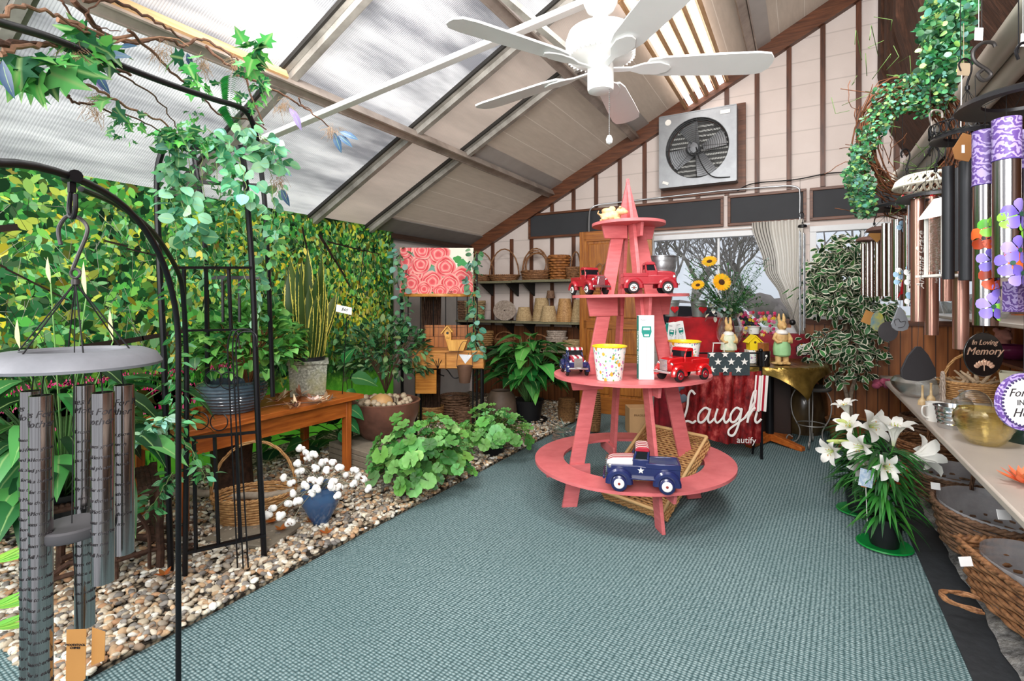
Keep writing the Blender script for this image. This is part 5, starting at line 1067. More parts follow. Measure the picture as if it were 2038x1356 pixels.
# ============================================================ back area
# rose painting, black rack, orange console desk
def pane(px, py, z): return at(px, py, z)
rz0 = 5.25; ro_ = at(875, 830, rz0); ro_.z = .035
OKW = WOOD('honey_oak', '#d39447', '#a9682c', rough=.35, ax='X')
t = T('plant_rack', 'tall black metal rack with curved wooden shelf carrying the rose painting', 'rack', ro_, YAW)
def lx_(px, z=rz0): return (px-875)/F*z
def lz_(py, z=rz0): return H+(598-py)/F*z-.035
b = MB()
pts = [(lx_(796)+ (lx_(952)-lx_(796))*i/16, -.02-.17*math.sin(PI*i/16)) for i in range(17)]+[(lx_(952), .1), (lx_(796), .1)]
b.prism(pts, lz_(591), lz_(585), 'XY'); mk('wooden_shelf', b, OKW, t, bev=.003)
for x in (798, 948):
    b = MB(); b.tube([(lx_(x), .08, 0), (lx_(x), .08, lz_(505))], .011, 8); mk('post', b, blackM, t)
    b = MB(); b.tube([(lx_(x)*.92, -.1, 0), (lx_(x)*.95, -.1, lz_(590))], .009, 8); mk('post', b, blackM, t)
for x in (817, 841, 866, 890, 912, 932): b = MB(); b.tube([(lx_(x), -.12, lz_(590)), (lx_(x), -.12, lz_(668))], .005, 6); mk('bar', b, blackM, t)
b = MB(); b.tube(spl([(lx_(796), .08, lz_(505)), (lx_(786), .08, lz_(512)), (lx_(788), .08, lz_(530)), (lx_(796), .08, lz_(540))], 5), .006, 6); b2 = MB(); b2.tube(spl([(lx_(798), .08, lz_(545)), (lx_(788), .08, lz_(555)), (lx_(790), .08, lz_(572)), (lx_(799), .08, lz_(580))], 5), .006, 6); mk('scroll', b, blackM, t); mk('scroll', b2, blackM, t)
b = MB(); b.tube(spl([(lx_(885), -.03, lz_(748)), (lx_(872), -.03, lz_(742)), (lx_(876), -.03, lz_(730)), (lx_(890), -.03, lz_(735)), (lx_(905), -.03, lz_(752)), (lx_(925), -.03, lz_(745)), (lx_(935), -.03, lz_(738))], 6), .006, 6); mk('scroll', b, blackM, t)
# painting
pc = at(870, 585, rz0); t = T('rose_painting', 'unframed canvas painting of coral roses with green leaves on the curved shelf', 'painting', pc, YAW)
w2, h2 = 145/F*rz0, 91/F*rz0
b = MB(); b.box((0, 0, h2/2), (w2, .03, h2)); mk('canvas', b, M('canvas_white', '#e9e3d3', .7, var=.1, sc=6), t, bev=.002)
L = LB(); 
def pt(fx, fy, y): return V((-w2/2+w2*fx, -.0155-y, h2*(1-fy)))
roses = [(a_, b_, c_*1.4) for a_, b_, c_ in [(.07, .3, .13), (.2, .55, .15), (.52, .14, .15), (.62, .42, .14), (.28, .36, .13), (.44, .74, .14), (.15, .78, .13), (.84, .68, .16), (.68, .78, .13), (.05, .04, .12), (.3, .06, .12), (.33, .9, .1), (.92, .9, .12), (.55, .95, .1), (.02, .95, .1), (.75, .95, .08)]]
k = 0
def blob(fx, fy, r, col, n=20, wv=.08, sx=1):
    global k; k += 1; c = pt(fx, fy, .0002*k); ph = U(0, 6); pts = []
    for i in range(n):
        a = 2*PI*i/n; q = r*(1+wv*math.sin(3*a+ph)+wv*.6*math.sin(5*a)); x = min(max(c.x+q*math.cos(a)*sx*w2*.75, -w2/2), w2/2); z = min(max(c.z+q*math.sin(a)*w2*.75, 0), h2); pts.append((x, z))
    n0 = L.n; L.v += [V((x, c.y, z)) for x, z in pts]; L.c += [col]*n; L.uv += [(.3, .5)]*n; L.f.append(tuple(range(n0, n0+n))); L.n += n
for fx, fy, r in [(.78, .25, .07), (.86, .4, .12), (.2, .2, .1), (.4, .45, .1), (.12, .6, .08), (.55, .6, .12), (.3, .6, .1), (.5, .9, .1), (.9, .5, .08), (.7, .6, .1)]: blob(fx, fy, r, cv(G('#4f9c5a'), .2), wv=.15)
for fx, fy, r in [(.25, .12, .1), (.45, .5, .08), (.18, .66, .08)]: blob(fx, fy, r, cv(G('#7fa08a'), .2), sx=1.6)
for fx, fy, r in roses:
    for j in range(9): blob(fx, fy, r*(1-.1*j), [G('#d4565c'), G('#e4767a'), G('#c9484e'), G('#dd6a6e')][j % 4] if j % 3 else G('#e5a198'), wv=.07)
L.mk('painted_roses', PRINT, t, world=False, smooth=False)
# green ornament before painting
L = LB(); c0 = at(898, 582, rz0-.1)
for i in range(14): a = 2.4*i; L.leaf(c0, V((math.cos(a), math.sin(a), .5)), .035, .03, G('#1f7a2c'))
o = L.mk('succulent', LEAF); tag(o, 'tiny bright green rosette on the curved shelf before the rose painting', 'plant')
# ivy strands on the rack
for nm, lab, pts in (('ivy_strand', 'eucalyptus strand twined around left post of black rack', [(797, 490, 5.1), (792, 540, 5.1), (805, 600, 5.1), (800, 660, 5.1)]), ('ivy_strand', 'green strand trailing down the right post of black rack', [(948, 500, 5.05), (940, 560, 5.05), (948, 620, 5.0), (945, 680, 5.0), (955, 700, 4.95)])):
    g = T(nm, lab, 'garland', at(*pts[0]), 0, 'strands twined on the black rack'); L = LB(); vine(L, pts, .05, .07, [G('#7fae98'), G('#5f9a7c'), G('#4a8a5a')], 'round', per=3, spread=.07, W=.8); L.mk('leaves', LEAFM, g)
# console
dz = 5.0; dc = at(893, 835, dz); dc.z = .035; t = T('console_desk', 'honey oak console with two drawers and beadboard back below the painting', 'desk', dc, YAW)
def dx(px): return (px-893)/F*dz
def dzz(py): return H+(598-py)/F*dz-.035
b = MB(); b.box(((dx(965)+dx(822))/2, .12, dzz(699)), (dx(965)-dx(822), .36, .022)); mk('top', b, OKW, t, bev=.003)
for x0, x1 in ((822, 888), (889, 963)):
    b = MB(); b.box(((dx(x0)+dx(x1))/2, -.04, (dzz(702)+dzz(732))/2), (dx(x1)-dx(x0)-.006, .02, dzz(702)-dzz(732))); d_ = mk('drawer', b, OKW, t, bev=.002)
b = MB(); b.box(((dx(965)+dx(822))/2, .14, (dzz(702)+dzz(734))/2), (dx(963)-dx(824), .3, dzz(702)-dzz(734))); mk('case', b, OKW, t)
b = MB(); b.box((dx(888), .27, (dzz(650)+dzz(696))/2), (dx(935)-dx(832), .02, dzz(650)-dzz(696))); b.box((dx(888), .26, dzz(671)), (dx(935)-dx(832), .02, .02)); b.box((dx(888), .26, dzz(652)), (dx(935)-dx(832), .02, .02)); mk('beadboard_back', b, beadmat('console_bead', '#b87338', '#8d4f22', 'X', 22, .7), t)
for x, y in ((dx(828), 0), (dx(958), 0), (dx(828), .26), (dx(958), .26)): b = MB(); b.tube([(x, y, 0), (x, y, dzz(734))], .012, 8); mk('leg', b, blackM, t)
b = MB(); b.prism([(dx(914), dzz(704)), (dx(941), dzz(706)), (dx(927), dzz(723))], -.055, -.0525); solo_ = mk('cloth_corner', b, M('white_lace', '#e9ecef', .8, var=.1), t)
b = MB()
for i, x in enumerate((-.05, -.02, .01, .04)): b.tube(spl([(dx(873), -.055, dzz(733)), (dx(873)+x*.5, -.06, dzz(722)), (dx(873)+x, -.06, dzz(712+3*(i % 2)))], 4), .003, 5)
mk('iron_hook', b, blackM, t)
# birdhouse planter
bp = dc+V((0, 0, 0)); q = at(905, 698, dz-.05); t = T('birdhouse_planter', 'yellow pine planter box with attached birdhouse standing on the console', 'planter', (q.x, q.y, dzz(699)+.035+.011), YAW)
PIN = WOOD('yellow_pine', '#e2ab52', '#bf8434', ax='Z'); k5 = dz/F
b = MB(); b.prism([(-10*k5, 0), (18*k5, 0), (26*k5, 21*k5), (-16*k5, 21*k5)], -.06, .06); mk('box', b, PIN, t, bev=.002)
b = MB(); b.prism([(-16*k5, 20*k5), (-6*k5, 20*k5), (-6*k5, 38*k5), (-13*k5, 47*k5), (-21*k5, 36*k5)], -.05, .0); mk('birdhouse', b, PIN, t, bev=.002)
b = MB(); b.bar((-13*k5, -.03, 49*k5), (-25*k5, -.03, 34*k5), .01, .09, (0, 1, 0)); b.bar((-13*k5, -.03, 49*k5), (-3*k5, -.03, 37*k5), .01, .09, (0, 1, 0)); mk('roof', b, PIN, t)
b = MB(); b.lathe([(0, 0), (2.6*k5, 0), (2.6*k5, -.002), (0, -.002)], (-13*k5, -.051, 35*k5), 16, 'Y'); mk('entrance_hole', b, INK, t)
b = MB(); b.lathe([(3.2*k5, 0), (3.2*k5, -.012), (0, -.014)], (-12*k5, -.05, 28*k5), 16, 'Y'); mk('perch', b, PIN, t)
# things hanging / standing under the console
b = MB()
for i in range(10): b.box((0, 0, .02+.022*i), (.2, .02, .021), rx=.2)
solo('slatted_wood_panel', 'small honey wooden shingle panel hanging below left drawer', 'panel', b, OKW, at(848, 785, 4.95), YAW)
b = MB(); b.lathe([(0, 0), (.05, 0), (.075, .16), (.068, .16), (.05, .02)], (0, 0, 0), 24); b.tube([(.075*math.cos(a), 0, .15+.24*math.sin(a)) for a in [PI*i/16 for i in range(17)]], .003, 5); solo('hanging_rust_bucket', 'rust brown bucket with wire handle hanging below the right drawer', 'bucket', b, M('rust_metal', '#6f5140', .7, .3, var=.4), at(925, 762, 4.85), YAW)
for i, (x, y, z, r, h, m_) in enumerate(((905, 832, 5.2, .14, .25, WKD), (858, 838, 5.1, .12, .16, WKL), (925, 842, 5.0, .1, .14, WKD))): basket('storage_basket', ['dark wicker basket on floor under the console right side', 'honey wicker basket on floor beneath the shingle panel', 'small dark wicker basket on floor by console leg'][i], onZ(x, y, .05), r, r, h, 1.1, 9, m_, group='baskets under the console', n=16)
b = MB(); b.lathe([(0, 0), (.14, 0), (.17, .12), (.15, .27), (.11, .33), (.1, .31), (0, .3)], (0, 0, 0), 28); solo('stone_pot', 'brown stoneware pot on floor left of the peace lily', 'pot', b, M('stoneware', '#6d5a4c', .6, var=.4, sc=8, bump=.3), onZ(998, 838, .05), 0)

# shelves of baskets
SHF = M('dark_shelf', '#26231f', .7, var=.4)
def shelf(lab, px0, px1, py, y, d=.34):
    a, c = onY(px0, py, y), onY(px1, py, y); z = (a.z+c.z)/2
    t = T('wall_shelf', lab, 'shelf', ((a.x+c.x)/2, y, z), 0, 'dark shelves of baskets on the back wall'); w_ = c.x-a.x
    b = MB(); b.box((0, d/2, -.014), (w_, d, .028)); mk('board', b, SHF, t)
    b = MB(); b.box((0, -.006, -.012), (w_, .012, .03)); mk('edge', b, M('jute_edge', '#8a8468', .9, var=.5, sc=80), t)
    for s_ in (-1, 1): b = MB(); b.prism([(.0, -.028), (d, -.028), (d, -.2)], w_*.35*s_-.012, w_*.35*s_+.012, 'YZ'); mk('bracket', b, SHF, t)
    return t, z
s1, zA = shelf('upper left dark shelf holding hoop-handled twig baskets', 945, 1018, 560, 5.9)
s2, zB = shelf('upper right dark shelf holding looped vine baskets', 1019, 1165, 557, 5.9)
s3, zC = shelf('lower left dark shelf holding the pale oval tray', 895, 1018, 638, 5.9)
s4, zD = shelf('lower right dark shelf holding upturned rope baskets', 1019, 1170, 641, 5.9)
def onsh(px, z, y=6.06): p = onY(px, 600, y); return V((p.x, y, z))
gp = 'twig baskets on the upper shelf'
basket('hoop_basket', 'twig basket with tall hoop handle behind the rose painting', onsh(955, zA), .15, .13, .09, 1.3, 6, WK, (.33, 1), .5, gp, n=20)
basket('hoop_basket', 'twig basket with round hoop handle in middle of upper left shelf', onsh(1003, zA), .17, .13, .08, 1.35, 6, WK, (.36, 1), 0, gp, n=20)
t = basket('looped_vine_basket', 'vine basket with many tangled hoops on upper right shelf', onsh(1066, zB), .17, .14, .12, 1.15, 6, WK, (.3, 1), 0, gp, n=20)
b = MB()
for i in range(7): b.tube(ring((U(-.03, .03), U(-.03, .03), .2+U(-.02, .03)), .17*U(.85, 1.08), 30, 'Y'), .006, 6)
mk('hoops', b, WK, t)
basket('tall_basket', 'tall flared chip basket on upper right shelf', onsh(1113, zB), .10, .10, .3, 1.3, 9, M('chip_wicker', '#b9783f', .6, var=.5, sc=30, c2='#6e3f1e', bump=.4), None, 0, gp, n=14, rimr=.014)
basket('small_handled_basket', 'small square slatted basket with handle beside the wooden door', onsh(1146, zB), .09, .09, .15, 1.15, 8, WK, (.2, .6), 0, gp, sq=.7, n=18)
basket('tapered_basket', 'pale woven wastebasket on lower left shelf', onsh(945, zC), .12, .12, .26, 1.2, 11, WKP, None, 0, n=18)
basket('tapered_basket', 'brown woven basket partly behind the black rack on lower shelf', onsh(922, zC), .1, .1, .26, 1.15, 11, WKD, None, 0, n=18)
b = MB()
for k in range(9): r = .02+.0165*k; b.tube([V((r*math.cos(a)*1.05, .0, r*math.sin(a)*.85)) for a in [2*PI*i/40 for i in range(40)]]+[V((r*1.05, 0, 0))], .0095, 5)
solo('oval_tray', 'pale coiled oval tray standing upright on lower shelf', 'tray', b, WKW, onsh(1004, zC+.135), .1, rx=0) if False else solo('oval_tray', 'pale coiled oval tray standing upright on lower shelf', 'tray', b, WKW, onsh(1004, zC+.135), .1)
def stack(px, z, r, h, n, m_, lab, s_=.022, y=6.06):
    gl = 'upturned rope baskets stacked on the lower shelf'
    for i in range(n):
        b = MB(); K = 12
        if i == n-1: prof = [(r, 0)]+[(r-(r*.32)*j/K+.004*(j % 2), h*j/K) for j in range(K+1)]+[(0, h)]
        else: prof = [(r*1.04, 0), (r*1.06, s_*.5), (r*1.02, s_*.95), (r*.9, s_)]
        b.lathe(prof, (0, 0, 0), 28)
        solo('rope_basket', '%s rope basket, %s, %s' % (lab[0], lab[1], 'topmost' if i == n-1 else ['lowest of stack', 'second from bottom', 'third from bottom', 'fourth from bottom'][i]), 'basket', b, m_, onsh(px, z+s_*i, y), 0, gl)
stack(1043, zD, .105, .14, 3, WKP, ('short', 'just right of the pale oval tray'))
stack(1078, zD, .12, .26, 3, WKP, ('tall brown-gold', 'in the middle of the lower right shelf'), y=6.12)
stack(1092, zD, .11, .18, 2, WKP, ('front', 'before the tall ones on the lower right shelf'), y=5.99)
stack(1124, zD, .105, .23, 4, WKL, ('olive-gold', 'second from the wooden door'), y=6.08)
stack(1155, zD, .115, .24, 3, WKP, ('tan', 'nearest to the wooden door'), y=6.08)
b = MB(); b.lathe([(0, 0), (.06, 0), (.045, .1), (0, .1)], (0, 0, 0), 20); solo('rope_basket', 'small dark rope cup perched on top of tall stacked baskets', 'basket', b, WKD, onsh(1096, zD+.3, 6.12), 0)
# lower row
for i, (x, z, r, h, m_, lab) in enumerate(((962, .72, .12, .2, WKL, 'honey striped basket on bottom row behind the console'), (1108, .78, .12, .09, WKW, 'white-washed shallow basket beneath another on bottom row'), (1108, .86, .11, .09, WKW, 'white-washed shallow basket on top of bottom row stack'), (1150, .72, .17, .12, WKP, 'wide pale basket on bottom row near the wooden door'), (1005, .72, .13, .1, WK, 'twig basket with hoop on bottom row above the peace lily'), (1070, .72, .14, .08, WK, 'low twig basket with small hoops above the peace lily'))):
    basket('bottom_row_basket', lab, onsh(x, z+.002), r, min(r*.9, .12), h, 1.15, 7, m_, (.1, 1) if 'hoop' in lab else None, 0, 'baskets on the bottom shelf row', n=16)
s5, _ = shelf('bottom dark shelf behind the peace lily', 940, 1170, 705, 5.9)
s5.location.z = .72
for i, (x, lab) in enumerate(((846, 'leftmost'), (857, 'middle'), (870, 'rightmost'))):
    b = MB()
    for k in range(9): a = 2*PI*k/9; b.tube(wob([(.03*math.cos(a), .03*math.sin(a), 0), (.03*math.cos(a+.5), .03*math.sin(a+.5), .7), (.035*math.cos(a), .035*math.sin(a), 1.36)], .003, 4), .009, 6)
    p = at(x, 655, 5.6); p.z = .05; solo('willow_bundle', '%s upright brown willow bundle behind the black rack' % lab, 'twig bundle', b, TW, p, 0, 'willow bundles behind the black rack')
b = MB(); 
for i in range(12): b.tube([(-.02+.02*i, 0, 0), (-.02+.02*i, 0, .30-.022*i)], .009, 5)
solo('lattice_wedge', 'triangular brown woven panel standing behind the black rack', 'panel', b, TW, onsh(908, zC, 6.0)+V((0, 0, .01)), 0)

# wooden door leaned at the back
DW = WOOD('door_oak', '#b8742c', '#86491a', rough=.35, ax='Z'); DWX = WOOD('door_oak_rail', '#b5702a', '#85481a', rough=.35, ax='X')
t = T('wooden_door', 'orange-brown panelled wooden door standing behind the pink stand', 'door', (-1.93, 5.86, .012), .04)
b = MB(); b.box((-.385, 0, 1.08), (.09, .045, 2.16)); b.box((.385, 0, 1.08), (.09, .045, 2.16)); b.box((0, 0, 1.08), (.07, .043, 2.16)); mk('stile', b, DW, t, bev=.003)
b = MB()
for z, h in ((.1, .2), (.62, .12), (1.05, .1), (1.5, .1), (2.1, .12)): b.box((0, -.001, z), (.76, .043, h))
mk('rail', b, DWX, t, bev=.003)
b = MB(); b.box((0, .005, 1.08), (.76, .02, 2.1)); mk('panel', b, DW, t)
b = MB()
for x in (-.19, .19):
    for z0_, z1_ in ((.2, .56), (.68, 1.0), (1.1, 1.45), (1.55, 2.04)): b.box((x, -.01, (z0_+z1_)/2), (.25, .018, z1_-z0_-.06))
mk('raised_field', b, DW, t, bev=.008)
b = MB(); b.tube(spl([(-.2, -.04, 1.62), (-.23, -.06, 1.72), (-.15, -.05, 1.83), (-.1, -.05, 1.78), (-.17, -.05, 1.7)], 6), .006, 6); b.tube(spl([(-.1, -.05, 1.6), (-.12, -.06, 1.75), (-.06, -.05, 1.85)], 6), .005, 6)
solo('dried_vine', 'dried tan curly vine stem hanging on the wooden door', 'vine', b, BRL, (-1.95, 5.84, -.05), 0)

# ---- windows
WF = M('window_frame_white', '#dfe0e2', .45, var=.06)
def window(n, W_, y, mull, handle_=False):
    x0, x1, z0_, z1_ = W_; t = T('window_%d' % n, None, None, ((x0+x1)/2, y, z0_), 0, kind='structure'); w_ = x1-x0; h_ = z1_-z0_
    b = MB()
    for x in (-w_/2+.03, w_/2-.03): b.box((x, 0, h_/2), (.06, .08, h_))
    b.box((0, 0, .03), (w_, .1, .06)); b.box((0, 0, h_-.03), (w_, .1, .06))
    for m_ in mull: b.box((-w_/2+w_*m_, .01, h_/2), (.025, .04, h_))
    mk('window_frame', b, WF, t, bev=.003)
    b = MB(); b.add([(-w_/2, .02, 0), (w_/2, .02, 0), (w_/2, .02, h_), (-w_/2, .02, h_)], [(0, 1, 2, 3)]); mk('window_glass', b, glassm('window_glass', (.93, .95, .97), .01, mix=.12), t)
window(1, W1, YB, [.5]); window(2, W2, YB, [.33, .66])
# outside
gm = M('outside_asphalt', '#9a9a9c', .9, var=.15, sc=1.5); b = MB(); b.add([(-30, 6.6, -.1), (40, 6.6, -.1), (40, 60, -.1), (-30, 60, -.1)], [(0, 1, 2, 3)]); struct('ground_outside', b, gm)
b = MB(); b.add([(-30, 15, -.08), (40, 15, -.08), (40, 60, -.05), (-30, 60, -.05)], [(0, 1, 2, 3)]); struct('grass_outside', b, M('outside_grass', '#8c9470', .95, var=.3, sc=1))
BARK = M('bare_bark', '#9a928c', .9, var=.2)
def tree(p, h, seed, lab):
    r = random.Random(seed); b = MB()
    def br(a, d, l, rad, k):
        q = a+d*l; m_ = a.lerp(q, .5)+V((r.uniform(-1, 1), r.uniform(-1, 1), r.uniform(-.5, 1)))*l*.08; b.tube([a, m_, q], [rad, rad*.85, rad*.65], 5 if k > 2 else 3, cap=False)
        if k <= 0: return
        for i in range(3 if k > 1 else 4):
            dd = (d+V((r.uniform(-1, 1), r.uniform(-1, 1), r.uniform(-.35, .7)))*.75).normalized(); br(a.lerp(q, r.uniform(.55, 1)), dd, l*r.uniform(.6, .85), rad*.55, k-1)
    br(V((0, 0, 0)), V((0, 0, 1)), h*.3, h*.022, 5); solo('bare_tree', lab, 'tree', b, BARK, p, 0, 'bare trees outside the window', ang=0)
for i, (px, d, h) in enumerate(((1330, 17, 6.5), (1385, 22, 8), (1440, 24, 8), (1490, 16, 6), (1640, 15, 6), (1700, 20, 8), (1270, 20, 7))):
    p = at(px, 620, d); p.z = -.1; tree(p, h, i+3, ['bare tree outside seen just right of the galvanised bucket', 'taller bare tree behind the left half of the window', 'bare tree outside in the middle of the window', 'bare tree outside by the striped curtain', 'bare tree outside seen through the ficus', 'bare tree outside far right behind the chimes', 'bare tree outside left window edge'][i])
b = MB()
for i in range(60): a = U(-25, 35); b.ball((a, 45+U(-2, 2), U(.3, .9)), (U(1, 2.5), 1, U(.6, 1.3)), 8, 5)
solo('distant_hedge', 'grey-brown bare brush and hedge line far outside', 'hedge', b, M('distant_brush', '#8a817c', 1, var=.3, sc=2, bump=.5), (0, 0, 0), 0, kind='stuff', ang=0)
p = at(1412, 640, 11.5); p.z = -.1; t = T('parked_car', 'white car parked outside seen low through the window', 'car', p, .15)
b = MB(); b.prism([(-2, .25), (2, .25), (2.1, .6), (1.9, .8), (1.1, .88), (.6, 1.35), (-1.1, 1.4), (-1.7, .9), (-2.1, .8)], -.8, .8); mk('body', b, M('car_white', '#e8eaee', .2, var=.03), t, bev=.06)
b = MB(); b.prism([(1.0, .9), (.58, 1.3), (-1.05, 1.34), (-1.55, .92)], -.81, .81); mk('window', b, GLS, t)
for x in (-1.3, 1.3):
    for y in (-.75, .75): b = MB(); b.lathe([(0, -.1), (.32, -.1), (.32, .1), (0, .1)], (x, y, .32), 20, 'Y'); mk('wheel', b, TYRE, t)

# curtains
def curtmat():
    m, nt, out = NT('striped_curtain'); uv = N(nt, 'UVMap'); sx = N(nt, 'SeparateXYZ'); nt.links.new(uv.outputs[0], sx.inputs[0])
    c = ramp(nt, sx.outputs[0], [(0, G('#d9d4cc')), (.02, G('#7d766e'))] ); w = N(nt, 'TexWave', wave_type='BANDS', bands_direction='X'); mp = N(nt, 'Mapping'); mp.inputs['Scale'].default_value = (1, 0, 0); nt.links.new(uv.outputs[0], mp.inputs[0]); w.inputs['Scale'].default_value = 5.2; nt.links.new(mp.outputs[0], w.inputs[0])
    f = ramp(nt, w.outputs[0], [(.70, 0), (.78, 1)]); st = ramp(nt, sx.outputs[0], [(.33, 1), (.36, 0)]); mu = N(nt, 'Math', operation='MULTIPLY'); nt.links.new(f, mu.inputs[0]); nt.links.new(st, mu.inputs[1])
    col = mixc(nt, mu.outputs[0], G('#ece8e1'), G('#6f6a66')); p = princ(nt, out, col, .9, spec=.1); tr = N(nt, 'BsdfTranslucent'); nt.links.new(col, tr.inputs[0]); mx = N(nt, 'MixShader'); mx.inputs[0].default_value = .4; nt.links.new(p.outputs[0], mx.inputs[1]); nt.links.new(tr.outputs[0], mx.inputs[2]); nt.links.new(mx.outputs[0], out.inputs[0]); return m
CUR = curtmat()
def curtain(lab, edgeL, edgeR, z0_, z1_, folds, y=6.13, solid=False):
    nu, nv = 70, 26; b = MB(); uvs = []
    def fn(u, v):
        z = z0_+(z1_-z0_)*v; l, r_ = edgeL(v), edgeR(v); return (l+(r_-l)*u, y-.0+.022*math.sin(u*folds*2*PI)*(.6+.4*v), z)
    b.grid(fn, nu, nv); me = bpy.data.meshes.new('curtain'); me.from_pydata(b.v, [], b.f); uvl = me.uv_layers.new(name='UVMap')
    for lp in me.loops: i = lp.vertex_index; uvl.data[lp.index].uv = ((i//(nv+1))/nu, (i % (nv+1))/nv)
    me.polygons.foreach_set('use_smooth', [True]*len(me.polygons)); o = link('curtain', me, CUR); return tag(o, lab, 'curtain', 'window curtains')
def lin(*kp):
    def f(v):
        for (a, x), (b_, y_) in zip(kp[:-1], kp[1:]):
            if v <= b_: t_ = (v-a)/(b_-a); t_ = t_*t_*(3-2*t_); return x+(y_-x)*t_
        return kp[-1][1]
    return f
X = lambda px: onY(px, 600, 6.13).x
curtain('cream curtain with brown stripes gathered to the right of the window', lin((0, X(1588)), (.2, X(1570)), (.34, X(1552)), (.6, X(1520)), (1, X(1496))), lin((0, X(1602)), (.34, X(1592)), (1, X(1600))), onY(1590, 672, 6.13).z, onY(1540, 440, 6.13).z, 8)
curtain('narrow cream striped curtain at left side of window behind pink stand', lin((0, X(1284)), (1, X(1276))), lin((0, X(1286)), (.5, X(1293)), (1, X(1302))), onY(1285, 690, 6.13).z, onY(1290, 458, 6.13).z, 4)
b = MB(); b.tube([(-1.75, 6.17, 2.14), (.05, 6.17, 2.14)], .01, 8); solo('curtain_rod', 'slim white curtain rod above the window', 'curtain rod', b, WF, (0, 0, 0), 0)

# ---- draped red display below window
REDC = M('red_satin', '#c40f1c', .6, var=.5, sc=6, c2='#7a0610', spec=.25); REDD = M('dark_red_velvet', '#9c0d24', .7, var=.45, sc=8, c2='#4a0610')
def drape(name, lab, p, w_, d_, h_, m_, rz=YAW, fold=.02, n=9):
    b = MB(); K = 80
    def fn(u, v):
        a = 2*PI*u; x, y = math.cos(a), math.sin(a); q = max(abs(x), abs(y)); x, y = x*(.25+.75/q), y*(.25+.75/q)
        if v < .3: s_ = v/.3; return (x*w_/2*s_, y*d_/2*s_, h_+.006*math.sin(9*a+s_*3))
        s_ = (v-.3)/.7; r_ = 1+.08*s_+(fold/w_*2)*s_*math.sin(a*n)+.02*math.sin(3*a); return (x*w_/2*r_, y*d_/2*r_, h_*(1-s_)+.0)
    b.grid(fn, K, 14); o = solo(name, lab, 'cloth', b, m_, p, rz); return o
p = at(1385, 700, 5.4); p.z = .735; p.y = 5.88; drape('red_cloth', 'shiny red cloth draped over raised box holding the heart buckets', p, .66, .28, .43, REDC, 0)
p = at(1520, 715, 5.45); p.z = .735; p.y = 5.95; drape('dark_red_cloth', 'dark red velvet cloth heaped behind the rabbit figurines', p, .9, .22, .27, REDD, 0, fold=.04)
b = MB(); b.box((0, 0, .36), (1.25, .3, .72)); p = at(1440, 800, 5.42); p.z = .012; p.y = 5.93; solo('display_cabinet', 'low dark display cabinet under the red cloths', 'cabinet', b, M('dark_cabinet', '#3c2218', .5, var=.3), p, 0, bev=.005)
# heart buckets
HRT = M('red_heart', '#cf1f2a', .4)
def heart(s): return [(s*.0625*16*math.sin(t_)**3*.5, s*.0625*(13*math.cos(t_)-5*math.cos(2*t_)-2*math.cos(3*t_)-math.cos(4*t_))*.5) for t_ in [2*PI*i/36 for i in range(36)]]
for i, (px, lab) in enumerate(((1336, 'small galvanised bucket with plain red heart left on the red cloth'), (1391, 'small galvanised bucket with red lettered heart right on the red cloth'))):
    p = onY(px, 640, 5.86); p.z = 1.172; t = bucket('heart_bucket', lab, p, .066, .088, .175, M('dull_zinc', '#8f9692', .5, .5, var=.15), (.85,), group='heart buckets on the red cloth')
    b = MB(); b.prism([(x+.01, z+.08) for x, z in heart(.085)], -.095, -.08); h_ = mk('heart', b, HRT, t)
    if i: text('lettering', 'Love', .03, WCARD, h_, (.01, -.0925, .068), shear=.4)
# meter boxes leaning behind stand
for i, (px, rz_, tl) in enumerate(((1328, .0, .12), (1346, 0, -.16), (1362, 0, -.2))): meterbox(['leftmost white and teal box leaning on the display table', 'middle white and green box leaning on the display table', 'rightmost white and green box leaning on the display table'][i], at(px, 718-3*i, 4.55+.05*i), YAW+.3, .33, .075, tl)
t = drape('brown_paper_bag', 'dark cloth covered stand holding the leaning boxes', V((at(1345, 800, 4.62).x, at(1345, 800, 4.62).y, .012)), .32, .24, .76, REDD)

# ---- gold cloth table
GOLD = M('gold_lame', '#a98a45', .28, .75, var=.6, sc=7, c2='#4f3c14', bump=.5)
tc2 = at(1532, 860, 4.85); tc2.z = .012; t = T('pedestal_table', 'round pedestal table with wooden feet under the gold cloth', 'table', tc2, YAW)
b = MB(); b.lathe([(0, .73), (.46, .73), (.46, .755), (0, .755)], (0, 0, 0), 40); mk('tabletop', b, OKW, t)
b = MB(); b.lathe([(.035, .06), (.035, .73)], (0, 0, 0), 16, cap=False); mk('column', b, blackM, t)
for k in range(4): a = R(30+90*k); b = MB(); b.X = Matrix.Rotation(a, 4, 'Z'); b.prism([(0, .03), (.28, 0), (.32, 0), (.32, .035), (.06, .09), (0, .09)], -.03, .03); mk('foot', b, OR1, t, bev=.004)
b = MB()
def gold(u, v):
    a = 2*PI*u; q = 1/max(abs(math.cos(a-.9)), abs(math.sin(a-.9))); R_ = .62*q*.85; s_ = v*R_
    if s_ < .47: return (s_*math.cos(a), s_*math.sin(a), .762+.003*math.sin(20*a+30*v))
    o_ = s_-.47; rr = .475+o_*.12+.03*math.sin(a*7)*min(1, o_*6); return (rr*math.cos(a), rr*math.sin(a), .757-o_*.98)
b.grid(gold, 120, 30); o = solo('gold_tablecloth', 'crumpled metallic gold cloth with pointed corners over round table', 'tablecloth', b, GOLD, tc2, YAW); 
TZ = tc2.z+.766
def ont(px, z): p = at(px, 700, z); p.z = TZ; return p
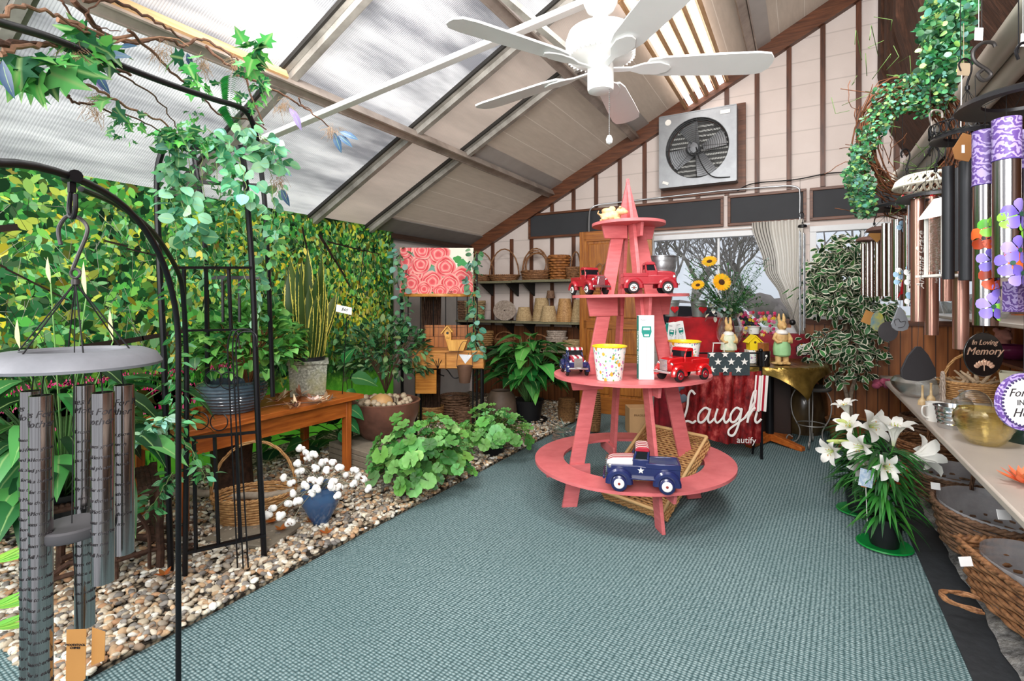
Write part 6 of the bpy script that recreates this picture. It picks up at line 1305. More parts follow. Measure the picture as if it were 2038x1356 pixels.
# rabbits
def rabbit(lab, p, s, m1, m2, green):
    t = T('rabbit_figurine', lab, 'figurine', p, YAW, 'standing rabbit figurines on the gold table'); 
    def K(b): b.v = [(x*s, y*s, z*s) for x, y, z in b.v]; return b
    b = MB(); b.ball((0, -.005, .36), (.042, .045, .045)); b.ball((0, -.045, .35), (.022, .022, .018)); b.ball((0, 0, .25), (.058, .045, .08)); b.ball((0, 0, .15), (.066, .055, .075))
    for x in (-1, 1):
        b.tube([(x*.018, .0, .38), (x*.024, .01, .43), (x*.02, .012, .475)], [.014, .016, .006], 8); b.tube([(x*.03, 0, .12), (x*.035, -.002, .05), (x*.036, -.005, .015)], [.034, .028, .024], 10); b.ball((x*.036, -.03, .015), (.025, .045, .017)); b.tube([(x*.05, 0, .29), (x*.078, -.012, .24), (x*.06, -.05, .21), (x*.03, -.062, .22)], [.02, .018, .016, .014], 8); b.ball((x*.017, -.038, .368), .006, 8, 5)
    b.ball((0, .02, .01), (.09, .07, .014)); o = mk('body', K(b), m1, t); remesh(o, .0045*s*1.2, 1)
    b = MB(); prof = [(.05, .075), (.07, .09), (.074, .15), (.066, .2), (.06, .215)] if green else [(.045, .30), (.06, .27), (.066, .22), (.082, .15), (.08, .13)]
    b.lathe([(r_+.003, z) for r_, z in prof], (0, 0, 0), 28, sy=.88, cap=False); b.v = [(x*(1+.03*math.sin(8*math.atan2(y, x))), y*(1+.03*math.sin(8*math.atan2(y, x))), z) for x, y, z in b.v]; mk('trousers' if green else 'coat', K(b), m2, t)
    b = MB(); b.lathe([(.03, .325), (.05, .31), (.055, .29), (.045, .28)], (0, 0, 0), 20, cap=False); mk('collar', K(b), WHT, t); return t
RAB = M('rabbit_resin', '#e6c585', .6, var=.3, sc=14, c2='#b98d58')
rabbit('cream rabbit figurine in pale coat, left one near glass vase', ont(1450, 4.78), .88, RAB, M('pale_coat', '#efe6cf', .7, var=.2, sc=18, c2='#b9cfae'), False)
rabbit('rabbit figurine wearing green overalls on right side of gold table', ont(1556, 4.6), .96, RAB, M('mint_overalls', '#a5d79a', .6, var=.2, sc=14), True)
# yellow birdhouse, floral box below
q = ont(1499, 4.72); b = MB(); b.prism([(-.055, 0), (.055, 0), (.062, .12), (-.062, .12)], -.05, .05); solo('floral_box', 'white floral printed tin beneath the yellow birdhouse', 'box', b, FLO, q, YAW, bev=.003)
t = T('yellow_birdhouse', 'small bright yellow birdhouse with peaked roof on floral tin', 'birdhouse', q+V((0, 0, .121)), YAW); YB_ = M('bright_yellow', '#f2d21f', .5, var=.08)
b = MB(); b.prism([(-.045, 0), (.045, 0), (.05, .075), (0, .125), (-.05, .075)], -.04, .04); mk('house', b, YB_, t, bev=.002)
b = MB(); b.bar((0, 0, .132), (-.072, 0, .064), .009, .1, (0, 1, 0)); b.bar((0, 0, .132), (.072, 0, .064), .009, .1, (0, 1, 0)); mk('roof', b, YB_, t)
b = MB(); b.lathe([(0, -.001), (.011, -.001), (.011, 0), (0, 0)], (0, -.0405, .07), 16, 'Y'); mk('entrance_hole', b, M('hole_brown', '#5a4210', .8), t)
b = MB(); b.lathe([(0, 0), (.055, 0), (.057, .13), (.052, .13), (.05, .02), (0, .02)], (0, 0, 0), 28); t = solo('black_mug', 'glossy black tin can with golf motif on gold table', 'can', b, M('gloss_black', '#141214', .15, var=.1, coat=.5), ont(1519, 4.52), YAW)
b = MB(); b.ball((.0, -.056, .09), (.01, .003, .01)); b.bar((0, -.058, .08), (-.015, -.058, .05), .003, .002); mk('motif', b, WHT, t)
b = MB(); b.box((0, 0, .165), (.07, .06, .07), rz=.5); solo('copper_box', 'small copper coloured box atop the black tin', 'box', b, M('copper_card', '#a8642f', .5, var=.4, sc=30), ont(1519, 4.52), YAW)
# white garden swing/lantern left
t = T('candle_lantern', 'small white framed candle lantern with glass on star cloth side of table', 'lantern', ont(1430, 4.62), YAW)
b = MB()
for s_ in (-1, 1): b.tube([(s_*.06, 0, 0), (s_*.045, 0, .19)], .004, 6)
b.box((0, 0, .19), (.1, .02, .008)); mk('frame', b, WHT, t)
b = MB(); b.lathe([(0, .005), (.035, .005), (.035, .06), (.03, .06)], (0, 0, 0), 20); mk('cup', b, GALV, t)
# small flower pot arrangement
t = T('flower_arrangement', 'small pink and yellow flower arrangement behind yellow birdhouse', 'flowers', at(1500, 700, 5.3), YAW); t.location.z = 1.006
t.matrix_basis = Matrix.Translation(t.location) @ Matrix.Rotation(YAW, 4, 'Z')
b = MB(); pot(b, .05, .06, .08); mk('pot', b, WHT, t); L = LB()
for i in range(70):
    q = at(U(1470, 1545), U(622, 668), 5.28+U(-.05, .05)); c = random.choice([G('#e0457a'), G('#f0c93a'), G('#d93a4a'), G('#f2e3a0'), G('#e98ab0')])
    for j in range(5): a = j*1.256; L.leaf(q, V((cc*math.cos(a), ss*math.cos(a), math.sin(a))), .022, .016, c, up=(ss, -cc, 0), shape='round')
for i in range(80): L.leaf(at(U(1475, 1540), U(640, 680), 5.3), rdir(-.2, 1), .05, .015, cv(G('#3f7a34')), shape='lance')
L.mk('blossoms', LEAF, t)
# sunflower vase
vz = 5.15; vp = at(1452, 690, vz); vp.z = TZ-.03; t = T('sunflower_vase', 'clear round glass vase holding sunflowers and greenery before the window', 'vase', vp, YAW)
GL = glassm('clear_glass', (.96, .98, .98), .03, mix=.35, bump=.15)
b = MB(); b.lathe([(0, .12), (.05, .12), (.06, .14), (.12, .22), (.13, .32), (.1, .4), (.085, .43), (.1, .47), (.095, .47), (.08, .43), (.12, .3), (.05, .15), (0, .14)], (0, 0, .0), 36); mk('glass', b, GL, t)
b = MB(); b.lathe([(0, 0), (.09, 0), (.09, .12), (0, .12)], (0, 0, 0), 24); mk('base', b, REDC, t)
L = LB(); mth = vp+V((0, 0, .42)); GR = [G('#4f8a4a'), G('#6fa862'), G('#8fb0a0'), G('#3a6b3a')]
for i in range(90):
    q = at(U(1362, 1530), U(515, 610), vz+U(-.15, .15)); S2 = spl([vp+V((0, 0, .2)), mth, mth.lerp(q, .6)+V((0, 0, .03)), q], 5); L.tube(S2, .0022, cv(GR[3]), 4)
    for j in range(6, len(S2)):
        for s_ in (-1, 1): L.leaf(S2[j], rdir(-.3, .8), U(.04, .07), U(.008, .02), cv(random.choice(GR)), shape='lance')
for i in range(60): q = at(U(1405, 1470), U(585, 635), vz-.05); L.leaf(q, rdir(), .06, .035, cv(random.choice([G('#9fb0a8'), G('#c9d0c8'), G('#6f8f7a')])), shape='round')
L.mk('greenery', LEAF, t)
for px, py, s_, f_ in ((1436, 562, .085, 1), (1412, 521, .07, .6), (1389, 568, .06, .5), (1428, 533, .0, 1)):
    if not s_: continue
    L = LB(); q = at(px, py, vz-.2); nrm = V((ss*f_*1.0, -cc*f_, .25)).normalized() if f_ == 1 else V((ss-.5, -cc, .8)).normalized()
    x_ = nrm.cross(V((0, 0, 1))).normalized(); y_ = nrm.cross(x_)
    for rr in range(2):
        for j in range(17): a = 2*PI*(j+.5*rr)/17; d = x_*math.cos(a)+y_*math.sin(a)+nrm*(.12+.1*rr); L.leaf(q+d*s_*.3, d, s_*.8, s_*.3, cv(G('#f5b81a'), .12), up=nrm, shape='lance', droop=.1)
    fl = L.mk('sunflower', LEAF, t); b = MB(); rot = nrm.to_track_quat('Z', 'Y').to_matrix(); b.ball(q, (s_*.38, s_*.38, s_*.15), 16, 8, rot); mk('seed_disc', b, M('seed_disc', '#4a2a12', .9, var=.5, sc=80, bump=.6), t, world=True)
# decorative plate & tag
t = T('decorative_plate', 'small white octagonal floral plate on stand by the curtain', 'plate', ont(1598, 4.75)+V((0, 0, .0)), YAW)
b = MB(); K = 8; b.prism([(.055*math.cos(2*PI*(i+.5)/8)*1.08, .12+.055*math.sin(2*PI*(i+.5)/8)) for i in range(8)], -.004, .004); mk('plate', b, FLO, t); b = MB(); o8 = [(.06*math.cos(2*PI*(i+.5)/8)*1.08, 0, .12+.06*math.sin(2*PI*(i+.5)/8)) for i in range(8)]; b.tube(o8+[o8[0]], .0045, 6); b.tube([(0, .01, .07), (0, .0, 0)], .003, 6); mk('stand', b, blackM, t)
b = MB(); b.box((0, 0, .045), (.06, .003, .022)); t = solo('green_tag', 'small green printed tag lying by decorative plate', 'tag', b, M('pale_green_tag', '#cfe8c8', .6, var=.1), ont(1613, 4.62), YAW); b = MB(); b.box((0, -.002, .045), (.03, .002, .006)); mk('print', b, M('green_ink', '#2f8a4a', .6), t)
# ---- blanket rack with star cloth and Laugh blanket
rk = at(1432, 900, 4.35); rk.z = .012; t = T('blanket_rack', 'black metal rack carrying the star cloth and red blanket', 'rack', rk, YAW)
kz = 4.35/F
def bx(px): return (px-1432)*kz
def bz(py): return (598-py)*kz+H-.012
for x in (1350, 1514):
    b = MB(); b.tube([(bx(x)+.008, 0, 0), (bx(x), 0, bz(700))], .012, 8); b.ball((bx(x), 0, bz(698)), .018, 10, 6); mk('post', b, blackM, t)
    b = MB(); b.tube([(bx(x), .15, 0), (bx(x), .02, bz(820))], .009, 8); mk('leg', b, blackM, t)
b = MB(); b.tube([(bx(1350), -.02, bz(727)), (bx(1516), -.02, bz(729))], .005, 8); mk('rail', b, blackM, t)
b = MB(); b.tube([(bx(1350), 0, bz(703)), (bx(1516), 0, bz(703))], .007, 8); mk('rail', b, blackM, t)
b = MB(); b.tube([(bx(1350), 0, bz(850)), (bx(1516), 0, bz(850))], .007, 8); mk('rail', b, blackM, t)
def velvet():
    m, nt, out = NT('crushed_velvet'); f = noise(nt, coords(nt, 'Object', (1, 1, .6)), 14, 6, .7); g = noise(nt, coords(nt, 'Object', (2, 1, .3)), 5, 2)
    col = ramp(nt, f, [(.35, G('#3f0609')), (.52, G('#8a1a1d')), (.7, G('#c9625a'))]); col = mixc(nt, ramp(nt, g, [(.4, 0), (.7, .5)]), col, G('#4a0a0c')); princ(nt, out, col, .55, bump=f, bstr=.2, bdist=.01, spec=.3); return m
def bl(u, v): 
    x = bx(1347)+(bx(1512)-bx(1347))*u; z = bz(742-4*u)*(1-v)+bz(872+10*u)*v; return (x, -.035+.022*math.sin(u*20)*(.3+.7*v)+.012*math.sin(u*47+v*3), z+.015*math.sin(u*7)*v)
b = MB(); b.grid(bl, 70, 20); t = solo('laugh_blanket', 'crushed red velvet blanket lettered Laugh hanging on black rack', 'blanket', b, velvet(), rk, YAW)
STK = {'L': [[(.75, 1.9), (.45, 2.15), (.3, 1.8), (.35, 1.1), (.25, .4), (0, .08), (.15, -.05), (.5, .12), (.9, 0), (1.1, .15)]], 'a': [[(1.95, .85), (1.6, 1.0), (1.25, .6), (1.3, .1), (1.6, .05), (1.9, .5), (1.98, .95), (1.93, .3), (2.1, .0), (2.4, .3)]], 'u': [[(2.5, .95), (2.42, .3), (2.65, 0), (3.0, .4), (3.1, .95), (3.05, .3), (3.25, 0), (3.5, .3)]], 'g': [[(4.15, .85), (3.8, 1.0), (3.5, .55), (3.6, .08), (3.9, .1), (4.15, .6), (4.2, .95), (4.15, -.1), (3.95, -.8), (3.6, -.8), (3.55, -.45), (4.1, 0), (4.6, .4)]], 'h': [[(4.5, .3), (5.0, 1.3), (5.1, 2.0), (4.9, 2.1), (4.8, 1.5), (4.75, 0)], [(4.77, .4), (5.05, .95), (5.3, .8), (5.27, .2), (5.45, 0), (5.7, .25)]]}
b = MB(); s_ = (bx(1506)-bx(1350))/5.6
for ch in STK.values():
    for st in ch:
        Q = spl([(x, y, 0) for x, y in st], 6); b.tube([(bx(1348)+q.x*s_+q.y*.02, -.065, bz(838)+q.y*s_*1.05) for q in Q], .0095, 6)
b.v = [(x, -.066+(y+.065)*.25, z) for x, y, z in b.v]; mk('lettering', b, M('white_chenille', '#efe9e4', .9, var=.1), t)
text('small_lettering', 'autify', .075, M('white_chenille', '#efe9e4', .9), t, (bx(1478), -.066, bz(878)), (PI/2, .05, 0))
def stc(u, v): return (bx(1404)+(bx(1488)-bx(1404))*u, -.045-.006*math.sin(u*11), bz(700)*(1-v)+bz(746)*v)
b = MB(); b.grid(stc, 20, 6); t = solo('star_cloth', 'charcoal cloth with white stars hung over top of black rack', 'cloth', b, M('charcoal_knit', '#3e4a4e', .9, var=.3, sc=60), rk, YAW)
for i in range(10):
    r_, c_ = divmod(i, 3); x = 1412+(c_*26+(12 if r_ == 1 else 0)); y = 704+r_*15
    if y > 742 or x > 1484: continue
    b = MB(); b.prism([(bx(x)+(.032 if j % 2 == 0 else .013)*math.sin(2*PI*j/10), min(bz(700)-.002, bz(y)+(.032 if j % 2 == 0 else .013)*math.cos(2*PI*j/10))) for j in range(10)], -.056, -.053); mk('star', b, WHT, t)
def flg(u, v): return (bx(1495)+(bx(1520)-bx(1495))*u-.02*v, -.075+.02*math.sin(u*12), bz(745)*(1-v)+bz(815)*v)
b = MB(); b.grid(flg, 16, 12); solo('flag_scarf', 'small blue and striped flag scarf hanging on right post of rack', 'scarf', b, STR, rk, YAW)
b = MB()
for i in range(8): a = U(0, 6); b.ball((.04*math.cos(a)*U(.3, 1), 0, .06*math.sin(a)), (.03, .012, .035), 10, 6)
solo('grey_fabric_flower', 'grey fabric bow hanging at left top of red blanket', 'bow', b, M('slate_felt', '#6d7886', .9, var=.3), at(1355, 782, 4.2), YAW)
# things on the floor behind the stand
p = onZ(1268, 860, .012); t = T('cardboard_box', 'open brown cardboard box on carpet behind the pink stand', 'box', p, YAW)
b = MB(); b.box((0, 0, .13), (.2, .2, .26)); cb = mk('carton', b, M('cardboard', '#c49a6c', .85, var=.12), t, bev=.002); text('lettering', 'FRAGILE', .03, M('brown_ink', '#6b4a2c', .8), cb, (0, -.1012, .18))
bucket('galvanised_tub', 'low ribbed galvanised tub on carpet right of the cardboard box', onZ(1312, 862, .012), .1, .12, .2, ribs=(.8, .6, .4, .9))
for i, (x, y, r, h, lab) in enumerate(((1184, 858, .05, .4, 'tall coiled rope column on the carpet behind the left pink leg'), (1128, 838, .085, .25, 'rope wrapped vase on gravel edge right of the peace lily'))):
    b = MB(); b.lathe([(0, 0)]+[(r+.006*math.sin(z_*3.1)+.01*math.sin(PI*z_/40), h*z_/40) for z_ in range(41)]+[(0, h)], (0, 0, 0), 24); solo('rope_vase', lab, 'vase', b, M('rope_wrap', '#9a7145', .8, var=.4, sc=60, c2='#5a3a20', bump=.4), onZ(x, y, .035), 0)
basket('dark_basket', 'dark woven basket behind the white meter box under the table', onZ(1262, 812, .012)+V((0, 0, .26)), .1, .1, .16, 1.15, 7, WKD, None, 0, n=16)
p = onZ(1120, 893, .03); t = T('glass_jar_plant', 'grey tillandsia in wire-wrapped glass jar behind left of pink ring', 'plant', p, YAW)
b = MB(); b.lathe([(0, 0), (.07, 0), (.085, .16), (.07, .17), (.066, .01)], (0, 0, 0), 24); mk('jar', b, GL, t)
L = LB(); 
for i in range(50): L.leaf(p+V((U(-.05, .05), U(-.05, .05), U(.1, .2))), rdir(.1, 1), U(.07, .16), .008, cv(G('#9fb0a0')), shape='lance', droop=.3)
L.mk('foliage', LEAF, t)
b = MB()
for i in range(30): b.tube(ring((0, 0, .03+.005*i), .08+U(-.012, .02), 14, 'Z', U(0, 3), U(3, 6)), .0012, 4)
mk('wire_wrap', b, M('rust_wire', '#a88a78', .6), t, ang=0)
# iron stool and barrel
p = at(1614, 880, 4.75); p.z = .012; t = T('iron_stool', 'small round grey stool with curling wrought iron legs by gold table', 'stool', p, YAW); IRW = M('grey_iron', '#a3a09c', .5, .5, var=.3)
b = MB(); b.lathe([(0, .52), (.16, .52), (.17, .535), (.16, .55), (0, .55)], (0, 0, 0), 32); mk('seat', b, M('dark_stone_seat', '#55524f', .6, var=.4), t)
for k in range(4):
    a = R(45+90*k+10); b = MB(); b.X = Matrix.Rotation(a, 4, 'Z'); b.tube(spl([(.12, 0, .52), (.16, 0, .42), (.15, 0, .28), (.09, 0, .14), (.11, 0, .04), (.17, 0, .012), (.2, 0, .04), (.18, 0, .075), (.15, 0, .06)], 6), .006, 8); mk('leg', b, IRW, t)
b = MB(); b.tube(ring((0, 0, .2), .12, 28), .005, 6); mk('ring_brace', b, IRW, t)
p = at(1600, 862, 5.25); p.z = .012; b = MB(); b.lathe([(0, 0), (.16, 0), (.2, .1), (.215, .25), (.2, .4), (.17, .45), (.18, .47), (.16, .47), (0, .44)], (0, 0, 0), 36); solo('glazed_garden_stool', 'brown glazed ceramic barrel planter behind the iron stool', 'planter', b, M('dripped_glaze', '#6d5a3c', .25, var=.6, sc=5, st=(1, 1, .3), c2='#2c1a12', coat=.5), p, 0)
# ficus
p = onZ(1690, 862, .012); p = at(1690, 862, 4.75); p.z = .012; t = T('variegated_ficus', 'tall white-edged ficus tree with twin trunks in brown pot', 'tree', p, YAW)
b = MB(); pot(b, .13, .18, .24, .014); mk('pot', b, M('brown_plastic_pot', '#8a5a34', .5, var=.2), t); b = MB(); b.lathe([(0, .225), (.17, .22)], (0, 0, 0), 20, cap=False); mk('soil', b, SOIL, t)
TK = M('ficus_trunk', '#a3907c', .8, var=.5, sc=30, c2='#5f5044', bump=.4); kf = 4.75/F
b = MB(); b.tube(spl([(0, 0, .22), (-.02, 0, .45), (-.06, .01, .65), (-.05, 0, .9), (-.02, 0, 1.2), (.0, 0, 1.5)], 6), [.02, .011], 8); mk('trunk', b, TK, t)
b = MB(); b.tube(spl([(.02, 0, .22), (.02, .01, .45), (.06, 0, .65), (.07, 0, .9), (.1, 0, 1.2), (.06, 0, 1.6)], 6), [.02, .011], 8); mk('trunk', b, TK, t)
L = LB(); FC = [G('#2c5230'), G('#3a683c'), G('#1c3a22'), G('#4a7f48')]
def fleaf(q): d = rdir(-1, .25); L.leaf(q, d, U(.07, .105), U(.036, .052), cv(random.choice(FC), .3), up=V((ss, -cc, .5))+rdir()*.5, shape='oval', droop=.2, fold=.2)
for cx_, cy_, rx_, rz_, n in ((1690, 560, 85, 62, 620), (1650, 600, 60, 40, 200), (1650, 690, 62, 38, 130), (1715, 700, 65, 40, 150), (1730, 640, 60, 45, 230), (1640, 540, 45, 35, 130), (1680, 500, 60, 35, 190), (1760, 620, 40, 25, 80), (1690, 745, 55, 25, 60)):
    for i in range(n):
        d = rdir()*(U(0, 1)**.4); q = at(cx_+d.x*rx_, cy_+d.z*rz_, 4.72+d.y*.34); fleaf(q)
for i in range(40): a = at(U(1630, 1740), U(500, 720), 4.72); c = p+V((0, 0, U(.8, 1.5))); L.tube(spl([c, c.lerp(a, .5)+V((0, 0, .08)), a], 3), .003, G('#6b5b4c'), 4)
for x, y in ((1572, 575), (1580, 585), (1590, 570), (1600, 565)): L.leaf(at(x, y, 4.7), V((-cc, -ss, -.8)), .09, .02, FC[1], up=(ss, -cc, 0), shape='lance')
L.mk('foliage', LEAFV, t)
# ============================================================ right side: counter, baskets, chimes, lilies
CT = M('beige_counter', '#c9bdb2', .4, var=.1, sc=3)
cy0, cy1 = -.3, 6.0
for i, (a, c) in enumerate(((-.3, 1.86), (1.87, 6.0))):
    t = T('counter_top', ['near length of beige countertop on the right side', 'far length of beige countertop reaching the back wall'][i], 'counter', (.95, (a+c)/2, .62), 0, 'countertop lengths on the right')
    b = MB(); b.box((0.02, 0, .0), (.7, c-a, .035)); mk('slab', b, CT, t, bev=.008)
    for y in (-(c-a)/2+.3, (c-a)/2-.3): b = MB(); b.box((.25, y, -.31), (.05, .05, .55)); mk('leg', b, brownT, t)
CZ = .638
b = MB(); b.prism([(.98, 1.2), (1.02, 1.15), (1.6, 1.15), (1.6, 6.0), (1.02, 6.0), (.95, 5.9), (.95, 1.4)], 1.205, 1.23, 'XY'); solo('upper_shelf', 'beige round-cornered upper shelf behind the hanging chimes', 'shelf', b, CT, (0, 0, 0), 0, bev=.005)
b = MB(); b.prism([(1.2, 1.8), (1.6, 1.8), (1.6, 6.1), (1.2, 6.1)], .90, .92, 'XY'); solo('middle_shelf', 'dark brown middle shelf holding plush toys and bowls', 'shelf', b, brownX, (0, 0, 0), 0)
for i, y in enumerate((2.4, 4.2, 5.6)): b = MB(); b.box((1.5, y, .62), (.08, .08, 1.24)); struct('trim_shelf_post', b, OR2)
def onc(px, py, z=CZ): return onZ(px, py, z)
# glass bowl etc. on counter
GLT = glassm('textured_glass', (.9, .93, .93), .06, bump=.8, mix=.4); AMB = glassm('amber_glass', (.93, .86, .62), .05, bump=.6, mix=.35, tc=(1, .95, .75))
def bowl(name, lab, p, r, h, m, group=None, rz=0, ribs=0):
    prof = [(0, .004), (r*.45, 0), (r*.5, .004)]+[(r*(.5+.5*math.sin(PI/2*min(1, j/10*1.25)))+(-.12*r*max(0, j/10-.8)*5), h*j/10) for j in range(1, 11)]
    if ribs: prof = [(a+ribs*math.sin(i*3.0), z) for i, (a, z) in enumerate(prof)]
    prof += [(max(.002, a-.005), z+.004) for a, z in prof[::-1][:-3]]+[(0, .01)]; b = MB(); b.lathe(prof, (0, 0, 0), 40); return solo(name, lab, 'bowl', b, m, p, rz, group)
bowl('glass_bowl', 'low textured clear glass bowl on counter under the black guitar pick sail', onc(1828, 790), .17, .14, GLT)
t = bowl('ribbed_glass_bowl', 'large yellow-tinted ribbed glass bowl on right of counter', onc(1960, 884), .125, .17, AMB, ribs=.0025)
b = MB(); b.lathe([(0, 0), (.05, 0), (.055, .1), (.04, .13), (.015, .14), (.012, .16), (.02, .175), (0, .19)], (0, 0, 0), 24); solo('glass_cloche', 'clear glass dome lying behind the ribbed bowl', 'glass dome', b, GLT, onc(1915, 838), 0)
b = MB(); b.ball((0, 0, .085), (.085, .085, .085), 24, 14); solo('glass_globe', 'round clear glass globe behind the small silver bucket', 'glass globe', b, GLT, onc(1938, 832), 0)
bucket('silver_bucket', 'small shiny ribbed silver bucket on the counter front edge', onc(1893, 852), .055, .075, .12, M('shiny_tin', '#d3d6d8', .15, .95, var=.15), (.2, .4, .6, .8))
b = MB(); b.lathe([(0, 0), (.045, 0), (.048, .11), (.043, .11), (.04, .01), (0, .01)], (0, 0, 0), 28); t = solo('white_mug', 'white enamel mug left of the silver bucket', 'mug', b, WHT, onc(1862, 838), YAW)
b = MB(); b.tube(spl([(-.045, 0, .09), (-.075, 0, .085), (-.08, 0, .05), (-.065, 0, .025), (-.045, 0, .02)], 5), .005, 8); mk('handle', b, WHT, t)
for i, (x, y, lab) in enumerate(((1836, 806, 'left cream tasselled bell with stick on counter edge'), (1853, 800, 'right cream tasselled bell with stick on counter edge'))):
    b = MB(); b.lathe([(0, 0), (.028, 0), (.024, .03), (.008, .05), (.006, .12), (.009, .13), (0, .135)], (0, 0, 0), 14); solo('wooden_bell', lab, 'bell', b, CREAM, onc(x, y), 0, 'cream bells on the counter')
b = MB(); handle(b, .03, .2, .0, .006, ax='Y'); solo('beaded_hoop', 'pale beaded hoop handle standing by the silver bucket', 'hoop', b, WKW, onc(1876, 835)+V((0, 0, .08)), 0)
t = basket('driftwood_basket', 'wicker basket heaped with pale driftwood pieces on the counter', onc(1935, 795), .17, .15, .13, 1.2, 9, WKL, (.2, 1), YAW, n=22)
DR = M('driftwood', '#cdb597', .85, var=.35, sc=20, c2='#8d745a', bump=.3); bp_ = onc(1935, 795)
for i in range(16):
    d = rdir(.3, 1); b = MB(); l = U(.1, .18); b.tube(wob([(0, 0, 0), d*l*.5+rdir()*.01, d*l], .004, 3), [U(.012, .02), .006], 7); solo('driftwood_piece', 'pale driftwood stick heaped in wicker basket on the counter', 'driftwood', b, DR, bp_+V((U(-.1, .1), U(-.08, .08), .09)), 0, 'driftwood pieces in the counter basket')
b = MB(); b.lathe([(0, 0), (.09, 0), (.12, .24), (.113, .24), (.085, .01)], (0, 0, 0), 4); b2 = M('cream_pot', '#e3dfc4', .6, var=.15); solo('cream_square_pot', 'cream square pot behind the purple round sign', 'pot', b, b2, onc(2025, 815), .5)
b = MB(); b.lathe([(0, 0), (.1, 0), (.11, .02), (.09, .12), (.05, .14), (0, .14)], (0, 0, 0), 28); solo('dark_teal_bowl', 'dark teal glass bowl at right edge of the counter', 'bowl', b, M('teal_glass', '#14302f', .1, var=.3, coat=.5), onc(2050, 880), 0)
L = LB(); q = onc(2036, 968)
for i in range(22): a = 2.4*i; L.leaf(q+V((0, 0, .01)), V((math.cos(a), math.sin(a), .15+.05*i)), .09-.001*i, .025, cv(G('#f08a5c'), .12), shape='lance', droop=-.1, fold=.3)
o = L.mk('orange_silk_flower', LEAF); tag(o, 'orange silk flower lying at right edge of the counter', 'flower')
b = MB()
for i in range(9): b.ball((U(-.05, .05), U(-.03, .03), U(-.04, .03)), (.035, .03, .03), 10, 6)
solo('pink_silk_flower', 'pink and crimson silk flower hanging below far counter corner', 'flower', b, M('pink_silk', '#b8627a', .9, var=.5, sc=20, c2='#7a1f3a'), at(1757, 760, 4.6), 0)
# plush toys and bowls on middle shelf
PLU = M('pink_plush', '#c98a7c', .95, var=.25, sc=40, bump=.4)
def plush(lab, p, m_, s):
    b = MB(); b.ball((0, 0, .05), (.05, .045, .05)); b.ball((0, -.01, .12), (.042, .04, .04)); b.ball((0, -.045, .11), (.018, .016, .014))
    for x in (-1, 1): b.ball((x*.035, 0, .155), .016, 8, 6); b.ball((x*.05, -.02, .06), (.018, .03, .018)); b.ball((x*.03, -.05, .02), (.02, .035, .02))
    b.v = [(x*s, y*s, z*s) for x, y, z in b.v]; o = solo('plush_toy', lab, 'plush toy', b, m_, p, YAW, 'plush toys on the middle shelf'); remesh(o, .005*s, 1)
plush('pink plush bear on left of the middle shelf', V((1.32, 5.3, .921)), PLU, 1.3); plush('brown plush bear on far left end of middle shelf', V((1.3, 5.7, .921)), M('tan_plush', '#a8794c', .95, var=.3), 1.0); plush('bright pink plush toy behind the bronze chime tube', V((1.32, 4.35, .921)), M('hot_pink_plush', '#d1405c', .95, var=.2), 1.1)
for i, (y, c, lab) in enumerate(((5.05, '#6a2448', 'purple glass bowl on the middle shelf left side'), (4.0, '#3f1a3a', 'dark purple bowl on middle shelf behind the pick sail'), (3.4, '#c87a2c', 'orange bowl on the middle shelf behind driftwood'))): bowl('coloured_bowl', lab, V((1.32, y, .921)), .13, .1, M('bowl_glaze_%d' % i, c, .15, var=.3, coat=.5), 'coloured bowls on the middle shelf')
# vases on upper shelf
for i, (px, r, h, lab) in enumerate(((1888, .06, .2, 'round etched glass disc vase behind the black chime'), (1955, .08, .14, 'clear cut glass vase behind the butterfly chime'), (1985, .07, .12, 'green-footed crackled glass vase near right frame edge'))):
    p = onX(px, 640, 1.1); p.z = 1.231; b = MB(); b.lathe([(0, 0), (r*.6, 0), (r, h*.5), (r*.8, h), (r*.75, h), (r*.9, h*.5), (0, .01)], (0, 0, 0), 28); solo('glass_vase', lab, 'vase', b, GLT, p, 0, 'glass vases on the upper shelf')

# baskets under the counter
PLAS = M('clear_plastic', '#e4e4e8', .22, var=.25, sc=12, bump=.6, alpha=.5, spec=.8)
gU = 'wicker baskets under the counter'
basket('under_counter_basket', 'dark chip basket deepest under the counter behind the lilies', V((.95, 5.5, .12)), .2, .17, .25, 1.15, 9, WKD, None, 0, gU, n=18)
basket('under_counter_basket', 'brown twig basket with low hoop handle above the lily flowers', V((.84, 4.8, .12)), .2, .2, .2, 1.2, 10, WK, (.22, 1), 1.2, gU, n=22)
basket('under_counter_basket', 'twig basket with plastic liner and white tag right of the lilies', V((.82, 4.1, .12)), .19, .2, .17, 1.25, 9, WKD, (.22, 1), .2, gU, n=22, liner=PLAS)
basket('under_counter_basket', 'large oval twig basket with plastic liner nearest the grey stone', V((.82, 3.38, .12)), .2, .27, .2, 1.2, 11, WKD, (.2, .9), .1, gU, n=26, ax='Y', liner=PLAS, rimr=.012)
basket('under_counter_basket', 'long rectangular willow basket lined with clear plastic at right', V((.8, 2.72, .12)), .15, .2, .2, 1.25, 10, WK, None, .25, gU, n=26, sq=.8, liner=PLAS, rimr=.013)
basket('under_counter_basket', 'rough willow basket cropped at the right frame edge', V((.82, 2.15, .12)), .15, .17, .2, 1.2, 9, WKL, None, 0, gU, n=20, rimr=.014)
b = MB()
for s_ in range(3): b.tube([(.085*math.cos(a)+.006*math.cos(a*6+s_*2.1), .06*math.sin(a)+.006*math.sin(a*6+s_*2.1), .004*s_) for a in [PI*.35+PI*1.3*i/40 for i in range(41)]], .006, 6)
solo('twisted_handle', 'twisted wicker loop handle lying by the grey stone edge', 'handle loop', b, WK, onZ(1928, 1200, .13), -.2)
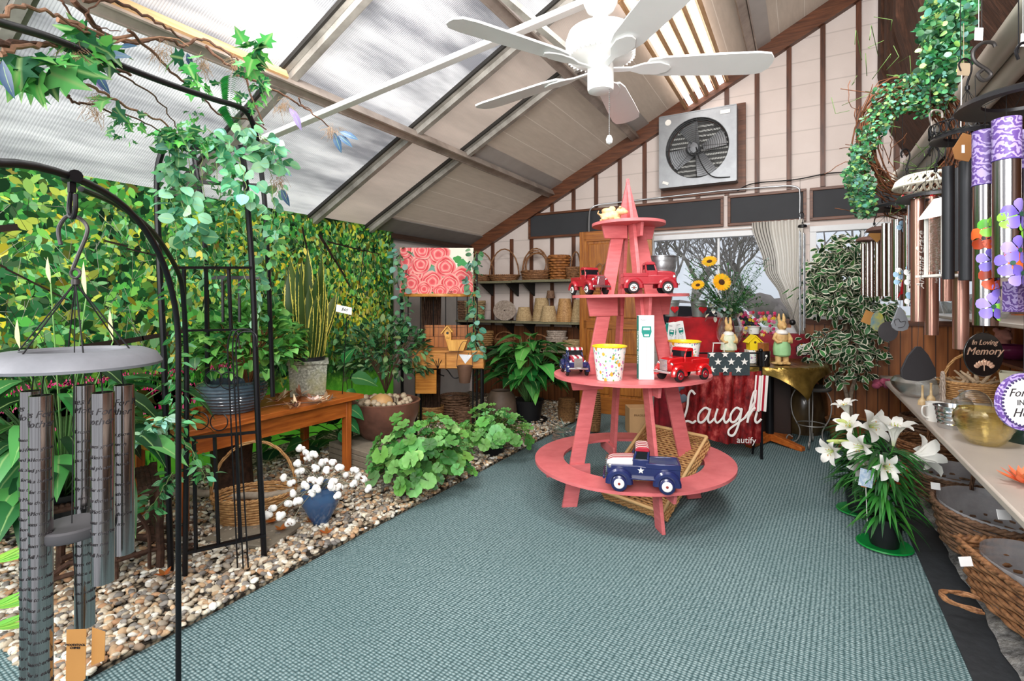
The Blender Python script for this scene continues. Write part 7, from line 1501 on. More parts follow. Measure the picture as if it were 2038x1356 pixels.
for i, (p, lab) in enumerate(((at(1862, 968, 2.75), 'white card tag hooked on large oval twig basket'), (at(1845, 905, 3.1), 'white paper tag on the twig basket right of the lilies'), (at(1998, 1025, 1.95), 'printed tag on the rectangular willow basket'), (at(1922, 1118, 2.05), 'white tag hanging low near the grey stone'))):
    b = MB(); b.box((0, 0, 0), (.05, .002, .035), ry=U(-.3, .3), rx=-.3); solo('price_tag', lab, 'tag', b, WCARD, p, YAW, 'white tags on the under-counter baskets')

# Easter lilies
LW = M('lily_white', '#f7f6f0', .45, var=.05); 
def lily(lab, p, s, flowers, buds):
    t = T('easter_lily', lab, 'potted plant', p, 0, 'white easter lilies on the carpet'); b = MB(); pot(b, .062*s, .085*s, .15*s, .006, (0, 0, .012)); mk('pot', b, BLKP, t)
    b = MB(); b.lathe([(0, 0), (.1*s, 0), (.125*s, .012), (.12*s, .018), (.1*s, .01), (0, .01)], (0, 0, 0), 36); mk('saucer', b, M('green_saucer', '#0f8a3c', .35, var=.1), t)
    L = LB(); c0 = V(p)+V((0, 0, .15*s)); stems = []
    for f in flowers+buds:
        q = f[0]; base = c0+V(((q.x-c0.x)*.25, (q.y-c0.y)*.25, 0)); L.tube(spl([c0, base+V((0, 0, (q.z-c0.z)*.6)), q], 5), .005, G('#4f8a3c')); stems.append((base, q))
    for i in range(230):
        a = U(0, 2*PI); z = U(.0, .36)*s; r0 = .03; d = V((math.cos(a), math.sin(a), U(-.1, .6))); L.leaf(c0+V((r0*math.cos(a), r0*math.sin(a), z)), d, U(.13, .2)*s, .02*s, cv(random.choice([G('#2f6a2f'), G('#3f8a3a'), G('#1f4f24')])), shape='lance', droop=.6, fold=.3)
    L.mk('foliage', LEAF, t)
    for q, d, sz in flowers:
        L = LB(); d = V(d).normalized(); x = d.cross(V((0, 0, 1))).normalized(); y = d.cross(x); n0 = L.n
        for k in range(6):
            a = 2*PI*k/6; o_ = x*math.cos(a)+y*math.sin(a); e = x*-math.sin(a)+y*math.cos(a); wd = (.24 if k % 2 else .19)
            prof = [(0, .03, .03), (.3, .07, .07), (.6, .13, .15), (.85, .27, wd), (1.0, .48, wd*.9), (1.02, .66, wd*.5), (.95, .78, .02)]
            n0 = L.n
            for h_, r_, w_ in prof:
                c_ = V(q)+d*h_*sz+o_*r_*sz; wv = e*w_*sz; L.v += [c_-wv+o_*.03*sz*0, c_+d*(-.02*sz), c_+wv]; L.c += [G('#fbfaf4') if h_ > .25 else G('#dfe8b8')]*3; L.uv += [(0, .5), (.5, .5), (1, .5)]
            for i in range(6):
                a_ = n0+3*i; L.f += [(a_, a_+1, a_+4, a_+3), (a_+1, a_+2, a_+5, a_+4)]
            L.n += 21
        fo = L.mk('flower', LEAF, t)
        L = LB()
        for k in range(6): a = 2*PI*k/6+.3; o_ = x*math.cos(a)+y*math.sin(a); e_ = V(q)+d*.92*sz+o_*.12*sz; L.tube([V(q)+d*.3*sz, e_], .0018, G('#cfe08a'), 4); L.leaf(e_, o_, .014, .006, G('#c98a2c'))
        L.mk('stamens', LEAF, t)
    for q, d in buds:
        b = MB(); d = V(d).normalized(); rot = d.to_track_quat('Z', 'Y').to_matrix(); b.ball(V(q)+d*.05, (.014, .014, .065), 10, 8, rot); mk('bud', b, M('lily_bud', '#dfe39a', .5, var=.2, c2='#a9c25c'), t, world=True)
    return t
def A(px, py, z): return at(px, py, z)
r_, u_, f_ = V((cc, ss, 0)), V((0, 0, 1)), V((-ss, cc, 0))
lz = 2.95
lily('nearest white easter lily in black pot on green saucer', onZ(1760, 1088, .012), 1.05,
     [(A(1778, 888, 2.85)-u_*.0, -r_*.05+u_*1-f_*.15, .14), (A(1800, 912, 2.85), r_*1+u_*.12, .15), (A(1752, 925, 2.8), -f_*.9-r_*.2+u_*.1, .10), (A(1735, 888, 2.9), -r_*1+u_*.0-f_*.3, .12)], [])
lily('farther white easter lily in black pot behind the nearest one', onZ(1712, 1020, .012), 1.05,
     [(A(1712, 850, 3.2), -f_*1+r_*.1+u_*.3, .14), (A(1698, 862, 3.2), -f_*.4-r_*.6+u_*.7, .11), (A(1700, 912, 3.05), -f_*.8-r_*.1-u_*.1, .13), (A(1672, 893, 3.15), -r_*.8-f_*.3-u_*.1, .11), (A(1690, 830, 3.3), -r_*.3+u_*.8, .1)],
     [(A(1700, 842, 3.2), -r_*1+u_*.15), (A(1705, 885, 3.1), -r_*1+u_*.22), (A(1682, 880, 3.15), -r_*1+u_*.05), (A(1735, 847, 3.2), r_*.3+u_*.1)])
b = MB(); b.box((0, 0, .0), (.075, .002, .09), ry=.25, rx=-.15); t = solo('lily_care_tag', 'blue and white picture tag standing in the nearest lily pot', 'tag', b, M('blue_tag', '#7fa3c9', .5, var=.3, sc=50, c2='#e9eef2'), A(1724, 952, 2.75), YAW)
b = MB(); b.tube([(0, .004, -.04), (.02, .02, -.27)], .002, 5); mk('stick', b, WHT, t)
b = MB(); b.prism([(-.03, -.045), (.0, -.05), (.01, -.03), (-.02, -.028)], -.0025, -.0018); mk('orange_print', b, M('orange_print', '#d9823c', .6), t)
b = MB(); pot(b, .16, .18, .1, .01); solo('terracotta_trough', 'low brown planter tray on floor behind the lilies', 'planter', b, TERRA, V((.52, 4.65, .022)), 0)

# ---- grapevine wreath with eucalyptus cascade
g = T('grapevine_wreath', 'brown grapevine wreath with cascading green eucalyptus hanging at upper right', 'wreath', at(1800, 260, 2.3), 0)
b = MB(); wc = at(1815, 290, 2.35)
for i in range(46):
    R_ = U(.16, .27); a0 = U(0, 6.28); sp_ = U(2, 5.5); ti = U(-.25, .25); b.tube([wc+V((cc*math.cos(a)*R_+U(-.008, .008), ss*math.cos(a)*R_+ti*.2+U(-.01, .01), math.sin(a)*R_*1.15+.03*math.sin(3*a+i))) for a in [a0+sp_*j/16 for j in range(17)]], U(.002, .0045), 5)
mk('vine_ring', b, M('grapevine', '#7d4a2c', .8, var=.5, sc=20, c2='#43240f'), g, world=True, ang=0)
b = MB()
for i in range(24): q = at(U(1690, 1830), U(180, 430), 2.3); b.tube(wob([q, q+rdir()*.06, q+rdir()*.14], .006, 3), .0018, 4)
mk('loose_twigs', b, M('grapevine', '#7d4a2c'), g, world=True, ang=0)
L = LB(); EG = [G('#3f8a54'), G('#5aa468'), G('#2c6a40'), G('#86b894'), G('#a8cc7a'), G('#5f9a86'), G('#274f34')]
segs = [(1900, -20, 55, 260), (1890, 30, 50, 260), (1875, 70, 50, 260), (1885, 110, 45, 220), (1865, 150, 42, 200), (1850, 180, 50, 180), (1805, 185, 40, 130), (1770, 205, 38, 150), (1745, 240, 30, 140), (1728, 275, 26, 150), (1715, 310, 25, 150), (1706, 345, 26, 150), (1712, 380, 30, 190), (1720, 410, 26, 130), (1860, 190, 40, 90), (1840, 215, 25, 40), (1710, 360, 34, 90)]
for cx_, cy_, r0, n in segs:
    for i in range(int(n*1.5)):
        a = U(0, 6.28); q = r0*math.sqrt(U(0, 1)); s_ = U(.022, .032)*(1.15 if cy_ < 170 else .68); L.leaf(at(cx_+q*math.cos(a), cy_+q*math.sin(a), U(2.15, 2.42)), rdir(-.7, .9), s_, s_*.72, cv(random.choice(EG), .3), up=rdir(0, 1), shape='round', droop=.1)
for i in range(40): a = at(U(1690, 1900), U(60, 420), 2.3); L.tube([a, a+rdir()*.06, a+rdir()*.1], .0015, G('#6a8a4a'), 4)
L.mk('eucalyptus_cascade', LEAF, g)

# ---- wind chimes on the right
BRZ = M('rose_bronze_tube', '#b48a7c', .28, .85, var=.1, sc=30, st=(4, 4, .1), c2='#8f6a5e'); BLT = M('matt_black_tube', '#2b2c30', .45, .3, var=.15); PUR = None
def purm():
    m, nt, out = NT('lilac_damask'); v = coords(nt, 'Object', (1, 1, 1)); n1 = N(nt, 'TexNoise'); n1.inputs['Scale'].default_value = 25; n1.inputs['Detail'].default_value = 1; nt.links.new(v, n1.inputs[0]); w = N(nt, 'TexWave', wave_type='RINGS', rings_direction='SPHERICAL'); w.inputs['Scale'].default_value = 22; w.inputs['Distortion'].default_value = 14; w.inputs['Detail Scale'].default_value = 2.2; nt.links.new(v, w.inputs[0])
    princ(nt, out, ramp(nt, w.outputs[0], [(.45, G('#5f4489')), (.62, G('#a392c2'))]), .5); return m
PUR = purm()
def chime(lab, top, ringr, ringz, tubes, tm, sail=None, ringm=None, hookm=None, cordtop=.3, group=None, filig=False, strik=None):
    """tubes: (dx, dy, ztop, zbot, r) local to top"""
    t = T('wind_chime', lab, 'wind chime', top, YAW, group); ringm = ringm or blackM
    b = MB(); b.tube(spl([(-.02, 0, cordtop*0+.035), (-.026, 0, .055), (-.012, 0, .072), (.006, 0, .066), (.012, 0, .04), (0, 0, .0), (0, 0, -.01)], 5), .0032, 7); b.cyl((0, 0, -.01), (0, 0, -.022), .006); mk('hook', b, hookm or blackM, t)
    b = MB(); b.tube([(-.02, 0, .05), (-.02, 0, .05+cordtop)], .0012, 5)
    for i in range(6): a = 2*PI*i/6; b.tube([(0, 0, -.02), (ringr*.8*math.cos(a), ringr*.8*math.sin(a), ringz)], .0009, 4)
    for x, y, z0_, z1_, r in tubes: b.tube([(x, y, z0_-.01), (x, y, ringz)], .0008, 4)
    mk('cord', b, CORD, t)
    b = MB(); b.lathe([(ringr*.62, .004), (ringr*.8, .008), (ringr*.95, 0), (ringr, -.012), (ringr*.9, -.01), (ringr*.62, -.004), (ringr*.62, .004)], (0, 0, ringz), 40, cap=False)
    if filig:
        for k in range(26): a = 2*PI*k/26; b.tube([(ringr*(1+.0)*math.cos(a+.1*math.cos(q)), ringr*math.sin(a+.1*math.cos(q)), ringz+.016+.016*math.sin(q)) for q in [2*PI*j/10 for j in range(11)]], .002, 4)
        b.tube(ring((0, 0, ringz+.034), ringr, 40), .002, 4)
    mk('top_ring', b, ringm, t)
    out = []
    for x, y, z0_, z1_, r in tubes:
        b = MB(); b.lathe([(r*.88, z0_-.02), (r*.88, z0_), (r, z0_), (r, z1_), (r*.88, z1_)], (x, y, 0), 24, cap=False); b.add([(x+(r*.88)*math.cos(2*PI*j/16), y+(r*.88)*math.sin(2*PI*j/16), z0_-.006) for j in range(16)], [tuple(range(16))]); out.append(mk('tube', b, tm, t))
    if strik: x, y, z, r = strik; b = MB(); b.lathe([(0, -.008), (r, -.008), (r, .008), (0, .008)], (x, y, z), 24); mk('striker', b, DARK, t)
    return t, out
def rel(px, py, z, top): q = at(px, py, z)-top; return (q.x*cc+q.y*ss, -q.x*ss+q.y*cc, q.z)
def tb_(top, z, L_):
    o = []
    for px, y0, y1, dz_, w_ in L_: a = rel(px, y0, z+dz_, top); c = rel(px, y1, z+dz_, top); o.append((a[0], a[1], a[2], c[2], w_/2*(z+dz_)/F))
    return o
def sail(t, top, px, py, z, prof, m_, th=.006, cord=None):
    q = rel(px, py, z, top); b = MB(); b.prism([(q[0]+x, q[2]+y) for x, y in prof], q[1]-th/2, q[1]+th/2); s_ = mk('sail', b, m_, t, bev=.001); b = MB(); b.tube([(q[0], q[1], q[2]+max(y for x, y in prof)), (q[0]*.5, q[1]*.5, 0)], .0009, 4); mk('sail_cord', b, CORD, t); return q, s_
def circ(r, n=36, sy=1): return [(r*math.cos(2*PI*i/n), r*sy*math.sin(2*PI*i/n)) for i in range(n)]
LET = M('etched_white', '#f0e4dc', .6); LETG = M('rose_gold_lettering', '#d9b39a', .4, .6)
# C1 butterfly chime
z = 1.15; top = at(2045, 150, z); tl = tb_(top, z, [(1961, 262, 648, .05, 40), (2003, 238, 553, -.02, 44), (2044, 262, 560, .08, 42), (2075, 250, 600, .02, 42)])
t, tt = chime('silver wind chime with lilac sleeves, purple flowers and orange butterflies', top, .125, rel(2040, 195, z, top)[2], tl, SILV, cordtop=.2)
for k, o in enumerate(tt[:3]):
    x, y, a, c, r = tl[k]; ln = .125 if k == 0 else .09; b = MB(); b.lathe([(r+.0008, a+.001), (r+.0008, a-ln)], (x, y, 0), 28, cap=False); mk('lilac_sleeve', b, PUR, o)
    b = MB(); b.tube(ring((x, y, a-ln), r+.0012, 24), .0012, 4); mk('sleeve_trim', b, M('violet', '#5f4a9c', .5), o)
VIO = [G('#7463bd'), G('#8c7bcc'), G('#6352a8')]
def flat_flower(L, tu, ang, z_, s, cols, n=5, cc_=None, par=None):
    s *= 1.12; L = LB()
    x, y, a, c, r = tu
    def P(u, w_): th = ang+u/r; return V((x+(r+.0015)*math.sin(th), y-(r+.0015)*math.cos(th), z_+w_))
    for k in range(n):
        al = 2*PI*k/n+.3; col = random.choice(cols); n0 = L.n
        D_ = 3.1/n; rows = []
        for q in (0, .3, .55, .8, 1.0, 1.12):
            wq = D_*(.5+.5*min(1, q*1.6))*math.sqrt(max(.02, 1-max(0, q-.62)**2/.27)); rows.append([(s*.5*q*math.cos(al+da*wq), s*.5*q*math.sin(al+da*wq)) for da in (-1, -.5, 0, .5, 1)])
        for j_, row in enumerate(rows):
            for u, w_ in row: L.v.append(P(u, w_)+V((math.sin(ang), -math.cos(ang), 0))*.0004*k); L.c.append(tuple(x_*(.7+.09*j_) for x_ in col)); L.uv.append((.3, .5))
        L.f += [(n0+5*j_+i, n0+5*j_+i+1, n0+5*j_+i+6, n0+5*j_+i+5) for j_ in range(5) for i in range(4)]; L.n += 30
    if cc_:
        n0 = L.n
        for i in range(10): u, w_ = .09*s*math.cos(i*.628), .09*s*math.sin(i*.628); p = P(u, w_); d = V((math.sin(ang), -math.cos(ang), 0))*.0035; L.v.append(p+d); L.c.append(cc_); L.uv.append((.3, .5))
        L.f.append(tuple(range(n0, n0+10))); L.n += 10
    L.mk('painted_flower' if n > 3 else 'painted_petals', FLT, PARENT[0], world=False)
PARENT = [None]
FLT = vcmat('enamel_paint', .4, 0)
PARENT[0] = t; t0, t1 = tl[0], tl[1]
for z_, an, s in ((470, .5, .05), (610, -.2, .05), (520, -.3, .045), (573, .5, .04)): flat_flower(None, t0, an, rel(0, z_, z+.05, top)[2], s, VIO, 5, G('#274a3a'))
for z_, an, s in ((430, .2, .055), (500, .1, .05), (525, -.4, .05), (545, .3, .05)): flat_flower(None, t1, an, rel(0, z_, z-.02, top)[2], s, VIO, 5, G('#274a3a'))
ORN = [G('#d9622c'), G('#b8431c'), G('#8a2f14')]
for tu, z_, an, zz_ in ((t0, 555, .2, z+.05), (t1, 515, .5, z-.02), (t0, 475, -.7, z+.05)):
    q = rel(0, z_, zz_, top)[2]
    flat_flower(None, tu, an-.45, q, .042, ORN, 3); flat_flower(None, tu, an+.45, q, .042, ORN, 3); flat_flower(None, tu, an, q, .012, [G('#1a1210')], 2)
for z_, an in ((450, .2), (490, .7), (455, -.5), (620, .6)): flat_flower(None, t0, an, rel(0, z_, z+.05, top)[2], .035, [G('#7fc43f'), G('#4f9a2f')], 3)
for z_, an in ((440, -.7), (460, .8)): flat_flower(None, t1, an, rel(0, z_, z-.02, top)[2], .03, [G('#7fc43f')], 3)
q, s1_ = sail(t, top, 2038, 800, z, circ(.064), PUR, .008)
b = MB(); b.prism([(q[0]+x, q[2]+y) for x, y in circ(.053)], q[1]-.007, q[1]-.0041); mk('white_face', b, WCARD, s1_)
b = MB()
for k in range(40): a = 2*PI*k/40; b.ball((q[0]+.053*math.cos(a), q[1]-.006, q[2]+.053*math.sin(a)), .0032, 6, 4)
mk('scalloped_edge', b, M('deep_violet', '#3a2c5a', .5), s1_)
text('lettering', 'Forever', .026, INK, s1_, (q[0], q[1]-.0075, q[2]+.013), shear=.35); text('lettering', 'IN MY', .017, INK, s1_, (q[0], q[1]-.0075, q[2]-.006)); text('lettering', 'Heart', .028, INK, s1_, (q[0], q[1]-.0075, q[2]-.032), shear=.35)
b = MB(); x_, y_, z__ = rel(2032, 572, 1.3, top); b.prism([(x_-.028, z__-.062), (x_+.05, z__-.062), (x_+.05, z__+.06), (x_-.005, z__+.06), (x_-.005, z__+.015), (x_-.028, z__+.015)], y_-.02, y_+.02); mk('lilac_box', b, PUR, t)
# C2 black filigree
z = 1.55; top = at(1925, 165, z); tl = tb_(top, z, [(1887, 332, 556, .02, 20), (1923, 321, 558, -.05, 24), (1941, 330, 560, .12, 18), (1905, 335, 540, .15, 16)])
t, tt = chime('matt black wind chime with filigree ring and brown paper tag', top, .09, rel(1925, 268, z, top)[2], tl, BLT, filig=True, cordtop=.5)
b = MB(); q = rel(1920, 297, z-.12, top); b.prism([(q[0]-.034, q[2]), (q[0]-.005, q[2]+.045), (q[0]+.03, q[2]+.035), (q[0]+.034, q[2]+.01), (q[0]+.01, q[2]-.035), (q[0]-.026, q[2]-.028)], q[1]-.001, q[1]+.001); tg = mk('paper_tag', b, M('brown_tag', '#9a6a3c', .8, var=.2), t); b = MB(); b.box((q[0]-.006, q[1]-.002, q[2]), (.008, .001, .022)); mk('barcode_label', b, WCARD, t)
q, s1_ = sail(t, top, 1957, 706, 1.45, circ(.056, 40, 1.1), M('gloss_black_disc', '#0e0d0e', .2, var=.1, coat=.4), .004)
for s__, sz, dz_ in (('In Loving', .02, .028), ('Memory', .03, .0)): text('lettering', s__, sz, LETG, s1_, (q[0], q[1]-.0032, q[2]+dz_), shear=.35)
b = MB()
for k in range(8): a = .4+k*.33; b.ball((q[0]+.024*math.cos(a), q[1]-.003, q[2]-.04+.018*math.sin(a)), (.008, .0015, .005), 8, 5, Matrix.Rotation(-a, 3, 'Y'))
b.tube([(q[0], q[1]-.003, q[2]-.012), (q[0], q[1]-.003, q[2]-.045)], .0012, 4); mk('angel_emblem', b, LETG, s1_)
# C3 bronze (two)
z = 1.9; top = at(1862, 330, z); tl = tb_(top, z, [(1827, 397, 640, .0, 24), (1854, 392, 667, .08, 23), (1912, 550, 695, -.1, 26), (1884, 400, 600, .2, 20)]); tl[2] = (*tl[2][:2], rel(0, 400, z, top)[2], *tl[2][3:])
t, tt = chime('rose bronze wind chime with engraved white script and long tubes', top, .12, rel(1862, 390, z, top)[2], tl, BRZ, ringm=blackM, cordtop=.3)
for k in (0, 1): x, y, a, c, r = tl[k]; text('lettering', 'Amazing Grace   how sweet the sound', .032 if k == 0 else .022, LET, tt[k], (x, y, (a+c)/2), (0, 0, .5), shear=.3, bend=None) if False else None
for k in (0, 1):
    x, y, a, c, r = tl[k]; cu = text('lettering', ['Amazing Grace', 'how sweet the sound\nI once was lost but now am found'][k], [.034, .0155][k], LET, tt[k], (x+.004, y-r-.0012, (a+c)/2), (PI/2, -PI/2, 0), shear=.3)
    for v in cu.data.vertices: v.co.z -= (r-math.sqrt(max(0, r*r-min(r, abs(v.co.y-.006))**2)))*.9
q, s1_ = sail(t, top, 1826, 724, 1.75, [(-.055, -.045), (-.04, -.055), (0, -.06), (.04, -.055), (.062, -.042), (.058, -.015), (.035, .03), (.01, .058), (-.006, .058), (-.035, .025), (-.056, -.02)], M('dark_sail', '#222023', .7, var=.2), .007)
# C4 flowers & cardinal silver
z = 2.25; top = at(1805, 330, z); tl = tb_(top, z, [(1786, 437, 598, 0, 20), (1808, 430, 610, -.1, 17), (1760, 445, 590, .1, 10), (1770, 445, 590, .15, 10), (1830, 440, 590, .15, 14)])
t, tt = chime('silver wind chime painted with dogwood flowers and red cardinal', top, .13, rel(1800, 408, z, top)[2], tl, SILV, cordtop=.3)
PARENT[0] = t
for z_, k in ((452, 0), (545, 0), (560, 0), (440, 1), (540, 1), (585, 1), (560, 1), (598, 1)): flat_flower(None, tl[k], U(-.3, .3), rel(0, z_, z-.1*k, top)[2], .04, [G('#f4f4f2'), G('#9fc4e0')], 4, G('#d9c95a'))
for z_, k in ((515, 1), (575, 0)):
    x, y, a, c, r = tl[k]; b = MB(); zz_ = rel(0, z_, z-.1*k, top)[2]; b.prism([(x-.018, zz_-.04), (x-.004, zz_-.01), (x+.0, zz_+.03), (x+.012, zz_+.045), (x+.014, zz_+.02), (x+.018, zz_), (x+.008, zz_-.02), (x-.008, zz_-.028)], y-r-.004, y-r-.001); mk('cardinal', b, M('cardinal_red', '#b8121f', .4), t)
q, s1_ = sail(t, top, 1791, 638, 2.1, [(-.03, -.03), (-.015, -.042), (.01, -.044), (.03, -.036), (.036, -.02), (.028, .01), (.01, .045), (.0, .055), (-.01, .05), (-.025, .01), (-.036, -.015)], M('slate_sail', '#7c7f84', .6, var=.15), .006)
b = MB(); b.tube(spl([(q[0]-.02, q[1]-.0035, q[2]-.02), (q[0]-.025, q[1]-.0035, q[2]), (q[0]-.008, q[1]-.0035, q[2]+.006), (q[0], q[1]-.0035, q[2]-.006), (q[0]+.02, q[1]-.0035, q[2]-.004), (q[0]+.012, q[1]-.0035, q[2]-.025), (q[0]-.01, q[1]-.0035, q[2]-.03)], 5), .0012, 4); mk('heart_emblem', b, INK, s1_)
# C5 small silver group
for i, (tx, ty, z, L_, lab) in enumerate(((1740, 440, 2.9, [(1718, 485, 588, 0, 7), (1727, 482, 590, .05, 7), (1735, 480, 592, 0, 7), (1746, 470, 590, -.1, 9), (1755, 478, 595, .05, 8)], 'smallest cluster of silver tube wind chimes with brown wooden roof top'), (1765, 420, 2.6, [(1764, 445, 585, 0, 9), (1775, 445, 590, .05, 9), (1757, 450, 575, .1, 8)], 'slim silver tube wind chime between the small cluster and cardinal chime'))):
    top = at(tx, ty, z); t, tt = chime(lab, top, .09, rel(tx, ty+35, z, top)[2], tb_(top, z, L_), SILV, ringm=M('brown_wood_top', '#6a4a40', .5, var=.2), cordtop=.4)
b = MB(); b.prism([(-.045, 0), (0, .04), (.045, 0), (0, -.04)], -.001, .001); solo('diamond_tag', 'tan diamond shaped paper tag on the small chime cluster', 'tag', b, kraft, at(1745, 468, 2.75), YAW)
top = at(1746, 600, 2.8); t = T('suncatcher', 'oval yellow and blue bird suncatcher hanging right of the ficus', 'suncatcher', top, YAW); b = MB(); b.prism([(x, y-.11) for x, y in circ(.036, 30, 1.45)], -.003, .003); mk('oval_disc', b, M('parrot_print', '#e3d52a', .3, var=.0, sc=14, c2='#3f86b0'), t); b = MB(); b.tube([(0, 0, -.06), (0, 0, .1)], .001, 4); mk('cord', b, CORD, t)
b = MB(); b.lathe([(0, 0), (.05, 0), (.05, .004), (0, .004)], (0, 0, 0), 30, 'Y'); solo('dark_disc_sail', 'dark speckled round disc hanging behind the grey pear sail', 'disc', b, DARK, at(1768, 660, 2.6), YAW)
b = MB(); b.box((0, 0, 0), (.05, .002, .07), ry=.4); solo('kraft_tag', 'small brown paper tag hanging left of bird suncatcher', 'tag', b, kraft, at(1727, 632, 2.8), YAW)
# long slim chime by curtain
top = at(1597, 440, 4.3); t, tt = chime('very slim long wind chime hanging in front of striped curtain', top, .035, -.04, [(x*.02, .01*(i % 2), -.08-.01*i, -.95+.02*i, .005) for i, x in enumerate((-1.2, -.4, .5, 1.3))], GALV, cordtop=.3)
b = MB(); b.ball(at(1577, 642, 4.3), .025, 12, 8); b.tube([at(1577, 642, 4.3), at(1583, 615, 4.3), at(1597, 560, 4.3)], .0015, 4); b.tube([at(1577, 642, 4.3), at(1566, 630, 4.3), at(1555, 615, 4.3)], .0015, 4); solo('dragonfly_ornament', 'small black insect ornament hanging by the curtain tieback', 'ornament', b, blackM, (0, 0, 0), 0)
# lattice ring chime and bird-house lantern
IV = M('ivory_lattice', '#ddd6c4', .6, var=.15, sc=30, bump=.3)
top = at(1858, 285, 2.05); t = T('wind_chime', 'ivory lattice ring wind chime hanging from curled silver hook', 'wind chime', top, YAW)
b = MB(); b.tube(spl([(.035, 0, .1), (.03, 0, .125), (.0, 0, .13), (-.015, 0, .11), (-.005, 0, .06), (.01, 0, .01), (.0, 0, -.01), (-.01, 0, .0), (-.004, 0, .015)], 6), .004, 8); mk('hook', b, M('worn_silver', '#a89f98', .5, .5), t)
b = MB()
for i in range(6): a = i*1.047; b.tube([(0, 0, -.01), (.1*math.cos(a), .1*math.sin(a), -.14)], .001, 4)
mk('cord', b, CORD, t)
b = MB(); b.tube(ring((0, 0, -.17), .13, 44), .005, 6); b.tube(ring((0, 0, -.13), .1, 44), .005, 6)
for i in range(30): a = 2*PI*i/30; b.tube([(.1*math.cos(a), .1*math.sin(a), -.13), (.12*math.cos(a+.12), .12*math.sin(a+.12), -.145), (.13*math.cos(a+.2), .13*math.sin(a+.2), -.17)], .005, 5); b.tube([(.13*math.cos(a), .13*math.sin(a), -.17), (.115*math.cos(a+.12), .115*math.sin(a+.12), -.15), (.1*math.cos(a+.2), .1*math.sin(a+.2), -.13)], .005, 5)
mk('lattice_ring', b, IV, t)
L = LB()
for i in range(40):
    a = U(0, 6.28); q = top+V((.11*math.cos(a), .11*math.sin(a), -.2-U(0, .04)))
    for k in range(5): L.leaf(q, rdir(), .022, .014, random.choice([G('#c9242c'), G('#e3e3ea'), G('#3f7a3c'), G('#3f7a3c')]), shape='oval')
L.mk('flower_garland', LEAF, t)
for i, x in enumerate((-.06, 0, .06)): b = MB(); b.tube([(x, .05, -.22), (x, .05, -.5)], .006, 8); mk('tube', b, SILV, t)
top = at(1882, 470, 1.75); t = T('house_lantern', 'white house-shaped bird feeder with glass sides hanging among the chimes', 'bird feeder', top, YAW); kz = 1.75/F
b = MB(); b.add([(-.058, -.05, .06), (0, -.05, .135), (0, .05, .135), (-.058, .05, .06), (.058, -.05, .06), (.058, .05, .06), (-.058, -.05, .052), (0, -.05, .125), (.058, -.05, .052)], [(0, 1, 2, 3), (1, 4, 5, 2), (0, 6, 7, 1), (1, 7, 8, 4)]); mk('roof', b, WHT, t)
b = MB(); b.box((0, 0, -.135), (.12, .11, .008)); mk('tray', b, WHT, t)
b = MB()
for x in (-.038, .038):
    for y in (-.035, .035): b.box((x, y, -.035), (.008, .008, .2))
mk('corner_post', b, WHT, t)
b = MB(); b.box((0, 0, -.03), (.07, .064, .18)); mk('glass', b, GLT, t)
L = LB()
for i in range(9): 
    q = top+V((cc*.035, ss*.035, .07-.025*i))-V((-ss, cc, 0))*.06; c = [G('#c9242c'), G('#2c4f9c'), G('#e9e9ee')][i % 3]
    for k in range(14): L.leaf(q, V((cc*math.cos(k*.45), ss*math.cos(k*.45), math.sin(k*.45)))-V((-ss, cc, 0))*.3, .016, .006, c, up=(ss, -cc, 0), shape='lance')
    L.leaf(q, V((-cc, -ss, -.6)), .022, .01, G('#3f7a3c'), up=(ss, -cc, 0))
L.mk('silk_flower_garland', LEAF, t)
b = MB(); b.tube([(0, 0, .135), (0, 0, .45)], .001, 4); mk('cord', b, CORD, t)
# hooks and tags hanging above
for i, (pts, z, lab) in enumerate((([(1981, 93), (1975, 85), (1955, 86), (1937, 103), (1940, 122), (1965, 140), (1972, 150), (1962, 160), (1952, 158), (1946, 148), (1955, 140)], 1.3, 'black curled s-hook near the top right holding butterfly chime'),)):
    b = MB(); b.tube(spl([at(x, y, z) for x, y in pts], 5), .0045, 8); b.tube([at(1954, 0, z), at(1954, 88, z)], .0012, 5); solo('s_hook', lab, 'hook', b, M('worn_hook_metal', '#4d4a49'), (0, 0, 0), 0)
for i, (x, y, z, w_, h_, lab, m_) in enumerate(((1948, 68, 1.3, .02, .032, 'small white price tag on cord near the upper right', WCARD), (1918, 138, 1.55, .038, .038, 'square brown tag with heart hanging in eucalyptus leaves', M('old_tag', '#b8a488', .8, var=.2)), (2036, 80, 1.2, .01, .03, 'narrow white tag at right frame edge', WCARD))):
    b = MB(); b.box((0, 0, 0), (w_, .002, h_), ry=.06); b.tube([(0, 0, h_/2), (0, 0, h_/2+.12)], .0007, 4); solo('hang_tag', lab, 'tag', b, m_, at(x, y, z), YAW)
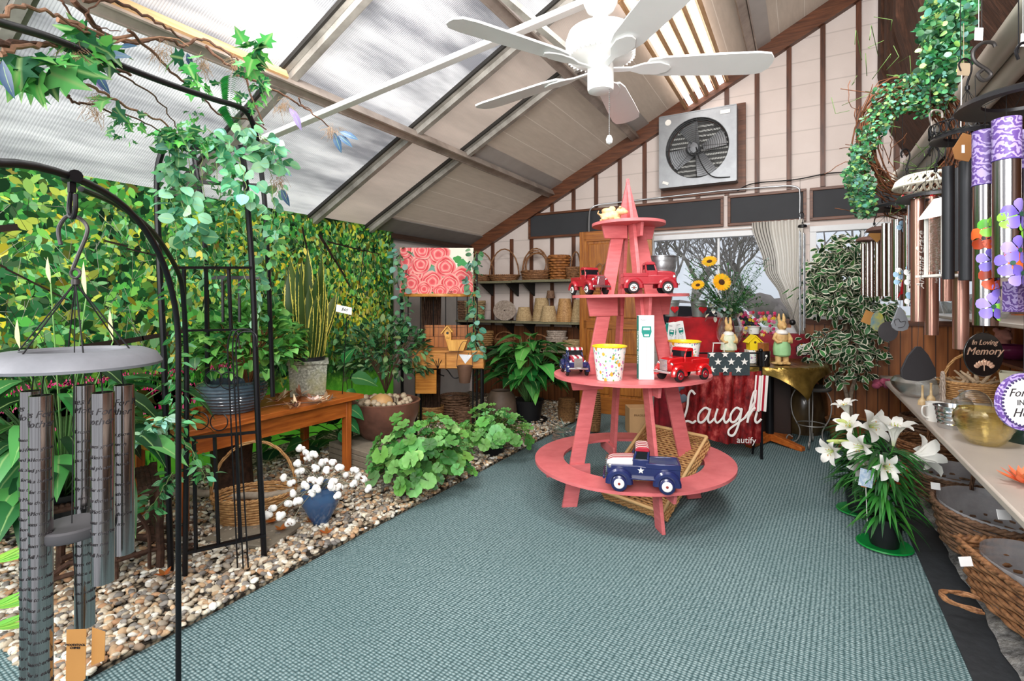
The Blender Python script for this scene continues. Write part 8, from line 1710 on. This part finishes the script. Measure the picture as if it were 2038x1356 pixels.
b = MB(); b.tube([at(1914, 150, 1.5), at(1912, 260, 1.5)], .0014, 5); solo('hanging_string', 'pale string hanging below the square brown heart tag', 'string', b, WHT, (0, 0, 0), 0)
# ============================================================ camera, world, light
cam = bpy.data.cameras.new('camera'); co = bpy.data.objects.new('camera', cam); COL.objects.link(co)
co.location = (0, 0, H); co.rotation_euler = (PI/2, 0, YAW); cam.sensor_width = 36; cam.lens = 36*F/2038; cam.shift_y = -80/2038; cam.clip_start = .05; cam.clip_end = 200
S_.camera = co
w = bpy.data.worlds.new('sky'); S_.world = w; w.use_nodes = True; nt = w.node_tree; bg = nt.nodes['Background']
tc = N(nt, 'TexCoord'); sp = N(nt, 'SeparateXYZ'); nt.links.new(tc.outputs['Generated'], sp.inputs[0])
rp = ramp(nt, sp.outputs[2], [(0.0, (.62, .66, .72)), (.25, (.82, .88, .98)), (1, (.95, .97, 1))]); nt.links.new(rp, bg.inputs[0]); bg.inputs[1].default_value = .62
S_.view_settings.view_transform = 'Standard'; S_.view_settings.look = 'None'; S_.view_settings.exposure = 0.86
S_.cycles.max_bounces = 7; S_.cycles.transparent_max_bounces = 24; S_.cycles.diffuse_bounces = 4; S_.cycles.glossy_bounces = 3; S_.cycles.use_denoising = True
S_.cycles.sample_clamp_indirect = 6
S_.cycles.caustics_reflective = False; S_.cycles.caustics_refractive = False

def area(loc, to, size, e, col=(1, .98, .95)):
    l = bpy.data.lights.new('fill_light', 'AREA'); l.size = size; l.energy = e; l.color = col; o = bpy.data.objects.new('fill_light', l); COL.objects.link(o); o.location = loc
    o.rotation_euler = (V(to)-V(loc)).to_track_quat('-Z', 'Y').to_euler()
area((.3, -.7, 2.5), (-1.0, 4.5, .9), 1.4, 72); area((-2.6, -.8, 2.0), (-3.0, 3.5, .7), 1.0, 30); area((.2, -.5, 1.5), (1.0, 3.0, .5), .8, 15); area((.3, 1.9, 3.5), (-1.2, 6.2, 2.0), .9, 55); area((-1.9, 1.6, 3.15), (-3.0, 4.8, 1.0), .7, 30)  # unseen fill lamps, added to brighten the room and back wall
